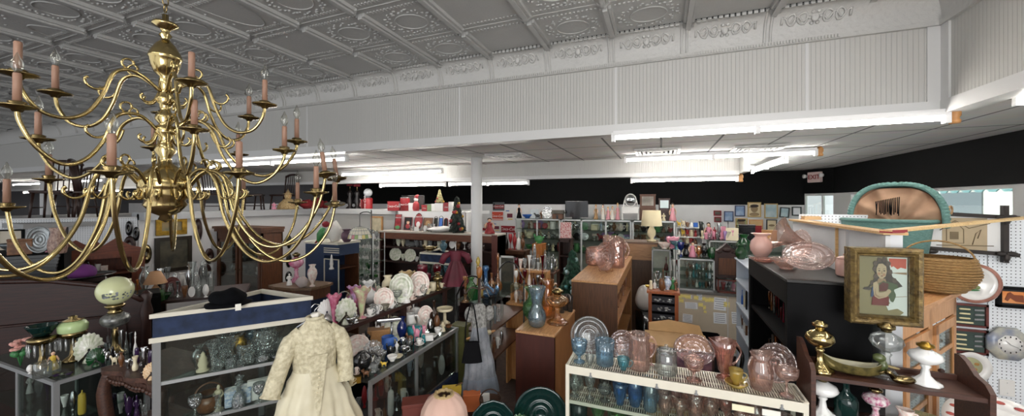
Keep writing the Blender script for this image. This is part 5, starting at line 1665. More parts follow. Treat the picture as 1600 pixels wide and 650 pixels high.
g.mi = 1
g.grid(lambda u, v: Vector((hull(u, v).x * .97, hull(u, v).y * .85, .06 + .03 * (abs(u - .5) * 2) ** 3 - .045 * cos(pi * (v - .5)))), 24, 12)
obj('canoe', g, [solid('olive glaze', '6d6238', .25, c2='3f3a22', scale=26, coat=.4), solid('pale glaze', 'b9b49a', .25)], r)
obj('duck_head', G().tube([(.10, 0, .045), (.115, 0, .075), (.105, 0, .1)], [.02, .017, .016], 10).ell((.098, 0, .108), (.026, .02, .02), 14, 9), solid('mallard green', '4c5530', .3, coat=.3), r)
obj('bill', G().ell((.135, 0, .092), (.028, .013, .006), 10, 6, M=Matrix.Rotation(.15, 4, 'Y')), solid('duck bill', '8a7a50', .4), r)
p = at(1412, Y=2.37, z=1.275)
r = root('duck_figure', 'small brass duck lying beside the clear glass lamp', 'figurine', p, facing(p) + .6)
obj('body', G().ell((0, 0, .022), (.05, .022, .02), 14, 8).tube([(-.04, 0, .03), (-.055, 0, .05), (-.07, 0, .055)], [.013, .01, .012], 8).tube([(-.078, 0, .054), (-.1, 0, .046)], [.007, .003], 6), M_BRASSD, r)
# ---- pegboard wall on the right: pictures, plates, clock
def plateart(name, px, py, dpx, mat, art, label, Yp=PEGY, sq=1.0):
 p = at(px, py, None, Y=Yp - .03)
 dd = depth(p)
 R_ = dpx * dd / FPX / 2
 r = root(name, label, 'plate', p)
 M = Matrix.Rotation(pi / 2, 4, 'X')
 obj('plate', G().lathe([(0, .0), (R_ * .6, .0), (R_ * .66, .012), (R_, .022), (R_, .016), (R_ * .66, .004), (R_ * .6, -.006), (0, -.006)], 48, rib=(8, .015), M=M, sq=sq), mat, r)
 if art:
  art(r, R_)
 return r
def art_hunter(r, R_):
 rim = G().lathe([(R_ * .84, .022), (R_ * .985, .0255), (R_ * .99, .02)], 48, M=Matrix.Rotation(pi / 2, 4, 'X'))
 obj('rim_band', rim, solid('russet rim', '8c5a4a', .3, c2='a9786a', scale=14), r)
 def bl(c, s, m, nm, rot=0):
  obj(nm, G().ell((0, 0, 0), (s[0] * R_, .002, s[1] * R_), 14, 8, M=Matrix.Translation((c[0] * R_, -.004, c[1] * R_)) @ Matrix.Rotation(rot, 4, 'Y')), m, r)
 bl((-.15, .15), (.1, .2), CYL, 'painted_coat')
 bl((-.15, -.12), (.09, .14), CRD, 'painted_breeches')
 bl((-.12, .42), (.07, .08), CBR, 'painted_head')
 bl((.05, .3), (.24, .02), CBR, 'painted_gun', -.1)
 bl((-.08, -.36), (.34, .05), CGN, 'painted_grass')
 bl((.15, -.22), (.12, .1), solid('painted bush', '7c8a58', .4), 'painted_bush')
def art_fruit(r, R_):
 obj('fruit_print', G().lathe([(0, .003), (R_ * .6, .003), (R_ * .6, .0)], 40, M=Matrix.Rotation(pi / 2, 4, 'X')), solid('fruit ground', 'a8a884', .4, var=.2), r)
 rr = random.Random(4)
 g = G()
 for i in range(11):
  g.ell((rr.uniform(-.35, .4) * R_, -.004, rr.uniform(-.3, .3) * R_), (.1 * R_, .002, .1 * R_), 10, 6)
 obj('painted_fruit', g, solid('painted fruit', 'b5603a', .4, c2='8a8a3e', scale=20), r)
plateart('hanging_plate', 1520, 442, 62, CW, art_hunter, 'large plate painted with a hunter in a yellow coat on the pegboard')
plateart('hanging_plate', 1516, 572, 46, CW, art_fruit, 'white plate of painted fruit hanging below the two shadow boxes')
def pegframe(name, px0, px1, py0, py1, fm, pm, label, fw=.02, th=.03, cat='picture', Yp=PEGY):
 a, b = at(px0, Y=Yp - th, z=0), at(px1, Y=Yp - th, z=0)
 c = at((px0 + px1) / 2, (py0 + py1) / 2, Y=Yp - th)
 dd = depth(c)
 W, H = b.x - a.x, (py1 - py0) * dd / FPX
 r = root(name, label, cat, c)
 obj('frame', G().b2(-W / 2, W / 2, 0, th, H / 2 - fw, H / 2).b2(-W / 2, W / 2, 0, th, -H / 2, -H / 2 + fw).b2(-W / 2, -W / 2 + fw, 0, th, -H / 2, H / 2).b2(W / 2 - fw, W / 2, 0, th, -H / 2, H / 2), fm, r)
 obj('picture', G().b2(-W / 2 + fw, W / 2 - fw, th * .55, th * .8, -H / 2 + fw, H / 2 - fw), pm, r)
 return r, W, H
M_CASEW = wood('shadow box wood', '4a1d1a', '6b2f28', 0)
IVORY = solid('ivory handle', 'e8dcae', .4)
for i, (y0, y1, lab) in enumerate(((475, 511, 'upper of two dark wood shadow boxes of ivory-handled knives'), (515, 553, 'lower of two dark wood shadow boxes of ivory-handled knives'))):
 r, W, H = pegframe('shadow_box', 1483, 1545, y0, y1, M_CASEW, solid('felt green', '3f4d48', .9), lab, .016)
 for k in range(3):
  obj('knife', G().box((-W * .18 if i else -.02, .008, H * (.26 - .2 * k)), (W * .28, .008, .011), bev=.003), IVORY, r)
  obj('blade', G().prism([(0, 0), (.07, .004), (.07, .018), (0, .014)], -.002, .002, M=Matrix.Translation((W * .16, .01, H * (.2 - .2 * k))) @ Matrix.Rotation(pi / 2, 4, 'X')), MSI, r)
 obj('knife', G().box((-W * .12, .008, -H * .32), (W * .5, .008, .012), bev=.003), IVORY, r)
r, W, H = pegframe('framed_picture', 1560, 1612, 449, 482, M_BLK, solid('black mat', '1b1b1d', .6), 'small black frame with an orange horse head picture', .02, .035)
obj('print', G().b2(-.062, .062, .012, .018, -.045, .045), solid('orange print', 'e2995f', .5, c2='d98545', scale=10), r)
obj('horse', G().prism([(-.05, -.02), (-.035, .03), (-.02, .04), (.0, .02), (.05, .02), (.055, -.035), (.01, -.03), (-.02, -.005), (-.035, -.03)], -.002, .002, M=Matrix.Translation((0, .009, 0)) @ Matrix.Rotation(pi / 2, 4, 'X')), solid('horse brown', '7d3f22', .6), r)
p = at(1574, 537, Y=PEGY - .03)
r = root('wall_clock', 'octagonal china wall clock with a blue floral rim on the pegboard', 'clock', p)
M8 = Matrix.Rotation(pi / 2, 4, 'X') @ Matrix.Rotation(pi / 8, 4, 'Z')
obj('case', G().lathe([(0, 0), (.135, 0), (.13, .02), (.08, .028), (0, .028)], 8, M=M8), solid('clock china', 'c9c4ae', .25, c2='6f7a94', scale=7), r)
obj('dial', G().lathe([(0, .029), (.075, .029), (.075, .027)], 8, M=M8), CW, r)
g = G()
for k in range(12):
 a = k * pi / 6
 g.box((.06 * sin(a), -.03, .06 * cos(a)), (.006, .002, .012), M=None)
obj('hour_mark', g, CBK, r)
obj('hand', G().bar((0, -.032, 0), (.042, -.032, -.018), .005, .002), CBK, r)
obj('hand', G().bar((0, -.033, 0), (-.03, -.033, .03), .006, .002), CBK, r)
p = at(1573, 606, Y=PEGY - .008)
r = root('outlet_cover', 'white blank outlet cover low on the pegboard', 'outlet', p)
obj('plate', G().box((0, 0, 0), (.085, .012, .125), bev=.003), CW, r)
obj('screw', G().ell((0, -.006, .04), (.004, .003, .004), 6, 5).ell((0, -.006, -.04), (.004, .003, .004), 6, 5), MSI, r)
p = at(1562, Y=2.8, z=0)
r = root('platter', 'large white oval platter with red berries at the lower right corner', 'platter', (p.x, p.y, .82), facing(p))
r.scale = (.7, .7, .7)
M = Matrix.Translation((0, 0, .19)) @ Matrix.Rotation(radians(62), 4, 'X')
obj('dish', G().lathe([(0, 0), (.16, 0), (.19, .02), (.29, .04), (.29, .034), (.19, .012), (0, -.008)], 48, M=M, sq=.75), CW, r)
for k in range(16):
 a = 2 * pi * k / 16
 obj('berry_print', G().ell((.24 * cos(a), .24 * sin(a) * .75, .034), (.03, .013, .004), 8, 5, M=M), solid('berry red', '8e2f38', .4, c2='b55a4a', scale=20), r)
boxcase('low_cabinet', 'dark cabinet under the big berry platter', 'cabinet', p.x - .18, p.x + .3, 2.66, 2.96, .82, M_OAKD, None)
a, b = at(1446, Y=4.1, z=0), at(1568, Y=4.1, z=0)
r = root('rustic_picture', 'sepia house picture in a rustic dark frame with crossed corners on the pegboard', 'picture', ((a.x + b.x) / 2, 4.115, EYE - .25))
W = (b.x - a.x) / 2
for z, nm in ((.145, 'top_bar'), (-.14, 'bottom_bar')):
 obj(nm, G().bar((-W - .1, -.02, z + .02), (W + .08, -.02, z - .02), .026, .03), solid('bog oak', '2a2320', .6, var=.3), r)
for x in (-W, W):
 obj('side_bar', G().bar((x, -.025, -.22), (x, -.025, .22), .036, .03), MATS['bog oak'], r)
 for z in (.13, -.15):
  obj('leaf_boss', G().ell((x + .03, -.045, z), (.035, .015, .02), 10, 6).ell((x - .03, -.045, z), (.03, .015, .02), 10, 6).ell((x, -.045, z - .03), (.02, .015, .03), 10, 6), MATS['bog oak'], r)
obj('picture', G().b2(-W, W, -.012, -.006, -.14, .14), solid('mat board white', 'e6e6e4', .5), r)
obj('print', G().b2(-W * .55, W * .6, -.016, -.012, -.135, .12), solid('sepia print', 'b3a183', .6, var=.15, scale=6), r)
g = G()
q = [(-.1, -.08), (-.1, .03), (-.05, .09), (0, .03), (0, -.08)]
g.tube([(x, -.018, z) for x, z in q], .003, 5, closed=True)
g.tube([(-.14, -.018, .02), (-.05, -.018, .1), (.03, -.018, .04), (.15, -.018, .08)], .003, 5)
g.b2(-.08, -.03, -.019, -.016, -.05, .01)
g.tube([(.05, -.018, -.09), (.07, -.018, 0), (.1, -.018, .03), (.08, -.018, -.04)], .003, 5)
g.tube([(-.16, -.018, -.1), (.17, -.018, -.095)], .003, 5)
obj('drawing', g, solid('sepia ink', '6f6048', .7), r)
pa, pb = at(1325, Y=2.49, z=0), at(1447, Y=2.47, z=0)
W = (pb - pa).length
c = (pa + pb) / 2
zt = EYE - (388 - HZ) * depth(c) / FPX
zb = EYE - (508 - HZ) * depth(c) / FPX
Hh = zt - zb
r = root('framed_portrait', 'gilt-framed print of a curly-haired girl in red, its right part torn white', 'picture', (c.x, c.y, zb), .08)
fw, th = .045, .055
F = [(-W / 2, 0), (W / 2, 0), (W / 2, Hh), (-W / 2, Hh)]
for nm, A, B in (('frame_bar', 0, 1), ('frame_bar', 1, 2), ('frame_bar', 2, 3), ('frame_bar', 3, 0)):
 (x0, z0), (x1, z1) = F[A], F[B]
 cx, cz = 0, Hh / 2
 def inn(x, z, k):
  return (x - k if x > 0 else x + k, z - k if z > cz else z + k)
 g = G()
 ring = []
 for k, y in ((0, th), (0, -.005), (.012, -.018), (.024, -.014), (.032, -.002), (.038, -.006), (fw, .02), (fw, th)):
  a_, b_ = inn(x0, z0, k), inn(x1, z1, k)
  ring.append((g.b.verts.new((a_[0], y, a_[1])), g.b.verts.new((b_[0], y, b_[1]))))
 fs = []
 for (a0, b0), (a1, b1) in zip(ring, ring[1:]):
  fs.append(g.b.faces.new((a0, b0, b1, a1)))
 g._fin(fs, False)
 obj(nm, g, solid('worn gilt', '7f6a3e', .45, metal=.4, c2='4f3f22', scale=40, bump=.6, bscale=80), r)
w2, y = W / 2 - fw, .03
obj('print', G().b2(-w2, w2, y, y + .006, fw, Hh - fw), solid('aged paper', '9f8e68', .7, var=.12, scale=5), r)
def flat(nm, pts, m, dy=0):
 """printed shape, pts in picture fractions (0..1 across, 0..1 up)"""
 return obj(nm, G().prism([(-w2 + x * 2 * w2, fw + z * (Hh - 2 * fw)) for x, z in pts], 0, .0012, M=Matrix.Translation((0, y - .001 - dy, 0)) @ Matrix.Rotation(pi / 2, 4, 'X')), m, r)
def blob(cx, cz, rx, rz_, n=20, wob=.0, seed=1):
 rr = random.Random(seed)
 return [(cx + rx * cos(2 * pi * k / n) * (1 + rr.uniform(-wob, wob)), cz + rz_ * sin(2 * pi * k / n) * (1 + rr.uniform(-wob, wob))) for k in range(n)]
PW = [(.60, .99), (.99, .99), (.99, .01), (.86, .01), (.93, .06), (.8, .12), (.62, .08), (.58, .16), (.66, .2), (.6, .28), (.70, .36), (.66, .46), (.8, .52), (.7, .6), (.64, .68), (.66, .78)]
flat('torn_area', PW, solid('torn white', 'ecebe8', .7), 0)
H_, F_, L_, D_ = solid('print hair', '4a3d38', .7), solid('print face', 'c9ae8f', .7), solid('print foliage', '59654a', .7), solid('print red', '7c2f2c', .7)
SH_ = solid('print shade', 'a5866a', .7)
flat('hair_print', [(.34, .86), (.42, .95), (.54, .96), (.63, .9), (.66, .78), (.7, .66), (.82, .58), (.9, .5), (.78, .47), (.6, .5), (.44, .55), (.3, .5), (.2, .44), (.26, .52), (.33, .6), (.36, .7), (.31, .78)], H_, .0012)
for cx, cz in ((.36, .88), (.44, .94), (.54, .95), (.62, .88), (.35, .78), (.37, .66), (.66, .74), (.3, .54), (.74, .6)):
 flat('curl_print', blob(cx, cz, .045, .04, 14, .15, int(cx * 100)), solid('print curl', '63524a', .7), .0016)
flat('neck_print', [(.42, .62), (.56, .62), (.6, .5), (.36, .5)], SH_, .0020)
flat('face_print', [(.385, .8), (.42, .87), (.5, .88), (.575, .83), (.585, .74), (.56, .66), (.5, .615), (.45, .62), (.4, .68), (.38, .74)], F_, .0026)
flat('cheek_print', blob(.43, .70, .026, .024, 14), solid('print blush', 'c08a6e', .7), .0031)
flat('cheek_print', blob(.53, .69, .026, .024, 14), MATS['print blush'], .0031)
flat('foliage_print', blob(.58, .49, .2, .085, 30, .25, 5), L_, .0028)
flat('foliage_print', blob(.68, .36, .07, .12, 22, .3, 6), L_, .0027)
flat('foliage_print', blob(.2, .44, .09, .03, 16, .3, 7), H_, .0018)
flat('dress_print', [(.28, .16), (.62, .16), (.63, .3), (.56, .38), (.38, .38), (.3, .3)], D_, .0032)
flat('bodice_print', [(.44, .4), (.6, .42), (.62, .54), (.5, .56), (.43, .5)], solid('print maroon', '6a3a38', .7), .0030)
flat('sleeve_print', [(.26, .3), (.31, .3), (.33, .46), (.29, .48)], solid('print blue', '46557a', .7), .0034)
flat('arm_print', [(.31, .54), (.38, .57), (.42, .5), (.42, .38), (.52, .39), (.62, .43), (.64, .37), (.58, .31), (.42, .27), (.34, .31), (.31, .42)], F_, .0040)
flat('arm_shade_print', [(.34, .33), (.42, .29), (.56, .33), (.44, .31), (.37, .35), (.35, .45)], SH_, .0044)
flat('hand_print', blob(.62, .41, .045, .035, 14), F_, .0046)
for cx in (.435, .535):
 flat('eye_print', blob(cx, .755, .02, .011, 12), H_, .0036)
 flat('brow_print', [(cx - .03, .785), (cx, .797), (cx + .03, .785), (cx, .79)], H_, .0036)
flat('nose_print', [(.48, .75), (.492, .75), (.5, .7), (.474, .7)], SH_, .0036)
flat('mouth_print', blob(.487, .665, .022, .008, 12), D_, .0036)
flat('red_patch', [(.63, .97), (.97, .97), (.97, .80), (.86, .82), (.8, .79), (.72, .84), (.68, .82), (.64, .9)], solid('patch red', 'd5604f', .7), .0012)
flat('crack_print', [(.62, .30), (.98, .33), (.98, .337), (.62, .31)], SH_, .0012)
flat('crack_print', [(.66, .72), (.98, .70), (.98, .74), (.8, .735)], SH_, .0012)
obj('glass_pane', G().b2(-w2, w2, y - .014, y - .012, fw, Hh - fw), M_PANE, r)
obj('hanging_wire', G().tube([(-.1, th, Hh - .06), (0, th + .01, Hh + .0), (.1, th, Hh - .06)], .0015, 5), MSI, r)
p = at(1464, d=2.68, z=1.512)
r = root('wicker_basket', 'woven willow basket with a thin bow handle on the pine cabinet', 'basket', p, facing(p) + .2)
WK = solid('willow', 'b08d58', .6, c2='7d5c34', scale=60, stretch=(1, 1, 6), bump=.5, bscale=120)
g = G().lathe(hollow([(0, 0), (.1, 0), (.17, .05), (.2, .12), (.195, .19), (.18, .25), (.172, .25)], .012), 40, rib=(20, .02), sq=.85)
obj('body', g, WK, r)
g = G()
for k in range(13):
 z = .02 + k * .018
 rad = .115 + .09 * sin(min(1, z / .15) * pi / 2) - max(0, (z - .15)) * .25
 g.tube([(rad * (1 + .012 * ((i + k) % 2)) * cos(2 * pi * i / 40), .85 * rad * (1 + .012 * ((i + k) % 2)) * sin(2 * pi * i / 40), z) for i in range(40)], .0075, 5, closed=True)
obj('weave', g, WK, r)
obj('handle', G().tube([(.18 * cos(a), 0, .22 + .14 * sin(a)) for a in [pi * i / 16 for i in range(17)]], .006, 7), WK, r)
p = at(1403, d=3.1, z=1.512)
r = root('doll_carriage', 'teal wicker doll carriage with a hood lined in torn tan cloth', 'doll carriage', p, facing(p) - .28)
r.scale = (1.2, 1.2, .97)
TEAL = solid('teal wicker', '6c938d', .65, c2='567d77', scale=50, stretch=(1, 1, 5), bump=.7, bscale=90)
TAN = solid('hood lining', 'b59378', .85, c2='96755c', scale=5, bump=.5, bscale=9)
HR, HD = .235, .24                                # hood half width, depth
zc = .47
def hood(u, v, k=1.0):
 a = pi * (1.12 * u - .06)
 f = sin(v * pi / 2)
 sx, sz = HR * k * (1 - .18 * f * f), .33 * k * (1 - .22 * f * f)
 sx = sx * (1 if v < .98 else .05)
 return Vector((sx * (abs(cos(a)) ** .75) * (1 if cos(a) > 0 else -1), -.06 + HD * v, zc + (sz if v < .98 else .05) * (max(0, sin(a)) ** .8)))
obj('hood', G().grid(lambda u, v: hood(u, v), 40, 12), TEAL, r)
obj('lining', G().grid(lambda u, v: hood(u, v * .96, .93) + Vector((0, -.004, .006 * sin(22 * u) * (1 - v))), 40, 14), TAN, r, label='torn tan cloth lining')
g = G()
rim = [hood(u / 48, 0) for u in range(49)]
g.tube(rim, .017, 8)
for i in range(0, 48):
 q_ = rim[i]
 n_ = (q_ - Vector((0, q_.y, zc + .05))).normalized()
 g.ell(q_ + n_ * .004, (.02, .02, .02), 6, 5)
obj('braided_rim', g, TEAL, r)
obj('lining_curtain', G().grid(lambda u, v: Vector((hood(u, 0).x * v * .92, -.035 + .018 * sin(u * 30) * v + .03 * sin(5 * u + 4 * v) * (1 - v), zc + (hood(u, 0).z - zc) * v * .92)), 48, 12), TAN, r)
g = G()
rr = random.Random(2)
for i in range(15):
 x = -.09 + i * .0085
 g.tube([(x, -.078, zc + .19 + .04 * (i / 15)), (x + rr.uniform(-.006, .006), -.08, zc + .07 + rr.uniform(0, .03))], .0028, 5)
obj('torn_fringe', g, CLK, r)
obj('tear', G().prism([(-.1, .05), (-.085, .15), (.04, .2), (.02, .1), (-.03, .02)], -.058, -.055, M=Matrix.Translation((0, -.018, zc + .05)) @ Matrix.Rotation(pi / 2, 4, 'X')), CLK, r)
obj('porthole', G().lathe([(.026, -.004), (.036, -.004), (.036, .004), (.026, .004), (.026, -.004)], 20, M=Matrix.Translation((HR * .97, .06, zc + .12)) @ Matrix.Rotation(pi / 2, 4, 'Y')), solid('wood ring', 'a5825c', .5), r)
g = G()
g.grid(lambda u, v: Vector(((.235 - .05 * (1 - v)) * cos(2 * pi * u) - .05, (.17 - .04 * (1 - v)) * sin(2 * pi * u) - .06, .02 + .48 * v)), 40, 10, cu=True)
g.prism([(.18 * cos(2 * pi * k / 24) - .04, .13 * sin(2 * pi * k / 24) - .06) for k in range(24)], .0, .03)
obj('wicker_body', g, TEAL, r)
obj('body_rim', G().tube([(.235 * cos(2 * pi * k / 40) - .04, .17 * sin(2 * pi * k / 40) - .06, .50) for k in range(40)], .016, 8, closed=True), TEAL, r)
# ------------------------------------------------------------------ dresses and hanging cloth
M_SATIN = solid('ivory satin', 'ddd6bd', .45, c2='cbc2a6', scale=5, bump=.25, bscale=14)
M_LACE = solid('ivory lace', 'd8d0b4', .85, c2='b7ad90', scale=48, bump=.9, bscale=60)
p = at(492, d=2.14, z=0)
r = root('wedding_dress', 'ivory lace-bodiced wedding gown hanging in front of the blue-topped showcase', 'dress', (p.x, p.y, .55), facing(p) + .12)
PR = [(0, .29, .19), (.12, .275, .18), (.3, .235, .15), (.48, .185, .12), (.60, .14, .10), (.665, .108, .085), (.73, .112, .088), (.80, .122, .085), (.85, .122, .07), (.885, .1, .058), (.915, .062, .046), (.945, .038, .036)]
def garment(prof, nu, fold, z0=0, z1=2, amp=1.0):
 def f(u, v):
  z = prof[0][0] + (prof[-1][0] - prof[0][0]) * v
  for (za, xa, ya), (zb, xb, yb) in zip(prof, prof[1:]):
   if za <= z <= zb:
    t = (z - za) / (zb - za)
    t = t * t * (3 - 2 * t)
    rx, ry = xa + (xb - xa) * t, ya + (yb - ya) * t
    break
  a = 2 * pi * u
  k = max(0, 1 - z / .66)
  w = 1 + amp * k * (.15 * cos(fold * a + .8 * sin(2 * a)) + .06 * cos((2 * fold + 3) * a))
  return Vector((rx * w * cos(a), ry * w * sin(a), z))
 return f
skirt = [q for q in PR if q[0] <= .67]
bod = [q for q in PR if q[0] >= .66]
obj('skirt', G().grid(garment(skirt, 96, 9), 110, 24, cu=True), M_SATIN, r)
obj('bodice', G().grid(garment(bod, 48, 9, amp=0), 40, 14, cu=True), M_LACE, r)
obj('lace_panel', G().grid(lambda u, v: Vector(((u - .5) * (.10 * v + .004), -.088 - .055 * (1 - v) ** 1.2 - .008, .42 + .34 * v)), 6, 14), M_LACE, r)
obj('collar', G().tube([(.04 * cos(a), .04 * sin(a), .945) for a in [2 * pi * k / 20 for k in range(20)]], .01, 7, closed=True), M_LACE, r)
for s in (-1, 1):
 obj('sleeve', G().tube(smooth([(s * .07, 0, .875), (s * .115, -.005, .835), (s * .15, -.015, .75), (s * (.185 if s < 0 else .155), -.03, .66), (s * (.215 if s < 0 else .15), -.05, .57)], 5), [.036] * 5 + [.046] * 5 + [.043] * 5 + [.043] * 5 + [.052], 14, caps=False), M_LACE, r)
g = G()
for k in range(16):
 g.ell((.004 * sin(k), -.105 - .004 * max(0, 9 - k) ** 1.15, .66 - k * .022 + .02), (.005, .004, .005), 7, 5)
obj('button', g, CCR, r)
g = G().tube([(-.09, 0, .90), (0, 0, .955), (.09, 0, .90)], .008, 8)
g.tube(smooth([(0, 0, .955), (0, 0, .985), (.02, 0, 1.005), (.0, 0, 1.02), (-.02, 0, 1.0)], 4), .003, 6)
obj('hanger', g, MSI, r)
obj('neck_flower', G().lathe([(0, .955), (.02, .957), (.026, .97), (.012, .98), (0, .978)], 10, rib=(5, .2), M=Matrix.Translation((0, -.03, 0))), CLW, r)
p = at(749, d=3.22, z=0)
r = root('coat_stand', 'dark coat stand with a turned amber finial by the green post', 'coat stand', (p.x, p.y, 0), facing(p))
obj('pole', G().tube([(0, 0, .02), (0, 0, 1.50)], .013, 10), M_OAKD, r)
obj('foot', G().lathe([(0, 0), (.11, 0), (.1, .025), (.03, .05), (0, .05)], 24), M_OAKD, r)
obj('finial', G().lathe([(0, 1.5), (.014, 1.5), (.024, 1.53), (.026, 1.56), (.018, 1.59), (0, 1.6)], 14), solid('amber wood', '8a5a2c', .35), r)
for s in (-1, 1):
 obj('hook', G().tube(smooth([(0, 0, 1.4), (s * .07, -.01, 1.42), (s * .12, -.02, 1.37), (s * .13, -.02, 1.41)], 4), .006, 7), M_OAKD, r)
p = at(749, d=2.93, z=0)
r = root('lace_apron', 'grey-white lace and tulle child dress hanging on the coat stand', 'dress', (p.x, p.y, .66), facing(p) + .15)
AP = [(0, .20, .10), (.2, .165, .085), (.4, .115, .065), (.52, .085, .055), (.62, .10, .05), (.68, .07, .04), (.7, .04, .03)]
r.scale = (.66, .66, 1)
TULLE = solid('grey tulle', '8b8d92', .9, c2='63676e', scale=9, bump=.4, bscale=40)
obj('skirt', G().grid(garment([q for q in AP if q[0] <= .53], 80, 11, amp=.9), 90, 16, cu=True), TULLE, r)
obj('bodice', G().grid(garment([q for q in AP if q[0] >= .52], 40, 9, amp=0), 36, 8, cu=True), solid('silver lace', '9c9b97', .7, c2='5c5a58', scale=50, bump=.8, bscale=70), r)
obj('hem_band', G().grid(lambda u, v: garment([q for q in AP if q[0] <= .53], 80, 11, amp=.9)(u, v * .25) * 1.02, 90, 6, cu=True), solid('slate lace', '6d747e', .9, bump=.8, bscale=60), r)
for s in (-1, 1):
 obj('sleeve', G().ell((s * .12, 0, .62), (.055, .05, .06), 14, 9), MATS['silver lace'], r)
p2 = Vector((p.x, p.y - .02, 0)) + Vector((sin(YAW) * 0, -.16, 0))
r = root('handbag', 'black velvet handbag hanging by its cord before the grey lace dress', 'bag', (p2.x + .03, p2.y, .98), facing(p2))
obj('body', G().grid(lambda u, v: Vector(((.075 - .025 * v) * cos(2 * pi * u), .022 * sin(2 * pi * u) * (1 - .4 * v), .15 * v)), 28, 8, cu=True).prism([(.075 * cos(2 * pi * k / 20), .022 * sin(2 * pi * k / 20)) for k in range(20)], -.002, .004), CLK, r)
obj('strap', G().tube(smooth([(-.05, 0, .14), (-.04, 0, .3), (0, .05, .42), (.03, .02, .3), (.05, 0, .14)], 5), .005, 6), CLK, r)
p = at(712, d=3.75, z=0)
r = root('doll_dress', 'dark red velvet doll dress hanging at the far end of the plate shelf', 'doll dress', (p.x, p.y, 1.30), facing(p))
RV = solid('red velvet', '5e1228', .7, c2='440a18', scale=6, bump=.3, bscale=14)
obj('skirt', G().grid(lambda u, v: Vector(((.15 - .10 * v) * (1 + .08 * cos(9 * 2 * pi * u)) * cos(2 * pi * u), (.08 - .04 * v) * (1 + .08 * cos(9 * 2 * pi * u)) * sin(2 * pi * u), .02 + .24 * v)), 60, 8, cu=True), RV, r)
obj('bodice', G().grid(lambda u, v: Vector(((.05 + .015 * v) * cos(2 * pi * u), .04 * sin(2 * pi * u), .26 + .1 * v)), 20, 4, cu=True), RV, r)
for s in (-1, 1):
 obj('sleeve', G().tube([(s * .05, 0, .34), (s * .11, 0, .31), (s * .14, 0, .24)], [.025, .035, .03], 9), RV, r)
obj('hanger_cord', G().tube([(0, 0, .36), (0, 0, .43)], .003, 5), CW, r)
obj('pole', G().tube([(0, .05, -.30), (0, .05, .45), (0, 0, .44)], .006, 6), M_ALU, r)
obj('foot', G().lathe([(0, -1.3), (.1, -1.3), (.09, -1.28), (.008, -1.26), (.008, -.3), (0, -.3)], 14, M=Matrix.Translation((0, .05, 0))), M_ALU, r)
# ------------------------------------------------------------------ shelf over the counter
Z = 1.30
WS = 'on the dark plate shelf'
def P_(kind, px, w, h, m, lab, x=-2.03, **k):
 return I(kind, px, w, h, m, lab, Z, X=x, q=k.pop('q', 26), **k)
CRV = solid('cranberry overlay', 'a3264f', .15, c2='d98aa6', scale=3, coat=.4)
PKO = solid('pink overlay', 'c35f80', .15, c2='b7a0cc', scale=2.5, coat=.4)
P_('trumpet_vase:ruf', 522, 24, 44, CRV, 'tall cranberry ruffled vase at the near end ' .strip() + ' ' + WS, -2.12)
P_('shell', 511, 30, 34, CW, 'white fan-shaped shell dish at the near end ' + WS, -2.2)
P_('rose_bowl:handle', 538, 30, 24, GIR, 'clear glass basket with a looped handle ' + WS, -2.10)
P_('shell', 541, 34, 40, CFG, 'green-rimmed scalloped shell dish ' + WS, -2.03)
P_('trumpet_vase:ruf', 565, 30, 46, solid('tulip glass', 'b9657f', .15, c2='c9d8a6', scale=3, coat=.4), 'pink tulip vase with a green ruffled mouth ' + WS)
P_('bulb_vase:ruf', 553, 28, 34, PKO, 'bulbous pink and lilac ruffled vase at the back ' + WS, -2.27)
P_('bulb_vase:ruf', 576, 26, 34, CM, 'white ball vase with pink frilled lip at the back ' + WS, -2.27, parts={})
P_('plate:scal', 600, 32, 34, CFL, 'scalloped floral plate ' + WS + ' behind white teacups')
P_('urn_vase', 606, 20, 36, CCR, 'cream flared vase at the back ' + WS, -2.22)
P_('candlestick', 607, 12, 26, M_BRASSD, 'brass candlestick below the cream flared vase ' + WS, -2.12)
P_('plate:scal', 627, 38, 46, CFG, 'large iridescent floral plate ' + WS)
P_('plate', 655, 32, 38, CFL, 'rose floral plate nearer the far end ' + WS)
P_('rose_bowl:ruf', 636, 28, 30, solid('peach glass', 'd9b77e', .2, c2='e9dcb4', scale=5), 'peach ruffled glass shade at the back ' + WS, -2.24)
P_('goblet', 660, 18, 36, GCR, 'cranberry goblet left of the red goblet ' + WS, -2.18)
P_('goblet', 683, 14, 32, GRU, 'ruby red goblet at the far end ' + WS, -2.12)
P_('tumbler', 645, 15, 24, GCR, 'cranberry tumbler behind the large plate ' + WS, -2.25)
P_('goblet', 668, 12, 26, GCR, 'small cranberry glass beside the goblets ' + WS, -2.08)
P_('candle', 676, 11, 13, CCR, 'short cream candle ' + WS)
P_('oil_lamp', 684, 18, 28, M_BRASSD, 'little gilt lamp base at the far end ' + WS, -2.0, parts={})
for i, (px, k, m, h, nm) in enumerate(((578, 'saucer_cup', CW, 13, 'white teacup'), (590, 'cup', CW, 14, 'white footed teacup'), (612, 'creamer', CW, 14, 'white creamer'), (643, 'saucer_cup', CFL, 12, 'rose-flowered teacup'), (555, 'figure', MSI, 16, 'silver figurine'), (668, 'bowl', CCR, 9, 'cream bowl'),
         (690, 'cup', CCR, 9, 'cream cup'), (635, 'figure', CW, 18, 'white porcelain figurine'), (583, 'creamer', GCC, 17, 'crystal creamer'), (548, 'bowl', MSI, 12, 'silver bowl'), (620, 'wine_glass', GC, 24, 'clear stem glass'), (662, 'vase', GC, 18, 'clear small vase'),
         (602, 'bowl', GIR, 10, 'iridescent bowl'), (697, 'shaker', CW, 9, 'white shaker'))):
 P_(k, px, h * (1.4 if k in ('bowl', 'saucer_cup') else .75), h, m, '%s, %s from the front along the plate shelf edge' % (nm, nth(i)), -1.995, q=18)
row('behind the dark shelf plates', 540, 652, mix(12, CHIN, [CW, CFL, CFG, MSI, CBR, CRO], 20, 28, 51), 1.30, X=-2.33, fr='from the front', q=16)
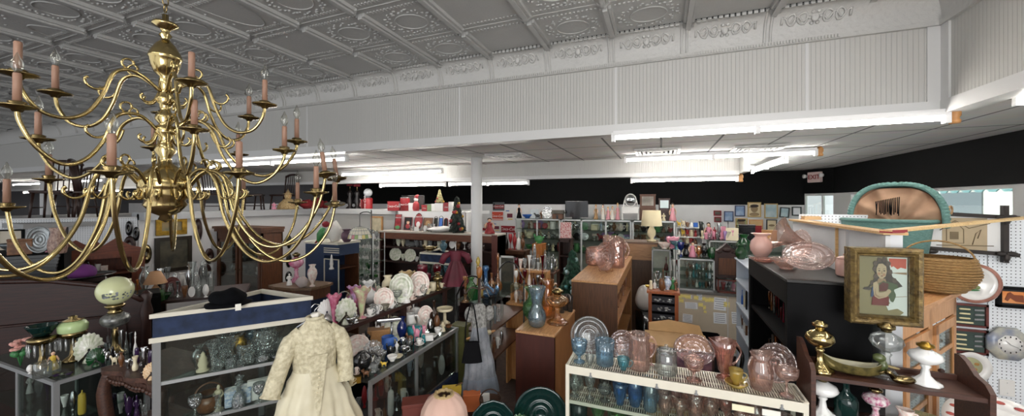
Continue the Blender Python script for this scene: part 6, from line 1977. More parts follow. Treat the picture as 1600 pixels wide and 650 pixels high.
# ------------------------------------------------------------------ on the glass counter
Z = 1.0
WC = 'on the glass counter'
P_('oval_plate', 558, 40, 46, CFL, 'oval portrait plate with a dark green rim ' + WC, -2.05)
P_('teapot', 566, 34, 30, CBK, 'black and gold teapot ' + WC, -1.90)
P_('shell', 583, 34, 38, GCC, 'crystal fan-shaped dish ' + WC, -1.88)
P_('box', 592, 34, 24, M_OAK, 'brown wooden letter box ' + WC, -2.12, cat='box')
P_('mug', 606, 20, 22, CBU, 'bright blue mug ' + WC, -1.96)
P_('plate:scal', 616, 32, 40, CFG, 'green and white scalloped plate on the counter beside the tap-like silver stand', -2.03)
P_('vase', 628, 16, 38, GCO, 'cobalt blue vase ' + WC, -1.98)
P_('tin', 648, 24, 20, CTE, 'teal round tin ' + WC, -1.92)
P_('pitcher', 641, 20, 30, CW, 'white china pitcher ' + WC, -2.04)
P_('plate', 665, 26, 36, CFL, 'upright plate with a mirror-like face ' + WC, -1.98)
P_('bottle', 678, 15, 42, solid('brown bottle', '2f1c12', .15), 'dark brown bottle with a label ' + WC, -1.93)
P_('cake_stand', 695, 26, 24, CCR, 'cream pedestal dish at the far end ' + WC, -1.9)
P_('clock', 650, 26, 30, CW, 'white mantel clock ' + WC, -2.1)
p = at(612, X=-2.0, z=1.0)
g = G().lathe([(0, 0), (.05, 0), (.045, .012), (.01, .02), (0, .02)], 16)
g.tube([(0, 0, .01), (0, 0, .20)], .008, 8)
g.box((-.02, 0, .205), (.19, .035, .024), bev=.006)
obj('display_stand', g, MSI, None, p + Vector((0, 0, .002)), facing(p), 'silver T-shaped display stand on the glass counter', 'stand')
for i, (px, k, m, h, asp, nm) in enumerate(((549, 'saucer_cup', CCR, 12, 1.4, 'cream cup and saucer'), (556, 'box', MGO, 10, 1.6, 'gilt trinket box'), (572, 'animal', CBR, 12, 1, 'brown animal figurine'), (584, 'tumbler', GCC, 14, .8, 'crystal tumbler'), (590, 'goblet', GCC, 18, .6, 'crystal goblet'),
                                      (600, 'animal', CYL, 8, 1.2, 'yellow animal figurine'), (613, 'bowl', CW, 9, 1.8, 'white shell bowl'), (622, 'flat_plate', CCR, 4, 4, 'cream dish'), (632, 'cup', MSI, 12, 1, 'silver cup'), (640, 'goblet', GC, 18, .6, 'clear goblet'), (655, 'saucer_cup', CW, 10, 1.6, 'white cup and saucer'),
                                      (662, 'shaker', CTE, 12, .6, 'teal shaker'), (668, 'box', CW, 9, 2, 'white box'), (676, 'flat_plate', CW, 4, 4, 'white dish'), (684, 'cup', CW, 10, 1.1, 'white teacup'), (692, 'figure', CCR, 14, .6, 'cream figurine'), (701, 'flat_plate', CBR, 4, 3, 'brown dish'))):
 P_(k, px, h * asp, h, m, '%s, %s from the front along the glass counter edge' % (nm, nth(i)), -1.80, q=18)
row('midway across the glass counter', 552, 688, mix(13, CHIN, [CW, CBK, MSI, CFL, CBR, CRO, GCC, CFG], 16, 26, 61), 1.0, X=-1.87, fr='from the front', q=16)
row('at the back of the glass counter', 556, 650, mix(12, CHIN + BOTT, [CW, CBK, CFL, CBR, CBW, CCR, M_BRASSD], 26, 38, 62), 1.0, X=-2.14, fr='from the front', q=16)
row('in front inside the glass counter', 556, 705, mix(15, CHIN + CRYS, [MSI, MSI, CW, CBR, CFL, GCC, CBK, GSM], 24, 36, 63), .62, X=-1.80, fr='from the front', q=16)
row('in the rear inside the glass counter', 556, 662, mix(12, CHIN + CRYS, [MSI, CW, CBW, CFL, GCC, CRD], 28, 40, 64), .62, X=-2.05, fr='from the front', q=16)
# ------------------------------------------------------------------ blue-topped corner case: crystal inside, hat on the rim
def hyp(t, s, z):
 a, b, c = (Vector((*q, 0)) for q in TA)
 q = a + (b - a) * t
 m = (c - q)
 return Vector((q.x + m.x * s, q.y + m.y * s, z + .002))
def K(kind, t, s, z, w, h, m, label, turn=0, q=24):
 p = hyp(t, s, z)
 k = kind.partition(':')[0]
 put(kind, p, w, h, m, label, CAT.get(k, k), NAME.get(k, k), facing(p) + turn, None, PARTS.get(k), q, w if k in ('plate', 'oval_plate') else None)
CK = 'in the blue-topped showcase'
K('obelisk', .20, .16, 1.08, .07, .125, CCR, 'small cream pagoda ornament ' + CK)
K('trumpet_vase', .36, .28, 1.08, .17, .20, GCC, 'large flared crystal vase on the upper shelf ' + CK, q=32)
K('box', .17, .3, 1.08, .12, .09, GCC, 'crystal house-shaped box on the upper shelf ' + CK)
K('urn_vase', .44, .3, 1.08, .09, .18, MGO, 'gilt urn ' + CK)
K('jar', .53, .17, 1.08, .12, .13, GCC, 'square crystal jar on the upper shelf ' + CK, q=6)
K('jar', .68, .24, 1.08, .14, .20, GCC, 'big cut crystal jar with a silver foot ' + CK, q=32)
K('bowl', .80, .05, 1.08, .16, .05, MSI, 'beaded silver dish ' + CK)
K('decanter:stop', .26, .34, 1.08, .09, .22, GCC, 'tall crystal decanter ' + CK)
K('candlestick', .31, .1, 1.08, .06, .12, GCC, 'short crystal candlestick ' + CK)
K('tumbler', .43, .08, 1.08, .07, .07, GCC, 'crystal tumbler in front on the upper shelf ' + CK)
K('egg', .36, .06, 1.08, .06, .07, GC, 'clear glass egg on the upper shelf ' + CK)
K('footed_bowl', .5, .5, 1.08, .14, .18, GBL, 'pale blue footed bowl ' + CK)
K('standing_figure', .62, .12, 1.08, .05, .16, GC, 'clear glass figurine ' + CK)
K('mug', .10, .3, 1.08, .08, .10, CBR, 'brown mug by the corner post ' + CK)
K('bell', .50, .06, 1.08, .06, .08, GCC, 'crystal bell ' + CK)
K('rose_bowl', .66, .08, 1.08, .09, .07, GCC, 'crystal rose bowl ' + CK)
K('basket', .22, .2, .82, .15, .17, CBR, 'dark woven basket with purple flowers on the lower shelf ' + CK)
K('standing_figure', .33, .12, .82, .06, .16, CCR, 'cream standing figurine on the lower shelf ' + CK)
K('box', .45, .2, .82, .14, .1, CBW, 'blue and white box on the lower shelf ' + CK)
K('book', .64, .2, .82, .15, .13, CW, 'white boxed glassware set on the lower shelf ' + CK)
for i in range(12):
 K(('tumbler', 'goblet', 'bowl', 'candlestick', 'vase', 'decanter:stop')[i % 6], .14 + .07 * i, .05 if i % 2 else .33, .82, .075, (.08, .13, .06, .12, .15, .17)[i % 6], GCC, 'cut crystal %s %s from left on the lower shelf of the blue-topped showcase' % (('tumbler', 'goblet', 'bowl', 'candlestick', 'vase', 'decanter')[i % 6], nth(i)), q=14)
for i in range(14):
 k = ('vase', 'goblet', 'trumpet_vase', 'decanter:stop', 'jar:lid', 'footed_bowl', 'candlestick')[i % 7]
 K(k, .13 + .055 * i, .44 if i % 2 else .22, 1.08, (.08, .06, .09, .07, .08, .1, .05)[i % 7], (.16, .13, .17, .19, .1, .12, .14)[i % 7], GCC if i % 3 else GC, 'crystal %s %s from left in the rear of the blue-topped showcase' % (NOUN[k.partition(':')[0]], nth(i)), q=14)
for i in range(9):
 K(('bowl', 'teapot', 'cup', 'goblet')[i % 4], .14 + .09 * i, .1, .555, .11, .12, MSI if i % 2 else GCC, '%s %s %s from left on the floor of the blue-topped showcase' % ('silver' if i % 2 else 'cut crystal', ('bowl', 'teapot', 'cup', 'goblet')[i % 4], nth(i)), q=14)
p = hyp(.42, .05, 1.49)
r = root('black_hat', 'crumpled black velvet hat lying on the rim of the blue-topped showcase', 'hat', p, facing(p))
HT = solid('black velvet', '0a0b0e', .95, spec=.1, bump=.5, bscale=20)
obj('crown', G().ell((0, 0, .045), (.1, .085, .055), 24, 14, fn=lambda c: Vector((c.x * (1 + .08 * sin(30 * c.y)), c.y, max(0, c.z + .008 * sin(60 * c.x))))), HT, r)
obj('brim', G().lathe([(0, 0), (.12, 0), (.125, .012), (.09, .022), (0, .022)], 28, rib=(5, .04), sq=.85), HT, r)
obj('price_tag', G().box((.05, -.11, .0), (.03, .004, .04)), M_TAG, r)
for i, (k, w, h, m, nm) in enumerate((('vase', .12, .17, solid('blue patina', '5b7d8a', .3, c2='2c4652', scale=8), 'blue-green globe vase'), ('bird', .2, .1, M_BRASSD, 'brass goose figurine'))):
 a = at((693, 672)[i], Y=5.13, z=1.365)
 a.z += .002
 put(k, a, w, h, m, nm + ' on top of the small corner showcase', 'vase' if i == 0 else 'figurine', ('globe_vase', 'goose_figurine')[i], parts={})
row('inside the small corner showcase', 664, 712, mix(5, CRYS, [GC, GCC, GBL], 18, 28, 71), 1.0, Y=5.06)
# ------------------------------------------------------------------ bottom centre: lampshade, green plates, low table
r = root('low_table', 'low dark table under the pink lampshade and green plates', 'table', (-1.05, 2.22, 0))
obj('tabletop', G().b2(-.42, .42, -.2, .22, .545, .575), M_OAKD, r)
for x in (-.38, .38):
 for y in (-.16, .18):
  obj('leg', G().b2(x - .02, x + .02, y - .02, y + .02, 0, .545), M_OAKD, r)
p = at(697, d=2.18, z=.69)
r = root('lampshade', 'pale pink pleated fabric lampshade with a gold braid top', 'lampshade', (-1.30, 2.10, .577), facing(p))
PKS = solid('pink silk', 'e3c3b4', .8, c2='d8b3a3', scale=4)
prof = [(.165, .0), (.168, .03), (.155, .12), (.14, .21), (.112, .27), (.07, .305), (.055, .31)]
obj('shade', G().lathe(prof + [(x - .004, z) for x, z in prof[::-1]], 64, rib=(12, .02), M=Matrix.Translation((0, 0, .05)) @ Matrix.Diagonal((1, 1, .92, 1))), PKS, r)
g = G().tube([(.055 * cos(2 * pi * k / 24), .055 * sin(2 * pi * k / 24), .332 + .006 * cos(k * 2.5)) for k in range(24)], .013, 7, closed=True)
obj('top_braid', g, solid('gold braid', 'b59c70', .7, bump=.6, bscale=70), r)
g = G().tube([(.166 * cos(2 * pi * k / 36), .166 * sin(2 * pi * k / 36), .062) for k in range(36)], .012, 7, closed=True)
obj('lower_braid', g, solid('gold braid', 'b59c70', .7, bump=.6, bscale=70), r)
obj('stem', G().tube([(0, 0, 0), (0, 0, .33)], .01, 7).lathe([(0, 0), (.06, 0), (.05, .02), (0, .03)], 16), M_BRASSD, r)
for i, (a, m) in enumerate(((2.2, CPP), (4.0, CYL), (-.9, CYL))):
 obj('silk_flower', G().lathe([(0, 0), (.025, .004), (.03, .014), (.01, .02), (0, .018)], 15, rib=(5, .25), M=Matrix.Translation((.155 * cos(a), .155 * sin(a), .12)) @ Matrix.Rotation(a, 4, 'Z') @ Matrix.Rotation(1.3, 4, 'Y')), m, r)
zt = .575
I('plate:scal', 770, 70, 72, GTE, 'dark teal swirled glass plate upright beside the lampshade', zt, d=2.42, q=48)
I('ball_pitcher', 779, 38, 44, GTE, 'dark teal glass pitcher before the swirled plate', zt, d=2.26, q=36)
I('plate', 845, 84, 84, GTE, 'large dark teal glass plate standing upright near the mahogany cabinet', zt, d=2.48, q=48)
I('shell', 812, 40, 58, GGR, 'pale green ribbed fan dish beside the large teal plate', zt, d=2.36)
I('bowl', 868, 40, 22, GTE, 'dark teal glass bowl before the large plate', zt, d=2.30, q=36)
I('box', 651, 44, 44, solid('red brown box', '6a2f24', .6), 'open red-brown box behind the pink lampshade', zt, d=2.62)
I('book', 668, 34, 30, CW, 'white boxed cards leaning by the red-brown box', .575, d=2.45, name='card_box', cat='box')
r = root('low_table', 'dark bench under the boxes behind the lampshade', 'table', (-1.72, 1.98 + .62, 0))
r.location = (-1.42, 2.56, 0)
obj('tabletop', G().b2(-.24, .24, -.1, .07, .56, .59), M_OAKD, r)
for x in (-.17, .17):
 obj('leg', G().b2(x - .02, x + .02, -.08, .05, 0, .56), M_OAKD, r)
for i, (px, k, m, w, h, nm) in enumerate(((706, 'book', CYL, 30, 30, 'yellow booklet'), (722, 'basket', CBR, 30, 34, 'brown wicker basket'), (737, 'box', solid('orange box', 'c46a3a', .6), 26, 26, 'orange box'), (753, 'book', CW, 24, 24, 'white booklet'), (766, 'basket', solid('dark wicker', '4a3022', .7, bump=.6), 34, 38, 'dark wicker basket'))):
 I(k, px, w, h, m, nm + ' on the bench below the lace dress, %s from left' % nth(i), .592, Y=2.52 + .03 * (i % 2))
# ------------------------------------------------------------------ iron etagere with coloured bottles
r = root('etagere', 'black iron etagere of coloured bottles and silver in the aisle', 'etagere', (-1.68, 3.66, 0))
for x in (-.16, .2):
 for y in (-.46, .46):
  obj('post', G().tube([(x, y, 0), (x, y, 1.24)], .009, 7), CBK, r)
for y in (-.46, .46):
 obj('hoop', G().tube(smooth([(-.16, y, 1.24), (-.05, y, 1.42), (.09, y, 1.42), (.2, y, 1.24)], 5), .008, 7), CBK, r)
for z in (1.2, .93, .66):
 obj('shelf', G().b2(-.17, .21, -.47, .47, z - .016, z), M_SHGL if z > 1 else M_WALN, r)
for i, (px, k, m, w, h, nm) in enumerate(((759, 'genie_bottle', GBLD, 34, 48, 'bright blue long-necked bottle'), (747, 'genie_bottle:stop', GYE, 18, 52, 'yellow-green tall stoppered bottle'), (736, 'vase', GGR, 16, 36, 'pale green vase'), (768, 'bottle', GAM, 12, 34, 'amber slim bottle'), (778, 'genie_bottle', GAM, 14, 62, 'amber tall-necked bottle'), (752, 'pot', GAM, 16, 18, 'amber squat pot'), (772, 'rose_bowl', GBLD, 18, 16, 'blue small bowl'), (727, 'candlestick', GAM, 12, 40, 'amber candlestick'), (741, 'jar', GEM, 13, 22, 'emerald jar'))):
 I(k, px, w, h, m, nm + ' on top of the iron etagere', 1.2, X=-1.72 + (px - 727) * .0028)
row('on the middle shelf of the iron etagere', 744, 787, mix(8, CHIN + BOTT, [MSI, GC, GCC, CBR, MPE, CW], 22, 30, 81), .932, X=-1.54, fr='from the front')
row('on the bottom shelf of the iron etagere', 744, 787, mix(7, CHIN, [CCR, CBR, CW, MSI], 20, 28, 82), .662, X=-1.54, fr='from the front')
p = at(742, d=3.2, z=.93)
r = root('rolling_pin', 'cream rolling pin lying at the end of the iron etagere', 'rolling pin', at(752, X=-1.5, z=.957), 1.1)
obj('roller', G().lathe([(0, -.1), (.022, -.1), (.022, .1), (0, .1)], 14, M=Matrix.Rotation(pi / 2, 4, 'Y')), CCR, r)
for s in (-1, 1):
 obj('handle', G().lathe([(0, .1), (.008, .1), (.012, .13), (.006, .16), (0, .16)], 10, M=Matrix.Rotation(s * pi / 2, 4, 'Y')), M_OAK, r)
# ------------------------------------------------------------------ left: lamps and bric-a-brac on the low showcase and carved table
p = at(180, 553, z=1.0)
r = root('globe_lamp', 'tall brass lamp with a big cream globe painted with blue-grey flowers', 'lamp', p + Vector((0, 0, .004)), facing(p))
FLG = solid('painted globe', 'd9dcb2', .22, coat=.3, c2='d2d6a6', scale=3)
obj('foot', G().lathe([(0, 0), (.062, 0), (.06, .012), (.04, .02), (.03, .04), (.018, .07), (.016, .12), (.022, .14), (.014, .17), (.014, .2), (0, .2)], 24), M_BRASSD, r)
obj('oil_font', G().lathe([(0, .19), (.02, .195), (.07, .225), (.084, .255), (.075, .285), (.045, .305), (0, .305)], 32, rib=(16, .02)), solid('silvered floral font', '9a9b97', .3, metal=.6, c2='4c4d4c', scale=30), r)
obj('collar', G().lathe([(0, .30), (.04, .305), (.045, .32), (.03, .335), (.05, .35), (.062, .365), (.045, .375), (0, .375)], 24), M_BRASSD, r)
obj('globe', G().ell((0, 0, .475), (.106, .106, .105), 32, 20), FLG, r, label='cream globe painted with flowers')
g = G()
rr = random.Random(12)
for k in range(30):
 a, e = -1.75 + rr.uniform(-.8, .8) + .3, -.25 + rr.uniform(-.22, .22)
 v = Vector((cos(a) * cos(e), sin(a) * cos(e), sin(e)))
 M = Matrix.Translation(Vector((0, 0, .475)) + v * .1055) @ v.to_track_quat('Z', 'Y').to_matrix().to_4x4()
 g.ell((0, 0, 0), (rr.uniform(.006, .012), rr.uniform(.004, .009), .0015), 8, 5, M=M)
obj('painted_flower', g, solid('blue-grey paint', '8e93a0', .4, c2='50574e', scale=30), r)
o = None
def prism_lamp(px, py, label, topm, hh, shade):
 p = at(px, py, z=1.0)
 r = root('prism_lamp', label, 'lamp', p + Vector((0, 0, .004)), facing(p))
 obj('foot', G().lathe([(0, 0), (.06, 0), (.055, .015), (.02, .04), (.014, .08), (.014, hh * .55), (0, hh * .55)], 20), M_BRASSD, r)
 obj('band', G().lathe([(.0, hh * .5), (.045, hh * .55), (.07, hh * .62), (.072, hh * .7), (.05, hh * .74), (0, hh * .74)], 28), M_BRASSD, r)
 if shade:
  obj('shade', G().lathe(hollow([(0, hh * .68), (.06, hh * .68), (.075, hh * .72), (.078, hh * .86), (.065, hh * .93), (.03, hh * .95), (.03, hh)], .004), 28), topm, r)
  obj('finial', G().lathe([(0, hh * .95), (.05, hh * .96), (.055, hh * .98), (.02, hh * 1.02), (.025, hh * 1.06), (0, hh * 1.09)], 20, rib=(8, .1)), M_BRASSD, r)
 else:
  obj('bowl', G().lathe(hollow([(0, hh * .74), (.04, hh * .76), (.055, hh * .85), (.075, hh * .98), (.078, hh)], .004), 28, rib=(10, .03)), topm, r)
 for k in range(12):
  a = 2 * pi * k / 12
  obj('prism_drop', G().lathe([(0, hh * .28), (.005, hh * .32), (.006, hh * .52), (.003, hh * .58), (0, hh * .6)], 6, M=Matrix.Translation((.066 * cos(a), .066 * sin(a), 0))), GCC, r)
prism_lamp(66, 574, 'brass prism lamp with an open dark green glass bowl at far left', GTE, .29, False)
prism_lamp(114, 564, 'brass prism lamp with a pale green glass shade beside the open green one', solid('opal green shade', 'bcd39a', .25), .30, True)
WL = 'on the far-left glass showcase'
I('flowers', 32, 52, 44, solid('silk pink', 'e0a79c', .8), 'pink silk flower spray ' + WL, 1.0, py=572)
I('shell', 139, 48, 44, CFG, 'milky green-edged shell dish ' + WL, 1.0, py=566)
I('shell', 150, 32, 28, GEM, 'emerald green fan dish ' + WL, 1.0, py=573)
I('jar', 66, 32, 24, GC, 'squat clear glass jar ' + WL, 1.0, py=590)
I('doll', 83, 22, 30, CYL, 'small yellow-dressed doll figure ' + WL, 1.0, py=578)
I('egg', 47, 13, 14, CW, 'white ball ornament ' + WL, 1.0, py=584)
I('jar', 86, 20, 18, GC, 'clear glass box below the yellow doll figure ' + WL, 1.0, py=583)
for i in range(4):
 I('flat_plate', 78 + i * 10, 14, 3, GPU if i % 2 else MSI, '%s oval dish, %s of four in a curved line on the far-left showcase' % ('purple' if i % 2 else 'silver', nth(i)), 1.0, py=590 - i * 1.5)
row('inside the far-left glass showcase', 40, 135, mix(7, CHIN + CRYS, [MSI, CW, GPU, GCC, CYL], 24, 34, 91), .72, Y=1.30)
row('on the low far-left showcase shelf', 40, 132, mix(6, CHIN, [CW, CBR, GCC, MSI], 26, 36, 92), .45, Y=1.32)
WT = 'on the carved table'
row('along the carved table edge', 152, 238, mix(8, CHIN + BOTT, [MSI, CW, GPU, CCR, CBR, GSM], 14, 24, 93), 1.02, Y=1.42, q=16)
row('midway on the carved table', 208, 243, mix(3, CHIN + BOTT, [MSI, CW, GPU, CBK, CCR, GC], 20, 34, 94), 1.02, Y=1.5)
row('at the far-left showcase end', 150, 187, mix(5, CHIN + BOTT, [MSI, CW, GPU, CBK, CCR, GC], 18, 30, 194), 1.0, Y=1.47)
row('behind at the far-left showcase end', 165, 215, mix(7, BOTT + CRYS, [CBK, MSI, GPU, CW, GC], 26, 38, 95), 1.0, Y=1.59)
I('shell', 236, 26, 26, solid('sea shell', 'c79a6a', .4, c2='e5cfae', scale=14), 'tan and cream sea shell at the right of the carved table', 1.02, Y=1.385)
row('under the carved table', 158, 232, mix(6, CHIN + BOTT, [CW, CGR, GPU, CCR, GC], 34, 50, 96), .62, Y=1.5)
def Lz(kind, px, w, h, m, lab, z, d, **k):
 return I(kind, px, w, h, m, lab, z, d=d, **k)
WRT = 'on the black roll-top cabinet'
Lz('plate', 61, 42, 42, MPE, 'large pewter plate upright ' + WRT, 1.652, 3.62)
Lz('bowl', 20, 46, 13, MPE, 'grey pewter bowl on a brown box ' + WRT, 1.652, 3.75)
Lz('pitcher', 90, 34, 40, solid('mottled coffee pot', '6b4a40', .4, c2='a98f80', scale=10), 'mottled brown coffee pot with a black handle ' + WRT, 1.652, 3.62, parts={'handle': CBK}, rz=3.4)
Lz('vase', 73, 11, 16, CRO, 'small pink vase between pewter plate and coffee pot', 1.652, 3.7)
Lz('box', 31, 40, 24, CBR, 'brown box ' + WRT, 1.652, 3.55)
p = at(128, d=3.6, z=0)
r = root('hat_stand', 'dark narrow stand carrying the purple hat behind the headboard', 'stand', (p.x, p.y, 0), facing(p))
obj('body', G().b2(-.14, .14, -.05, .05, 0, 1.38), M_BLK, r)
obj('lid', G().b2(-.15, .15, -.055, .055, 1.38, 1.42), M_OAKD, r)
r = root('purple_hat', 'wide purple and black brimmed hat behind the headboard', 'hat', (p.x, p.y, 1.424), facing(p))
obj('crown', G().ell((0, 0, .05), (.1, .09, .08), 20, 12, fn=lambda c: Vector((c.x, c.y, max(.004, c.z)))), solid('purple felt', '5b1f63', .8), r)
obj('brim', G().lathe([(0, 0), (.2, .01), (.22, .03), (.2, .02), (.1, .012), (0, .012)], 36, rib=(3, .05)), CBK, r)
WG = 'on the long dark glassware table'
Lz('table_lamp', 243, 40, 42, solid('tan shade', 'b98f6a', .8), 'small lamp with a tan cone shade ' + WG, 1.06, 4.25, parts={'lamp_shade': MATS['tan shade']})
Lz('bowl', 226, 26, 13, GEM, 'emerald glass bowl ' + WG, 1.06, 4.25)
Lz('bowl', 258, 20, 10, GEM, 'small emerald glass bowl right of the tan lamp', 1.06, 4.2)
Lz('plate', 269, 28, 30, solid('dark red plate', '5c2b28', .3), 'dark red-brown plate upright ' + WG, 1.06, 4.35)
Lz('trumpet_vase', 300, 16, 52, GC, 'tall clear trumpet vase ' + WG, 1.06, 4.4)
Lz('vase', 226, 20, 40, GC, 'clear glass vase beside the tan lamp', 1.06, 4.55)
Lz('jar', 250, 15, 18, GGR, 'pale green glass jar behind the blue-topped showcase', 1.06, 4.12)
row('at the back of the long dark table', 245, 335, mix(8, CRYS + CHIN, [GC, GCC, MSI, CW, GC], 28, 44, 97), 1.06, d=4.6)
row('along the long dark table front', 250, 338, mix(8, CRYS + CHIN, [GC, CBR, CW, GC, MSI], 16, 28, 98), 1.06, d=4.3)
p = at(212, d=3.55, z=1.22)
row('on the black chest of drawers', 199, 218, mix(3, CRYS, [GC, GAM, CCR], 20, 30, 99), 1.22, d=3.8)
row('in the scroll-crested hutch', 128, 168, mix(4, CHIN, [CW, CBR, MSI, CFL], 16, 24, 100), 1.28, d=4.58)
row('low in the scroll-crested hutch', 128, 168, mix(4, CHIN, [CBR, CW, GSM, CCR], 18, 24, 101), 1.12, d=4.58)
WA, WBp = Vector((-8.9, 1.45, 0)), Vector((-7.4, 3.25, 0))
def wallpic(px0, px1, py0, py1, fm, pm, label, plane, oval=False, fw=.03, name='framed_picture', cat='picture', tilt=0):
 """picture hung on a wall: plane ('X',v) faces +x, ('Y',v) faces -y, ('L',) the slanting left wall"""
 def pt(px, py):
  if plane[0] == 'L':
   u = (px - 800) / FPX
   kx, ky = -SN + u * CS, CS + u * SN
   dv = WBp - WA
   d = (WA.x * dv.y - WA.y * dv.x) / (kx * dv.y - ky * dv.x)
   n = Vector((dv.y, -dv.x, 0)).normalized()
   q = Vector((kx * d, ky * d, EYE - d * (py - HZ) / FPX))
   return q + n * .05, atan2(dv.y, dv.x)
  q = at(px, py, **{plane[0]: plane[1]})
  return q, (pi / 2 if plane[0] == 'X' else 0)
 a, rz = pt(px0, (py0 + py1) / 2)
 b, _ = pt(px1, (py0 + py1) / 2)
 c, _ = pt((px0 + px1) / 2, (py0 + py1) / 2)
 W, H = (Vector((b.x - a.x, b.y - a.y))).length, (py1 - py0) * depth(c) / FPX
 r = root(name, label, cat, c, rz)
 if tilt:
  r.rotation_euler = (0, tilt, rz)
 if oval:
  M = Matrix.Rotation(pi / 2, 4, 'X')
  g = G().lathe([(W / 2 - fw, -.01), (W / 2 - fw, .012), (W / 2 - fw / 2, .022), (W / 2, .008), (W / 2, -.01), (W / 2 - fw, -.01)], 36, M=M @ Matrix.Diagonal((1, H / W, 1, 1)))
  obj('frame', g, fm, r)
  obj('picture', G().lathe([(0, 0), (W / 2 - fw * .9, 0), (W / 2 - fw * .9, -.008), (0, -.008)], 36, M=M @ Matrix.Diagonal((1, H / W, 1, 1))), pm, r)
 else:
  obj('frame', G().b2(-W / 2, W / 2, -.02, .01, H / 2 - fw, H / 2).b2(-W / 2, W / 2, -.02, .01, -H / 2, -H / 2 + fw).b2(-W / 2, -W / 2 + fw, -.02, .01, -H / 2 + fw, H / 2 - fw).b2(W / 2 - fw, W / 2, -.02, .01, -H / 2 + fw, H / 2 - fw), fm, r)
  obj('picture', G().b2(-W / 2 + fw, W / 2 - fw, -.008, .008, -H / 2 + fw, H / 2 - fw), pm, r)
 return r, W, H
PH = solid('old photo', 'a8a298', .5, c2='6d675f', scale=3)
OIL = solid('oil landscape', '6b6a52', .5, c2='a08a60', scale=7)
OILD = solid('dark oil', '35342e', .5, c2='5d5847', scale=6)
LX = ('X', -7.36)
wallpic(198, 209, 345, 368, CBK, PH, 'small dark oval portrait on the pegboard, upper left of five', ('L',), True)
wallpic(210, 220, 354, 376, CBK, PH, 'small black oval portrait beside the bigger dark oval one', ('L',), True)
wallpic(195, 214, 368, 400, M_OAKD, PH, 'dark brown oval framed portrait on the low pegboard wall', ('L',), True, .04)
wallpic(100, 109, 352, 384, M_OAKD, PH, 'narrow brown frame on the pegboard beside the coffee pot', ('L',))
wallpic(0, 42, 358, 396, M_BLK, solid('cream print', 'cfc6b4', .6), 'wide cream picture in a black frame at the far left pegboard', ('L',), fw=.02)
wallpic(220, 237, 382, 412, M_BRASSD, PH, 'oval portrait in a brassy frame by the large dark painting', LX, True, .05)
wallpic(244, 292, 340, 367, MGO, OIL, 'gilt framed landscape high on the white ledge wall', LX, fw=.07)
wallpic(243, 300, 370, 424, solid('black-gold frame', '2a241c', .4), OILD, 'large dark still-life painting below the gilt landscape', LX, fw=.06)
wallpic(303, 316, 342, 378, M_OAKD, PH, 'tall dark oval frame right of the gilt landscape', LX, True, .06)
wallpic(320, 334, 388, 412, M_OAKD, PH, 'brown oval frame low by the china cabinet', LX, True, .06)
wallpic(311, 330, 412, 436, M_OAKD, OILD, 'oval brown frame with gilt edge lowest by the china cabinet', LX, True, .05)
wallpic(448, 456, 368, 388, CBK, PH, 'small black oval portrait right of the china cabinet, topmost of three', LX, True, .06)
wallpic(447, 456, 396, 418, CBK, PH, 'small black oval portrait right of the china cabinet, middle of three', LX, True, .06)
wallpic(446, 456, 424, 442, CBK, PH, 'small black oval portrait right of the china cabinet, lowest of three', LX, True, .06)
WY = ('Y', 6.55)
wallpic(580, 598, 338, 364, M_OAK, solid('botanical print', 'd8cdb0', .6, c2='b3aa8c', scale=9), 'small wood-framed botanical print above the stemware rack', WY, fw=.03)
row('on the top shelf in the china cabinet', 340, 408, mix(7, CHIN, [CW, GC, CBW, MSI], 14, 18, 103), 1.34, Y=4.42)
row('on the middle china cabinet shelf', 340, 408, mix(7, CHIN, [CW, GC, GCC, CFL], 14, 18, 104), 1.12, Y=4.42)
row('on the low china cabinet shelf', 340, 408, mix(7, CHIN, [GC, CW, MSI, GCC], 14, 20, 105), .9, Y=4.42)
I('oil_lamp', 463, 24, 46, CMG, 'magenta glass oil lamp with a wide pink shade on the serpentine table', 1.08, Y=3.62, parts={'burner': M_BRASSD})
I('urn_vase', 488, 17, 34, CFL, 'painted urn vase with gilt foot on the serpentine table', 1.08, Y=3.50)
I('cloth_bundle', 472, 20, 18, solid('white coral', 'e6dfda', .8, c2='c9b0ac', scale=30, bump=1, bscale=40), 'lump of white coral on the serpentine table', 1.08, Y=3.42, cat='coral', name='coral')
I('figure', 452, 10, 18, CW, 'white figurine left of the coral on the serpentine table', 1.08, Y=3.45)
I('cloth_bundle', 522, 24, 34, solid('white plush', 'e4e1da', .9, bump=.8, bscale=25), 'white ruffled bonnet on the navy hutch', 1.55, d=5.62, cat='bonnet', name='bonnet')
p = at(503, d=5.45, z=1.552)
r = root('parrot_figure', 'red and green parrot figure on the navy hutch', 'figurine', p, facing(p))
obj('body', G().tube([(-.05, 0, .02), (-.02, 0, .12), (.02, 0, .22)], [.02, .05, .04], 10), CGN, r)
obj('head', G().ell((.05, 0, .27), (.05, .04, .045), 12, 8), CLR, r)
obj('beak', G().tube([(.09, 0, .27), (.12, 0, .25), (.115, 0, .225)], [.015, .01, .003], 7), CYL, r)
obj('tail', G().tube([(-.05, 0, .04), (-.09, 0, 0)], [.02, .008], 7), CLR, r)
I('rose_bowl', 542, 18, 20, solid('plum shade', '5b4350', .6), 'plum coloured lampshade at the right of the navy hutch', 1.55, d=5.6, cat='lampshade', name='lampshade')
I('obelisk', 518, 8, 24, CW, 'white tiered ornament in the open end of the navy hutch', .722 + .45, d=5.45, cat='ornament')
obj('ledge', G().b2(.03, .28, -.15, .2, 1.155, 1.17), M_WALN, bpy.data.objects['hutch'])
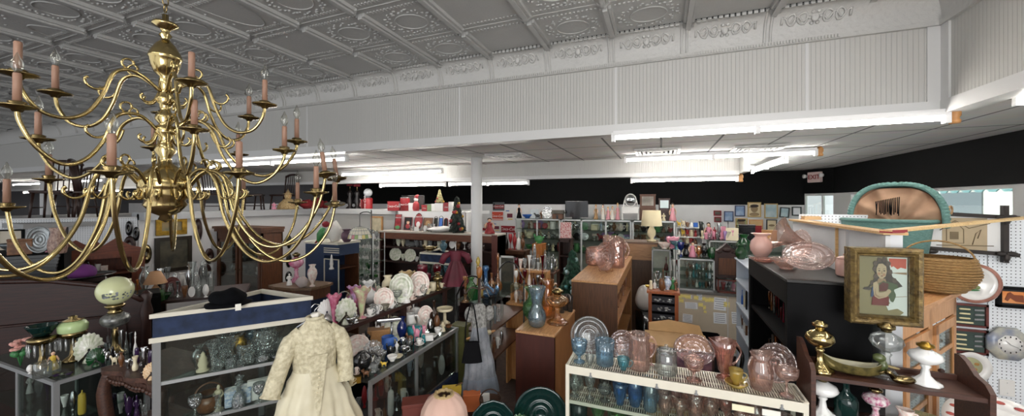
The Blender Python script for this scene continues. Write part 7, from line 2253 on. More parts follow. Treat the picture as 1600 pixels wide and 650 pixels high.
for i, z in enumerate(GRZ):
 nm = ('lowest', 'second', 'middle', 'fourth', 'top')[i]
 row('on the %s stemware rack shelf' % nm, 548, 592, mix(7, STEM, [GC, GC, GCC] if i != 1 else [GGR, GEM, GC], 12, 16, 110 + i), z, Y=5.05, q=12)
 row('back of the %s stemware shelf' % nm, 547, 591, mix(6, STEM, [GC, GCC] if i > 1 else [GEM, GGR, GC], 13, 17, 120 + i), z, Y=5.18, q=12)
p = at(562, d=5.0, z=EYE - .50)
r = root('leaded_lampshade', 'domed leaded glass lampshade of cream and coloured panes on a chain', 'lampshade', p)
rr = random.Random(6)
ring = [(.035, .17), (.075, .155), (.11, .12), (.135, .07), (.15, .015)]
cols = [solid('pane cream', 'e8e2cf', .3), solid('pane rose', 'c98a8e', .3), solid('pane green', '8fa86a', .3), solid('pane yellow', 'e0cf8a', .3)]
for k, ((r0, z0), (r1, z1)) in enumerate(zip(ring, ring[1:])):
 g = G()
 for i in range(20):
  g.mi = 0 if k < 3 else rr.randrange(4)
  a0, a1 = 2 * pi * i / 20, 2 * pi * (i + 1) / 20
  g.face([(r0 * cos(a0), r0 * sin(a0), z0), (r0 * cos(a1), r0 * sin(a1), z0), (r1 * cos(a1), r1 * sin(a1), z1), (r1 * cos(a0), r1 * sin(a0), z1)])
 obj('glass_band', g, cols, r)
g = G()
for q, z in ring:
 g.tube([(q * cos(2 * pi * k / 30), q * sin(2 * pi * k / 30), z) for k in range(30)], .003, 5, closed=True)
for i in range(20):
 a = 2 * pi * i / 20
 g.tube([(q * cos(a), q * sin(a), z) for q, z in ring], .002, 4)
obj('leading', g, MPE, r)
obj('chain', G().tube([(0, 0, .17), (0, 0, .34), (.0, 0, ZT - p.z if False else .34)], .004, 5), CBK, r)
t = root('lamp_bracket', 'thin black bracket pole holding the leaded glass lampshade', 'bracket', (p.x + .0, p.y + .22, 0))
obj('pole', G().tube(smooth([(0, 0, 0), (0, 0, p.z + .2), (0, -.02, p.z + .34), (0, -.14, p.z + .36), (0, -.215, p.z + .342)], 4), .007, 7), CBK, t)
obj('foot', G().lathe([(0, 0), (.12, 0), (.1, .02), (0, .03)], 20), CBK, t)
# ------------------------------------------------------------------ chairs and things stored on the ledges
DKW = wood('dark chair wood', '23130e', '3c231a', 2)
def chair(loc, rz, label, flip=False):
 r = root('chair', label, 'chair', loc, rz)
 K = Matrix.Translation((0, 0, .46)) @ Matrix.Rotation(pi, 4, 'X') if flip else Matrix.Identity(4)
 def T(p):
  return K @ Vector(p)
 g = G()
 g.box((0, 0, .43), (.42, .4, .04), M=K, bev=.012)
 obj('seat', g, DKW, r)
 for sx in (-1, 1):
  for sy in (-1, 1):
   obj('leg', G().tube([T((sx * .17, sy * .16, .42)), T((sx * .2, sy * .19, .0))], [.018, .014], 8), DKW, r)
 if not flip:
  for sx in (-1, 1):
   obj('back_post', G().tube([T((sx * .18, .18, .44)), T((sx * .19, .24, .9))], .015, 7), DKW, r)
  obj('crest_rail', G().tube(smooth([T((-.2, .24, .86)), T((-.1, .25, .91)), T((.1, .25, .91)), T((.2, .24, .86))], 4), .025, 8), DKW, r)
  for k in range(5):
   obj('spindle', G().tube([T((-.12 + .06 * k, .19, .44)), T((-.12 + .06 * k, .245, .88))], .008, 6), DKW, r)
 for s in (-1, 1):
  obj('stretcher', G().tube([T((s * .185, -.17, .2)), T((s * .185, .17, .2))], .009, 6), DKW, r)
 return r
for i, (px, X, rz, fl) in enumerate(((88, -8.5, .9, 0), (118, -9.9, .3, 0), (150, -8.2, 2.6, 0), (345, -8.1, 1.9, 0), (378, -9.1, .4, 1), (395, -8.2, 2.4, 0), (446, -8.0, .1, 0))):
 p = at(px, X=X, z=1.862)
 if p.y > 6.1:
  p.y = 6.1
 chair((p.x, p.y, 1.862), rz, 'dark wooden %s on the high ledge, %s of seven from left' % ('stool turned over' if fl else 'spindle-back chair', nth(i)), fl)
HAYS = solid('straw', 'c9b083', .9, c2='9c8255', scale=40, bump=1, bscale=50)
p = at(450, X=-7.42, z=1.987)
r = root('straw_doll', 'bushy straw broom doll on the white ledge', 'doll', p, facing(p))
obj('skirt', G().lathe([(0, 0), (.2, 0), (.17, .1), (.07, .22), (0, .24)], 28, rib=(14, .08)), HAYS, r)
obj('head', G().ell((0, 0, .28), (.07, .07, .07), 12, 8), HAYS, r)
obj('hat', G().lathe([(0, .36), (.1, .33), (.1, .325), (.05, .34), (.0, .44)], 16), HAYS, r)
for i, (px, w, h) in enumerate(((480, 26, 15), (497, 18, 18), (508, 14, 12))):
 I('cloth_bundle', px, w, h, solid('red felt', '7d1f22', .9), 'red felt hat on the white ledge, %s of three' % nth(i), 1.988, X=-7.42, cat='hat', name='felt_hat')
I('figure', 428, 9, 11, CRO, 'small pink figurine on the white ledge', 1.987, X=-7.42)
for i, px in enumerate((547, 558)):
 p = at(px, Y=6.72, z=1.962)
 h = (326 - 279 - i * 1) * depth(p) / FPX
 r = root('turned_lamp', 'tall dark turned lamp with a red shade on the ledge, %s of the pair' % ('left' if i == 0 else 'right'), 'lamp', p, 0)
 obj('base', G().lathe([(0, 0), (.1, 0), (.09, .05), (.04, .09), (.07, .2), (.035, .3), (.06, .38), (.02, .44), (0, .44)], 18), solid('ebony', '1a1414', .35), r)
 obj('lamp_shade', G().lathe([(.075, h - .14), (.06, h), (.055, h), (.07, h - .14), (.075, h - .14)], 20), CLR, r)
 obj('burner', G().tube([(0, 0, .43), (0, 0, h - .1)], .012, 6), M_BRASSD, r)
def text(s, size, m, parent, M, shear=0, ext=.002, bold=0):
 cu = bpy.data.curves.new('lettering', 'FONT')
 cu.body = s
 cu.size = size
 cu.shear = shear
 cu.extrude = ext
 cu.offset = bold
 cu.align_x = 'CENTER'
 cu.align_y = 'CENTER'
 o = bpy.data.objects.new('tmp', cu)
 COL.objects.link(o)
 me = bpy.data.meshes.new_from_object(o.evaluated_get(bpy.context.evaluated_depsgraph_get()))
 bpy.data.objects.remove(o)
 me.transform(M)
 me.materials.clear()
 me.materials.append(m)
 o = link('lettering', me, parent)
 return o
RXH = Matrix.Rotation(pi / 2, 4, 'X')
M_RED = solid('cola red', '9c2227', .35)
M_WHT = solid('sign white', 'f0efec', .5)
p = at(575, Y=6.75, z=1.962)
r = root('drink_cooler', 'red cola can-shaped dispenser with a round white top on the ledge', 'dispenser', p, 0)
obj('body', G().lathe([(0, 0), (.095, 0), (.1, .01), (.1, .25), (.085, .27), (0, .27)], 28), M_RED, r)
obj('neck', G().lathe([(.085, .27), (.06, .30), (.0, .31)], 20), MSI, r)
obj('globe', G().ell((0, 0, .39), (.095, .095, .095), 22, 14), solid('frosted globe', 'e4e7ea', .2, c2='b9bec2', scale=14), r)
text('Coca-Cola', .085, M_WHT, r, Matrix.Translation((0, -.101, .14)) @ Matrix.Rotation(-pi / 2, 4, 'Y') @ RXH, .3)
p = at(565, Y=6.8, z=1.962)
r = root('drink_bottle_sign', 'narrow red cola bank beside the round-topped dispenser', 'bank', p, 0)
obj('body', G().box((0, 0, .12), (.09, .09, .24), bev=.012), M_RED, r)
text('Coca-Cola', .06, M_WHT, r, Matrix.Translation((0, -.047, .12)) @ Matrix.Rotation(-pi / 2, 4, 'Y') @ RXH, .3)
# ------------------------------------------------------------------ red collectables on and over the wall unit
def tin(px, h, w, m, label, z, Y, txt=None, box=True, tm=None):
 p = at(px, Y=Y, z=z + .002)
 d = depth(p)
 W, H = w * d * cphi(px) / FPX, h * d / FPX
 r = root('collectable_tin', label, 'tin', p, facing(p) * .6)
 if box:
  obj('body', G().box((0, 0, H / 2), (W, min(W, .13), H), bev=.008), m, r)
  f = -min(W, .13) / 2 - .001
 else:
  obj('body', G().lathe([(0, 0), (W / 2, 0), (W / 2, H * .92), (W * .46, H), (0, H)], 24), m, r)
  f = -W / 2 - .001
 obj('lid', G().box((0, 0, H), (W * 1.03, min(W, .13) * 1.03, .015)) if box else G().lathe([(0, H), (W * .5, H), (W * .5, H + .012), (0, H + .012)], 24), tm or m, r)
 if txt:
  text(txt, W * .27, M_WHT, r, Matrix.Translation((0, f, H * .5)) @ RXH, .3)
 return r
ZR = 1.957
tin(616, 14, 19, M_RED, 'large red cola box tin at the left end of the white riser', ZR, 6.45, 'Coca-Cola')
tin(633, 20, 15, CRD, 'tall red cola canister with a silver panel on the white riser', ZR, 6.45, 'Coca-Cola', False, MSI)
tin(643, 12, 8, CW, 'small white picture tin between red canister and red-hatted figure', ZR, 6.42)
p = at(650, Y=6.42, z=ZR + .002)
r = root('winter_figure', 'red and white winter figurine with a red cap on the white riser', 'figurine', p, facing(p))
obj('body', G().lathe([(0, 0), (.055, 0), (.07, .06), (.06, .15), (.03, .2), (0, .2)], 18), CRD, r)
obj('head', G().ell((0, 0, .235), (.045, .045, .05), 12, 8), CW, r)
obj('cap', G().tube([(0, 0, .265), (.02, 0, .31), (.05, 0, .33)], [.048, .03, .012], 10), CRD, r)
tin(664, 9, 9, M_RED, 'bright red square tin on the white riser', ZR, 6.42, 'Coke')
tin(672, 10, 8, solid('green tin', '7d8f6a', .4), 'greenish small tin on the white riser', ZR, 6.42)
tin(678, 11, 7, CW, 'plain white small tin on the white riser', ZR, 6.42)
tin(687, 12, 13, CW, 'white and red tin under the little gold tree', ZR, 6.42, None)
tin(698, 13, 9, CRD, 'red tin near the right end of the white riser', ZR, 6.42, 'Coke')
tin(705, 14, 9, CW, 'white and red canister at the right end of the white riser', ZR, 6.42, None, False)
p = at(645, Y=6.62, z=1.962)
r = root('dark_board', 'dark framed board leaning behind the red tins', 'board', p, 0)
obj('board', G().b2(-.28, .28, 0, .02, 0, .31), solid('dark board', '26211f', .6), r)
obj('frame', G().tube([(-.28, -.005, .01), (.28, -.005, .01), (.28, -.005, .31), (-.28, -.005, .31)], .012, 5, closed=True), CBK, r)
def xtree(p, h, w, m, ballm, label, seed, nb=16):
 r = root('christmas_tree', label, 'christmas tree', p)
 g = G()
 rr = random.Random(seed)
 n = 120
 for i in range(n):
  t = i / n
  z = h * (.1 + .88 * t)
  R_ = w / 2 * (1 - t) ** .8 + .008
  a = i * 2.4
  L = R_ * rr.uniform(.75, 1.05)
  e = Vector((L * cos(a), L * sin(a), z - .12 * h * (1 - t)))
  b = Vector((0, 0, z))
  g.tube([b, b.lerp(e, .6) + Vector((0, 0, .01)), e], [.02 * h / .4 + .004, .034 * h / .4 + .004, .003], 5)
  for k in range(3):
   q = b.lerp(e, .4 + .2 * k)
   v = Vector((-sin(a), cos(a), .2)) * (.09 * h * (1 - t) * (1 - .25 * k) + .006)
   g.tube([q - v, q, q + v], [.002, .008 * h / .4 + .002, .002], 4)
 obj('needles', g, m, r)
 obj('trunk', G().lathe([(0, 0), (w * .18, 0), (w * .15, .03 * h), (.012, .05 * h), (.01, h * .95), (0, h)], 10), M_WALN, r)
 for i in range(nb):
  t = rr.uniform(.08, .9)
  a = rr.uniform(0, 6.28)
  R_ = w / 2 * (1 - t) ** .8 * .95
  s = rr.uniform(.7, 1.1) * .035 * (h / .6) ** .5 if ballm else .01
  obj('bauble', G().ell((R_ * cos(a), R_ * sin(a), h * (.1 + .88 * t) - .1 * h * (1 - t)), (s, s, s), 10, 7), ballm[i % len(ballm)], r)
p = at(687, Y=6.42, z=ZR + .17)
xtree(p, .24, .17, solid('gold tinsel', '9c9468', .4, metal=.3), [MGO, CRD], 'little gold tinsel tree standing on the white tin', 3, 8)
p = at(714, Y=6.10, z=1.582)
xtree(p, .62, .36, solid('dark needles', '16201a', .8), [CRD, CRD, MGO], 'dark artificial tree with red baubles on the wall unit', 4)
p = at(895, d=5.65, z=.622)
xtree(p, .76, .60, solid('green needles', '1d4a38', .8, c2='123024', scale=20), [solid('aqua bauble', '6fb3b8', .2, metal=.6), solid('silver aqua', 'a9ccd0', .25, metal=.5)], 'green artificial tree with aqua baubles behind the tall shelf unit', 5, 13)
obj('tree_table', G().lathe([(0, 0), (.2, 0), (.18, .04), (.04, .08), (.04, .56), (.25, .59), (.25, .62), (0, .62)], 24), M_WALN, None, (p.x, p.y, 0), label='round wood pedestal under the aqua-bauble tree', cat='table')
def tray(px, py0, py1, w, m, label, z, Y, round_top=False, band=None, txt=None):
 p = at(px, Y=Y, z=z + .002)
 d = depth(p)
 W, H = w * d * cphi(px) / FPX, (py1 - py0) * d / FPX
 r = root('serving_tray', label, 'tray', p, 0)
 M = Matrix.Rotation(radians(-9), 4, 'X')
 if round_top == 'oval':
  pts = [(W / 2 * cos(2 * pi * k / 30), H / 2 + H / 2 * sin(2 * pi * k / 30)) for k in range(30)]
 elif round_top:
  pts = [(-W / 2, 0), (W / 2, 0)] + [(W / 2 * cos(pi * k / 12), H - W / 2 + W / 2 * sin(pi * k / 12)) for k in range(13)]
 else:
  pts = [(-W / 2, 0), (W / 2, 0), (W / 2, H), (-W / 2, H)]
 obj('tray', G().prism(pts, -.006, .006, M=M @ RXH), m, r)
 obj('rim', G().tube([M @ Vector((x, -.008, y)) for x, y in pts], .006, 5, closed=True), CBK if m is not CBK else CRD, r)
 if band:
  for k, (fx, fz, sx, sz, bm) in enumerate(band):
   obj('picture', G().ell((fx * W, -.010, fz * H), (sx * W, .003, sz * H), 16, 8, M=M), bm, r)
 if txt:
  text(txt, W * .23, M_WHT, r, M @ Matrix.Translation((0, -.013, H * .78)) @ RXH, .3)
 return r
ZU = 1.582
YU = 6.24
tray(621, 337, 361, 12, CRD, 'tall red and green cola tray at the left of the wall unit', ZU, YU, band=[(0, .15, .42, .12, CGN), (0, .5, .35, .12, CLR)], txt='Coca-Cola')
tray(637, 341, 361, 15, CBK, 'black round-cornered picture tray of a lady', ZU, YU, band=[(0, .6, .2, .16, SKIN), (0, .3, .3, .2, CRD), (0, .72, .24, .1, HAIRD)])
tray(653, 331, 356, 15, CRD, 'oval red cola tray taller than its neighbours', ZU + .02, YU + .03, 'oval', band=[(0, .3, .25, .18, CW)], txt='Coca-Cola')
tray(668, 338, 358, 17, CBR, 'brown picture tray right of the oval red one', ZU, YU, band=[(0, .55, .3, .25, CLT), (0, .25, .35, .12, CRD)])
tray(680, 330, 352, 6, solid('bottle dark', '2c2b22', .4), 'narrow dark arched tray standing high', ZU, YU + .06, True)
tray(688, 331, 354, 7, CBU, 'narrow blue arched tray beside the dark one', ZU, YU + .06, True)
tray(696, 334, 354, 7, CBK, 'narrow black arched tray beside the blue one', ZU, YU + .06, True)
I('cloth_bundle', 690, 42, 9, solid('white lacework', 'e9e7e4', .8, bump=1, bscale=30), 'white openwork centrepiece lying on the wall unit', ZU, Y=6.12, cat='ornament', name='lace_ornament')
row('along the wall unit front', 640, 682, mix(6, BOTT + TOYS, [GC, GC, CRD, CW], 8, 14, 131), ZU, Y=6.04)
I('doll', 765, 18, 24, CRD, 'white-bearded red winter doll by the end of the wall unit', ZU, Y=6.1, cat='doll')
for z, s, nm in ((1.28, 132, 'upper'), (1.0, 133, 'middle')):
 row('on the %s wall unit shelf' % nm, 612, 690, mix(11, CHIN + STEM, [GC, CW, CFG, GCC, CCR], 10, 16, s), z, Y=6.08)
row('right part of the upper unit shelf', 692, 760, mix(7, CHIN + STEM, [GC, CBR, GMV, CW], 10, 14, 134), 1.28, Y=6.08)
I('plate:scal', 618, 19, 20, CFG, 'green-flowered plate standing low in the wall unit, left of a pair', 1.0, Y=6.0)
I('plate:scal', 641, 18, 20, CFG, 'green-flowered plate standing low in the wall unit, right of a pair', 1.0, Y=6.0)
def sign(px0, px1, py0, py1, m, label, parts=(), txt=None, tm=None, size=.3, tilt=0, ty=0):
 Yw = YB - .025
 a, b = at(px0, Y=Yw, z=0), at(px1, Y=Yw, z=0)
 c = at((px0 + px1) / 2, (py0 + py1) / 2, Y=Yw)
 W, H = b.x - a.x, (py1 - py0) * depth(c) / FPX
 r = root('tin_sign', label, 'sign', c, 0)
 if tilt:
  r.rotation_euler = (0, tilt, 0)
 obj('plate', G().box((0, 0, 0), (W, .012, H)), m, r)
 for fx, fz, sx, sz, pm in parts:
  obj('panel', G().box((fx * W, -.008, fz * H), (sx * W, .006, sz * H)), pm, r)
 if txt:
  text(txt, H * size, tm or M_WHT, r, Matrix.Translation((0, -.013, ty * H)) @ RXH, .3)
sign(770, 788, 316, 329, solid('slate sign', '54565a', .5), 'grey and red cola sign topmost on the back wall', ((0, -.05, .95, .45, CRD), (-.38, .05, .1, .7, CBK)), 'Coca-Cola', size=.3)
sign(769, 786, 331, 344, solid('orange red sign', 'c2472f', .5), 'orange-red cola sign below the grey one', ((0, -.38, 1, .08, CW),), 'Coca-Cola', size=.38)
sign(789, 803, 327, 345, CW, 'white poster of a dark red car on the back wall, upper one', ((.05, -.05, .6, .35, solid('maroon print', '6b1f33', .5)), (-.2, .36, .4, .08, CBU), (.1, -.35, .5, .08, CYL)))
sign(769, 782, 348, 362, CW, 'white poster of a dark red car on the back wall, lower one', ((.05, -.05, .6, .35, MATS['maroon print']), (-.2, .36, .4, .08, CBU), (.1, -.35, .5, .08, CYL)))
sign(783, 805, 353, 363, solid('deep cola red', '8e1524', .45), 'wide deep red cola sign at the corner of the glass case', (), 'Coca-Cola', size=.62)
sign(753, 768, 347, 361, CW, 'white winter portrait sign by the column', ((0, .02, .5, .5, SKIN), (0, -.3, .8, .3, CRD), (0, -.15, .5, .25, CW)))
BY_ = ('Y', YB - .03)
NV = solid('navy frame', '27365a', .4)
GDF = solid('gold frame', 'b79a62', .4, metal=.3)
BLP = solid('blue print', 'a9bfd6', .6, c2='5f7fae', scale=5)
SEP = solid('sepia portrait', 'd9c9a6', .6)
for a in ((1131, 1146, 330, 346, NV, BLP, 'navy framed blue print, lowest of the pair by the red frames'), (1148, 1164, 321, 338, NV, BLP, 'navy framed blue print, higher of the pair'),
          (1168, 1189, 316, 339, GDF, SEP, 'pale gold frame of a sketched head in a cap'), (1194, 1215, 318, 341, GDF, solid('pale blue print', 'c9dade', .6, c2='8fb0bd', scale=4), 'gold framed pale blue print, biggest on the back wall'),
          (1218, 1233, 324, 340, CBK, MATS['pale blue print'], 'thin black tilted frame of a pale drawing'), (1237, 1252, 323, 337, CBK, M_PAPER, 'thin black frame of a white drawing beside the entrance corner'),
          (1149, 1168, 341, 358, GDF, solid('green print', 'b9b98a', .6, c2='7f8a5c', scale=6), 'gold framed green landscape'), (1170, 1192, 343, 358, M_OAK, solid('tan print', 'c9a878', .6), 'wood framed tan print behind the little red chair'),
          (1197, 1214, 343, 361, CBK, SEP, 'black framed small sketch under the pale blue print'), (1115, 1127, 329, 337, CLR, OILD, 'small dark red frame, upper of two'), (1116, 1127, 339, 347, CLR, OILD, 'small dark red frame, lower of two')):
 r, W, H = wallpic(*a[:6], a[6], BY_, fw=.022, tilt=.08 if 'tilted' in a[6] else 0)
 if 'cap' in a[6]:
  obj('drawing', G().ell((0, -.012, .02), (.07, .003, .085), 16, 8).ell((0, -.014, -.11), (.1, .003, .04), 14, 7), solid('pencil', '8a7659', .7), r)
  obj('drawing', G().ell((0, -.015, .085), (.085, .003, .035), 16, 8).box((-.06, -.015, .055), (.09, .003, .014)), HAIRD, r)
 elif 'sketch' in a[6]:
  obj('drawing', G().ell((0, -.012, 0), (.06, .003, .025), 16, 8), MATS['pencil'], r)
p = at(1271, 279, d=8.5)
t = atan2(BY - AY, BX - AX)
q = Vector((AX, AY, 0)).lerp(Vector((BX, BY, 0)), .5)
nrm = Vector((BY - AY, AX - BX, 0)).normalized()
r = root('exit_sign', 'red-lettered EXIT sign with two lamp heads on the black wall', 'exit sign', (q.x - nrm.x * .09, q.y - nrm.y * .09, EYE + .52), t + pi)
obj('body', G().box((0, 0, 0), (.30, .05, .22), bev=.01), solid('exit face', 'd9c4c0', .5), r)
text('EXIT', .13, CRD, r, Matrix.Translation((0, -.028, 0)) @ RXH, 0, .002, .002)
for s in (-1, 1):
 obj('lamp_head', G().lathe([(0, 0), (.035, 0), (.045, .05), (0, .05)], 14, M=Matrix.Translation((s * .19, -.02, .03)) @ Matrix.Rotation(pi / 2, 4, 'X')), M_HOUS, r)
# ------------------------------------------------------------------ back cases and what stands on them
CASES = (('under red signs', 808, 920, 9), ('under lace dolls', 924, 985, 6), ('under toy vanity', 990, 1053, 6))
for nm, a, b, n in CASES:
 for z, s in ((1.45, 'top'), (1.2, 'second'), (.9, 'third')):
  row('front row, %s shelf %s' % (s, nm), a, b, mix(n, TOYS + CHIN, [CW, CBR, CFL, CLK, CRD, CBW, CCR, CGN, MSI, WBR], 9, 14, hash_(nm + s)), z, Y=9.32, q=12)
  row('rear row, %s shelf %s' % (s, nm), a + 2, b - 2, mix(n - 1, TOYS + CHIN, [CW, CBR, CFL, CLK, CCR, CPP, MSI], 10, 14, hash_(nm + s + 'b')), z, Y=9.47, q=12)
ZBT = 1.713
WTC = 'on the back glass cases'
def Bk(kind, px, w, h, m, lab, **k):
 return I(kind, px, w, h, m, lab + ' ' + WTC, ZBT, Y=k.pop('Y', 9.35), **k)
Bk('doll', 811, 9, 22, CLK, 'black-clad doll at the left end')
Bk('bowl', 824, 16, 6, CBU, 'flat blue dish')
Bk('frame', 835, 13, 14, MPE, 'grey framed plaque', parts={'picture': MPE})
Bk('animal', 840, 9, 9, CBK, 'dark animal figure before the grey plaque', Y=9.25)
Bk('standing_figure', 846, 6, 12, WBR, 'brown standing figure')
Bk('plate', 855, 17, 19, MSI, 'round silver tray upright')
p = at(872, Y=9.3, z=ZBT)
r = root('toy_house', 'small brown toy log house on the back glass cases', 'toy house', p, 0)
obj('walls', G().box((0, 0, .07), (.26, .16, .14)), M_WALN, r)
obj('roof', G().prism([(-.11, 0), (.11, 0), (0, .09)], -.16, .16, M=Matrix.Translation((0, 0, .135)) @ Matrix.Rotation(pi / 2, 4, 'Z') @ RXH), solid('toy roof', '57544e', .7), r)
obj('door', G().box((0, -.082, .05), (.05, .006, .1)), CBK, r)
p = at(901, Y=9.42, z=ZBT)
r = root('black_screen', 'plain black flat screen standing on the back glass cases', 'screen', p + Vector((0, 0, .05)), 0)
obj('panel', G().box((0, 0, .2), (.58, .03, .40), bev=.01), CBK, r)
obj('stand', G().box((0, 0, -.02), (.2, .14, .06)), CBK, r)
LAC = [CLW, CLP, CLT, CLW, CLP]
for i, (px, h, m, hr) in enumerate(((931, 23, CLT, HAIRB), (942, 24, CLW, HAIRD), (950, 20, CLP, HAIRB), (957, 21, CLW, HAIRB), (965, 26, CLP, HAIRB))):
 Bk('doll', px, 8, h, m, '%s-dressed lace doll, %s from left' % (('tan', 'white', 'pink', 'ivory', 'dusty pink')[i], nth(i)), parts={'head': SKIN, 'arm': SKIN, 'hair': hr})
def dresser(px, w, h, m, label, mirror, drawers, Y=9.36):
 p = at(px, Y=Y, z=ZBT + .002)
 d = depth(p)
 W, H = w * d / FPX, h * d / FPX
 r = root('toy_dresser', label, 'toy furniture', p, 0)
 b = H * .5
 if drawers:
  obj('body', G().box((0, 0, b / 2), (W, .16, b)), m, r)
  for k in range(drawers):
   q = obj('drawer', G().box((0, -.082, b * (k + .5) / drawers), (W * .88, .012, b / drawers * .8)), m, r)
   obj('knob', G().ell((-W * .2, -.092, b * (k + .5) / drawers), (.008, .006, .008), 6, 5).ell((W * .2, -.092, b * (k + .5) / drawers), (.008, .006, .008), 6, 5), CBK, q)
 else:
  obj('tabletop', G().box((0, 0, b), (W * 1.05, .18, .02)), m, r)
  obj('drawer', G().box((0, 0, b * .75), (W * .95, .15, b * .42)), m, r)
  for sx in (-1, 1):
   for sy in (-1, 1):
    obj('leg', G().box((sx * W * .45, sy * .06, b * .3), (.02, .02, b * .6)), m, r)
 if mirror == 'oval':
  M = Matrix.Translation((0, .02, b + H * .27)) @ RXH @ Matrix.Diagonal((1, 1.15, 1, 1))
  R_ = H * .2
  obj('mirror_frame', G().lathe([(R_, -.01), (R_ * 1.15, 0), (R_, .012), (R_ * .95, 0), (R_, -.01)], 28, M=M), m, r)
  obj('mirror', G().lathe([(0, .002), (R_, .002), (R_, -.004), (0, -.004)], 28, M=M), MSI, r)
  for s in (-1, 1):
   obj('mirror_post', G().tube(smooth([(s * W * .42, .02, b), (s * W * .38, .02, b + H * .15), (s * R_ * 1.1, .02, b + H * .28)], 4), .012, 7), m, r)
 else:
  obj('mirror_frame', G().b2(-W * .48, W * .48, .0, .03, b, H).b2(-W * .5, W * .5, -.01, .04, H - .02, H + .01), m, r)
  obj('mirror', G().b2(-W * .36, W * .36, -.006, .0, b + H * .07, H - H * .07), mirror, r)
dresser(985, 26, 40, CW, 'white toy vanity with an oval mirror on the back glass cases', 'oval', 0)
dresser(1012, 24, 40, M_WALN, 'brown toy dresser with a picture mirror on the back glass cases', PH, 3)
dresser(1038, 17, 34, M_OAKDZ, 'small dark toy dresser with a pale mirror on the back glass cases', solid('pale mirror', 'c9dcdc', .2), 2)
Bk('doll', 1051, 13, 28, CLP, 'pink-dressed doll in a black hat on the corner', Y=9.22)
Bk('figure', 1037, 7, 12, CCR, 'cream figurine before the dark toy dresser', Y=9.2)
for z, s in ((1.582, 'on top of the white toy shelf'), (1.372, 'on the upper white toy shelf'), (1.202, 'on the middle white toy shelf'), (1.002, 'on the low white toy shelf')):
 row(s, 1058, 1090, mix(5, TOYS, [CRD, CYL, CCR, CBU, CW, CGN, WBR], 9, 14, hash_(s)), z, Y=9.3, q=12)
ZK = 1.363
WTK = 'on the back trinket counter'
row(WTK, 1094, 1160, mix(11, TOYS + CHIN, [CW, CPP, GCC, MSI, CCR, CRO], 14, 22, 141), ZK, Y=8.72)
row('behind ' + WTK, 1092, 1162, mix(10, TOYS + CHIN, [CW, CRD, CBR, CRO, MSI, CBK], 18, 30, 142), ZK, Y=8.95)
for z, s in ((1.132, 'upper'), (.902, 'lower')):
 row('on the %s trinket counter shelf' % s, 1094, 1165, mix(10, TOYS + CHIN, [CW, MSI, CBR, GC, CBK], 9, 14, 143 + int(z * 10)), z, Y=8.8, q=12)
I('doll', 1107, 16, 26, CRO, 'doll in a rose dress with black hair on the trinket counter', ZK, Y=8.85)
p = at(1187, Y=8.85, z=ZK + .002)
r = root('toy_chair', 'little red toy chair on the back trinket counter', 'toy chair', p, .3)
obj('seat', G().box((0, 0, .1), (.16, .15, .02)), CLR, r)
obj('backrest', G().box((0, .07, .2), (.15, .015, .2)), CLR, r)
for sx in (-1, 1):
 for sy in (-1, 1):
  obj('leg', G().box((sx * .065, sy * .06, .05), (.018, .018, .1)), CLR, r)
I('box', 1202, 24, 17, M_OAK, 'orange-brown toy chest of drawers on the trinket counter', ZK, Y=8.85)
I('frame', 1144, 20, 20, CCR, 'cream card with a clock face on the trinket counter', ZK, Y=8.68, parts={'picture': CCR})
I('footed_bowl', 1160, 14, 10, GCO, 'cobalt blue footed bowl on the trinket counter', ZK, Y=8.7)
I('box', 1167, 26, 24, CBK, 'black toy box on the trinket counter', ZK, Y=8.95)
# ------------------------------------------------------------------ middle aisle
I('table_lamp:drum', 1018, 33, 48, solid('cream shade', 'e0d3ae', .8), 'lamp with a large cream drum shade on the brown chest', 1.547, Y=6.12, q=28, parts={'lamp_shade': MATS['cream shade']})
CGT = (GPK, GCO, GAQ, CYL, CRO, CBK, GAM, CBK, GEM)
for i, (px, k, m, w, h, nm) in enumerate(((1038, 'bowl', CFL, 20, 10, 'striped red and white bowl'), (1051, 'bowl:ruf', CRO, 20, 18, 'pink ruffled bowl'), (1040, 'bowl', CYL, 16, 7, 'yellow bowl'), (1056, 'footed_bowl', GAQ, 22, 14, 'turquoise footed bowl'))):
 I(k, px, w, h, m, nm + ' on the cranberry glass case', 1.502, Y=5.58 + .05 * (i % 3))
for i, (px, k, m, w, h, nm) in enumerate(((1072, 'pinch_vase', CBK, 11, 20, 'black waisted vase'), (1082, 'doll', CRO, 14, 24, 'pink figure'), (1092, 'urn_vase', GAM, 11, 18, 'amber urn'), (1100, 'vase', CBK, 11, 22, 'black tall vase'), (1112, 'pot', GEM, 15, 16, 'emerald green pot'), (1064, 'goblet', GCO, 12, 22, 'cobalt goblet'))):
 I(k, px, w, h, m, nm + ' on the counter-top bottle showcase', 1.453, Y=5.25)
for z, s in ((1.082, 'bottom'), (1.202, 'middle'), (1.302, 'top')):
 row('on the bottle showcase %s shelf' % s, 1071, 1116, mix(9, BOTT + CHIN, [CTE, CW, GAQ, CBW, CBR, GC, MSI], 9, 13, hash_(s + 'x')), z, Y=5.22, q=12)
row('inside the red-wood framed case', 1126, 1150, [('bowl', 12, 1, CRD), ('cloth_bundle', 10, 1, CW), ('figure', 14, .5, CBK), ('vase', 14, .6, CRO)] if False else [('bowl', 12, 1, CRD), ('figure', 13, .5, CBK), ('vase', 13, .6, CRO)], 1.082, Y=5.2)
for z, s in ((.925, 'lower'), (1.202, 'upper')):
 row('%s shelf of cranberry case' % s, 1038, 1062, mix(4, BOTT + CRYS, [GCR, CRO, CM, GRU], 16, 24, hash_(s + 'y')), z, Y=5.6)
p = at(1137, Y=5.42, z=1.225)
r = root('carved_clock_shelf', 'dark carved wooden clock case with a scrolled crest on the counter', 'clock case', (.74, 5.27, 1.225), 0)
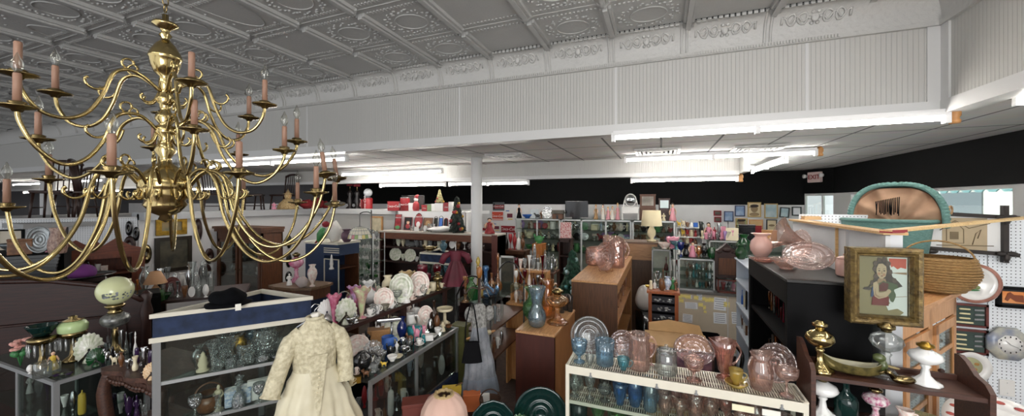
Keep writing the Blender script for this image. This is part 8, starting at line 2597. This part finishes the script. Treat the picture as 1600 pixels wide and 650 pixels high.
pts = [(-.13, 0), (.13, 0), (.13, .27), (.16, .28), (.16, .31), (.1, .33), (.06, .36), (.02, .40), (0, .42), (-.02, .40), (-.06, .36), (-.1, .33), (-.16, .31), (-.16, .28), (-.13, .27)]
obj('case', G().prism(pts, -.06, .06, M=RXH), M_OAKD, r)
obj('door', G().box((0, -.065, .14), (.18, .012, .2)), M_WALN, r)
obj('base', G().box((0, 0, .0 + .012), (.32, .14, .024)), M_OAKD, r)
obj('carving', G().ell((0, -.062, .34), (.05, .012, .03), 10, 7).ell((-.08, -.062, .31), (.03, .01, .015), 10, 7).ell((.08, -.062, .31), (.03, .01, .015), 10, 7), M_OAKD, r)
WJ = 'on the orange-brown jewel cabinet'
for i, (px, k, m, w, h, nm) in enumerate(((1017, 'shaker', CCR, 6, 14, 'cream shaker'), (1023, 'bottle', CW, 6, 14, 'white bottle'), (1028, 'epergne', MSI, 12, 26, 'silver epergne'), (1034, 'pot', CBR, 10, 18, 'brown pot'), (1043, 'vase', CBW, 13, 20, 'blue and white vase'), (1051, 'figure', CGN, 10, 18, 'green figurine'), (1036, 'genie_bottle', CBR, 8, 34, 'tall brown necked bottle'), (1056, 'standing_figure', WBR, 8, 16, 'brown figurine'), (1012, 'flat_plate', CYL, 9, 3, 'yellow dish'))):
 I(k, px, w, h, m, nm + ' ' + WJ, 1.19, Y=4.40 + .05 * (i % 3))
p0, p1 = at(786, Y=6.75, z=0), at(822, Y=6.75, z=0)
boxcase('bookcase', 'low brown bookcase of red and white vases behind the white column', 'bookcase', p0.x, p1.x, 6.7, 7.0, 1.22, M_WALN, 'y-', (.5, .85), fascia=.05)
row('on the low brown bookcase top', 788, 820, [('bottle', 26, .5, CBK), ('goblet', 24, .6, CRD), ('vase', 26, .5, CRD), ('bottle', 28, .5, CW), ('vase', 22, .6, CBR)], 1.222, Y=6.8)
p0, p1 = at(834, Y=6.3, z=0), at(850, Y=6.3, z=0)
boxcase('spice_rack', 'narrow orange-brown rack with a toy on top in the middle aisle', 'rack', p0.x, p1.x, 6.22, 6.42, 1.42, wood('orange pine', '9a5a22', 'c27a34', 2), None)
I('bird', 842, 14, 16, CGN, 'green toy bird on the orange-brown rack', 1.422, Y=6.3)
p0, p1 = at(875, Y=6.6, z=0), at(893, Y=6.6, z=0)
boxcase('curio_stand', 'narrow dark wood curio stand under the red and white box', 'stand', p0.x, p1.x, 6.5, 6.75, 1.50, M_OAKDZ, 'y-', (.6, .9, 1.2), fascia=.04)
I('box', 884, 17, 24, solid('red-white print', 'e6dcd6', .6, c2='b5323c', scale=14), 'red and white patterned box on the dark curio stand', 1.503, Y=6.6)
p0, p1 = at(826, Y=6.0, z=0), at(872, Y=6.0, z=0)
r = root('display_table', 'brown display table heaped with silver and glass in the middle aisle', 'table', ((p0.x + p1.x) / 2, 5.9, 0))
w = (p1.x - p0.x) / 2
obj('tabletop', G().b2(-w, w, -.2, .2, 1.0, 1.03), M_WALNX, r)
for sx in (-1, 1):
 for sy in (-1, 1):
  obj('leg', G().b2(sx * w * .93 - .02, sx * w * .93 + .02, sy * .17 - .02, sy * .17 + .02, 0, 1.0), M_WALN, r)
row('along the middle aisle table', 828, 870, mix(8, CRYS + CHIN, [GC, MSI, GCC, CW, M_BRASSD], 18, 30, 151), 1.032, Y=5.8)
row('back of the middle aisle table', 827, 871, mix(8, CRYS + CHIN, [MSI, GCC, CCR, CBR, GC], 24, 38, 152), 1.032, Y=6.0)
p0, p1 = at(802, Y=4.35, z=0), at(852, Y=4.35, z=0)
r = root('tiered_rack', 'brown wooden stepped rack of crystal and china pieces', 'rack', ((p0.x + p1.x) / 2, 4.35, 0))
w = (p1.x - p0.x) / 2
for i, (y, z) in enumerate(((-.14, .95), (0, 1.14), (.12, 1.30))):
 obj('step', G().b2(-w, w, y - .07, y + .07, z - .02, z), M_OAK, r)
 obj('riser', G().b2(-w, w, y + .055, y + .07, 0 if i == 0 else z - .2, z - .02), M_OAK, r)
for s in (-1, 1):
 obj('side_panel', G().prism([(-.21, 0), (.19, 0), (.19, 1.3), (.05, 1.3), (.05, 1.14), (-.07, 1.14), (-.07, .95), (-.21, .95)], -.01, .01, M=Matrix.Translation((s * w, 0, 0)) @ Matrix.Rotation(pi / 2, 4, 'Z') @ RXH), M_OAK, r)
for i, (z, Y, s) in enumerate(((.952, 4.2, 'bottom'), (1.142, 4.35, 'middle'), (1.302, 4.47, 'top'))):
 row('on the %s step of the rack' % s, 803, 851, mix(7, CHIN + CRYS, [GC, CW, GCC, CFL, MSI, GRU], 18, 26, 160 + i), z, Y=Y)
p = at(790, Y=5.4, z=0)
r = root('leaning_picture', 'tall white-framed picture leaning by the low brown bookcase', 'picture', (at(793, Y=5.6, z=0).x, 5.6, .62), 0)
obj('frame', G().b2(-.14, -.11, -.01, .01, 0, .66).b2(.11, .14, -.01, .01, 0, .66).b2(-.14, .14, -.01, .01, 0, .03).b2(-.14, .14, -.01, .01, .63, .66), M_TRIMW, r)
obj('picture', G().b2(-.11, .11, -.004, .006, .03, .63), OILD, r)
obj('easel', G().bar((0, .02, .3), (0, .22, -.62), .025).bar((-.1, 0, 0), (-.12, -.02, -.62), .025).bar((.1, 0, 0), (.12, -.02, -.62), .025), M_OAKD, r)
p = at(773, Y=5.75, z=0)
p = at(1001, d=5.0, z=0)
r = root('white_bundle', 'white cloth bundle heaped in a basket stand beyond the tall shelf unit', 'bundle', (p.x + .05, p.y, 0), 0)
obj('cloth', G().ell((0, 0, .88), (.12, .1, .17), 20, 14, fn=lambda c: Vector((c.x * (1 + .1 * sin(18 * c.z)), c.y * (1 + .12 * sin(25 * c.x)), c.z))), CW, r)
obj('stand', G().lathe([(0, 0), (.12, 0), (.12, .72), (0, .72)], 20), CBK, r)
p = at(1108, Y=4.2, z=0)
r = root('office_chair', 'black office chair with a hooped arm before the papered counter', 'chair', (p.x, 4.2, 0), .3)
r.scale = (.85, .85, 1)
obj('seat', G().box((0, 0, .52), (.48, .46, .09), bev=.03), CLK, r)
obj('backrest', G().grid(lambda u, v: Vector(((u - .5) * .42, .24 + .04 * sin(v * 3) - .05 * (2 * u - 1) ** 2, .58 + .2 * v)), 14, 8).grid(lambda u, v: Vector(((u - .5) * .42, .28 + .04 * sin(v * 3) - .05 * (2 * u - 1) ** 2, .58 + .2 * v)), 14, 8), CLK, r)
for s in (-1, 1):
 obj('armrest', G().tube(smooth([(s * .24, .12, .54), (s * .3, .12, .68), (s * .28, -.02, .74), (s * .27, -.2, .70), (s * .25, -.2, .55)], 4), .02, 8), CBK, r)
obj('post', G().tube([(0, 0, .1), (0, 0, .5)], .03, 10), CBK, r)
for k in range(5):
 a = 2 * pi * k / 5
 l = obj('foot_spoke', G().tube([(0, 0, .12), (.27 * cos(a), .27 * sin(a), .07)], [.025, .018], 8), CBK, r)
 obj('caster', G().ell((.27 * cos(a), .27 * sin(a), .03), (.03, .03, .03), 10, 7), CBK, l)
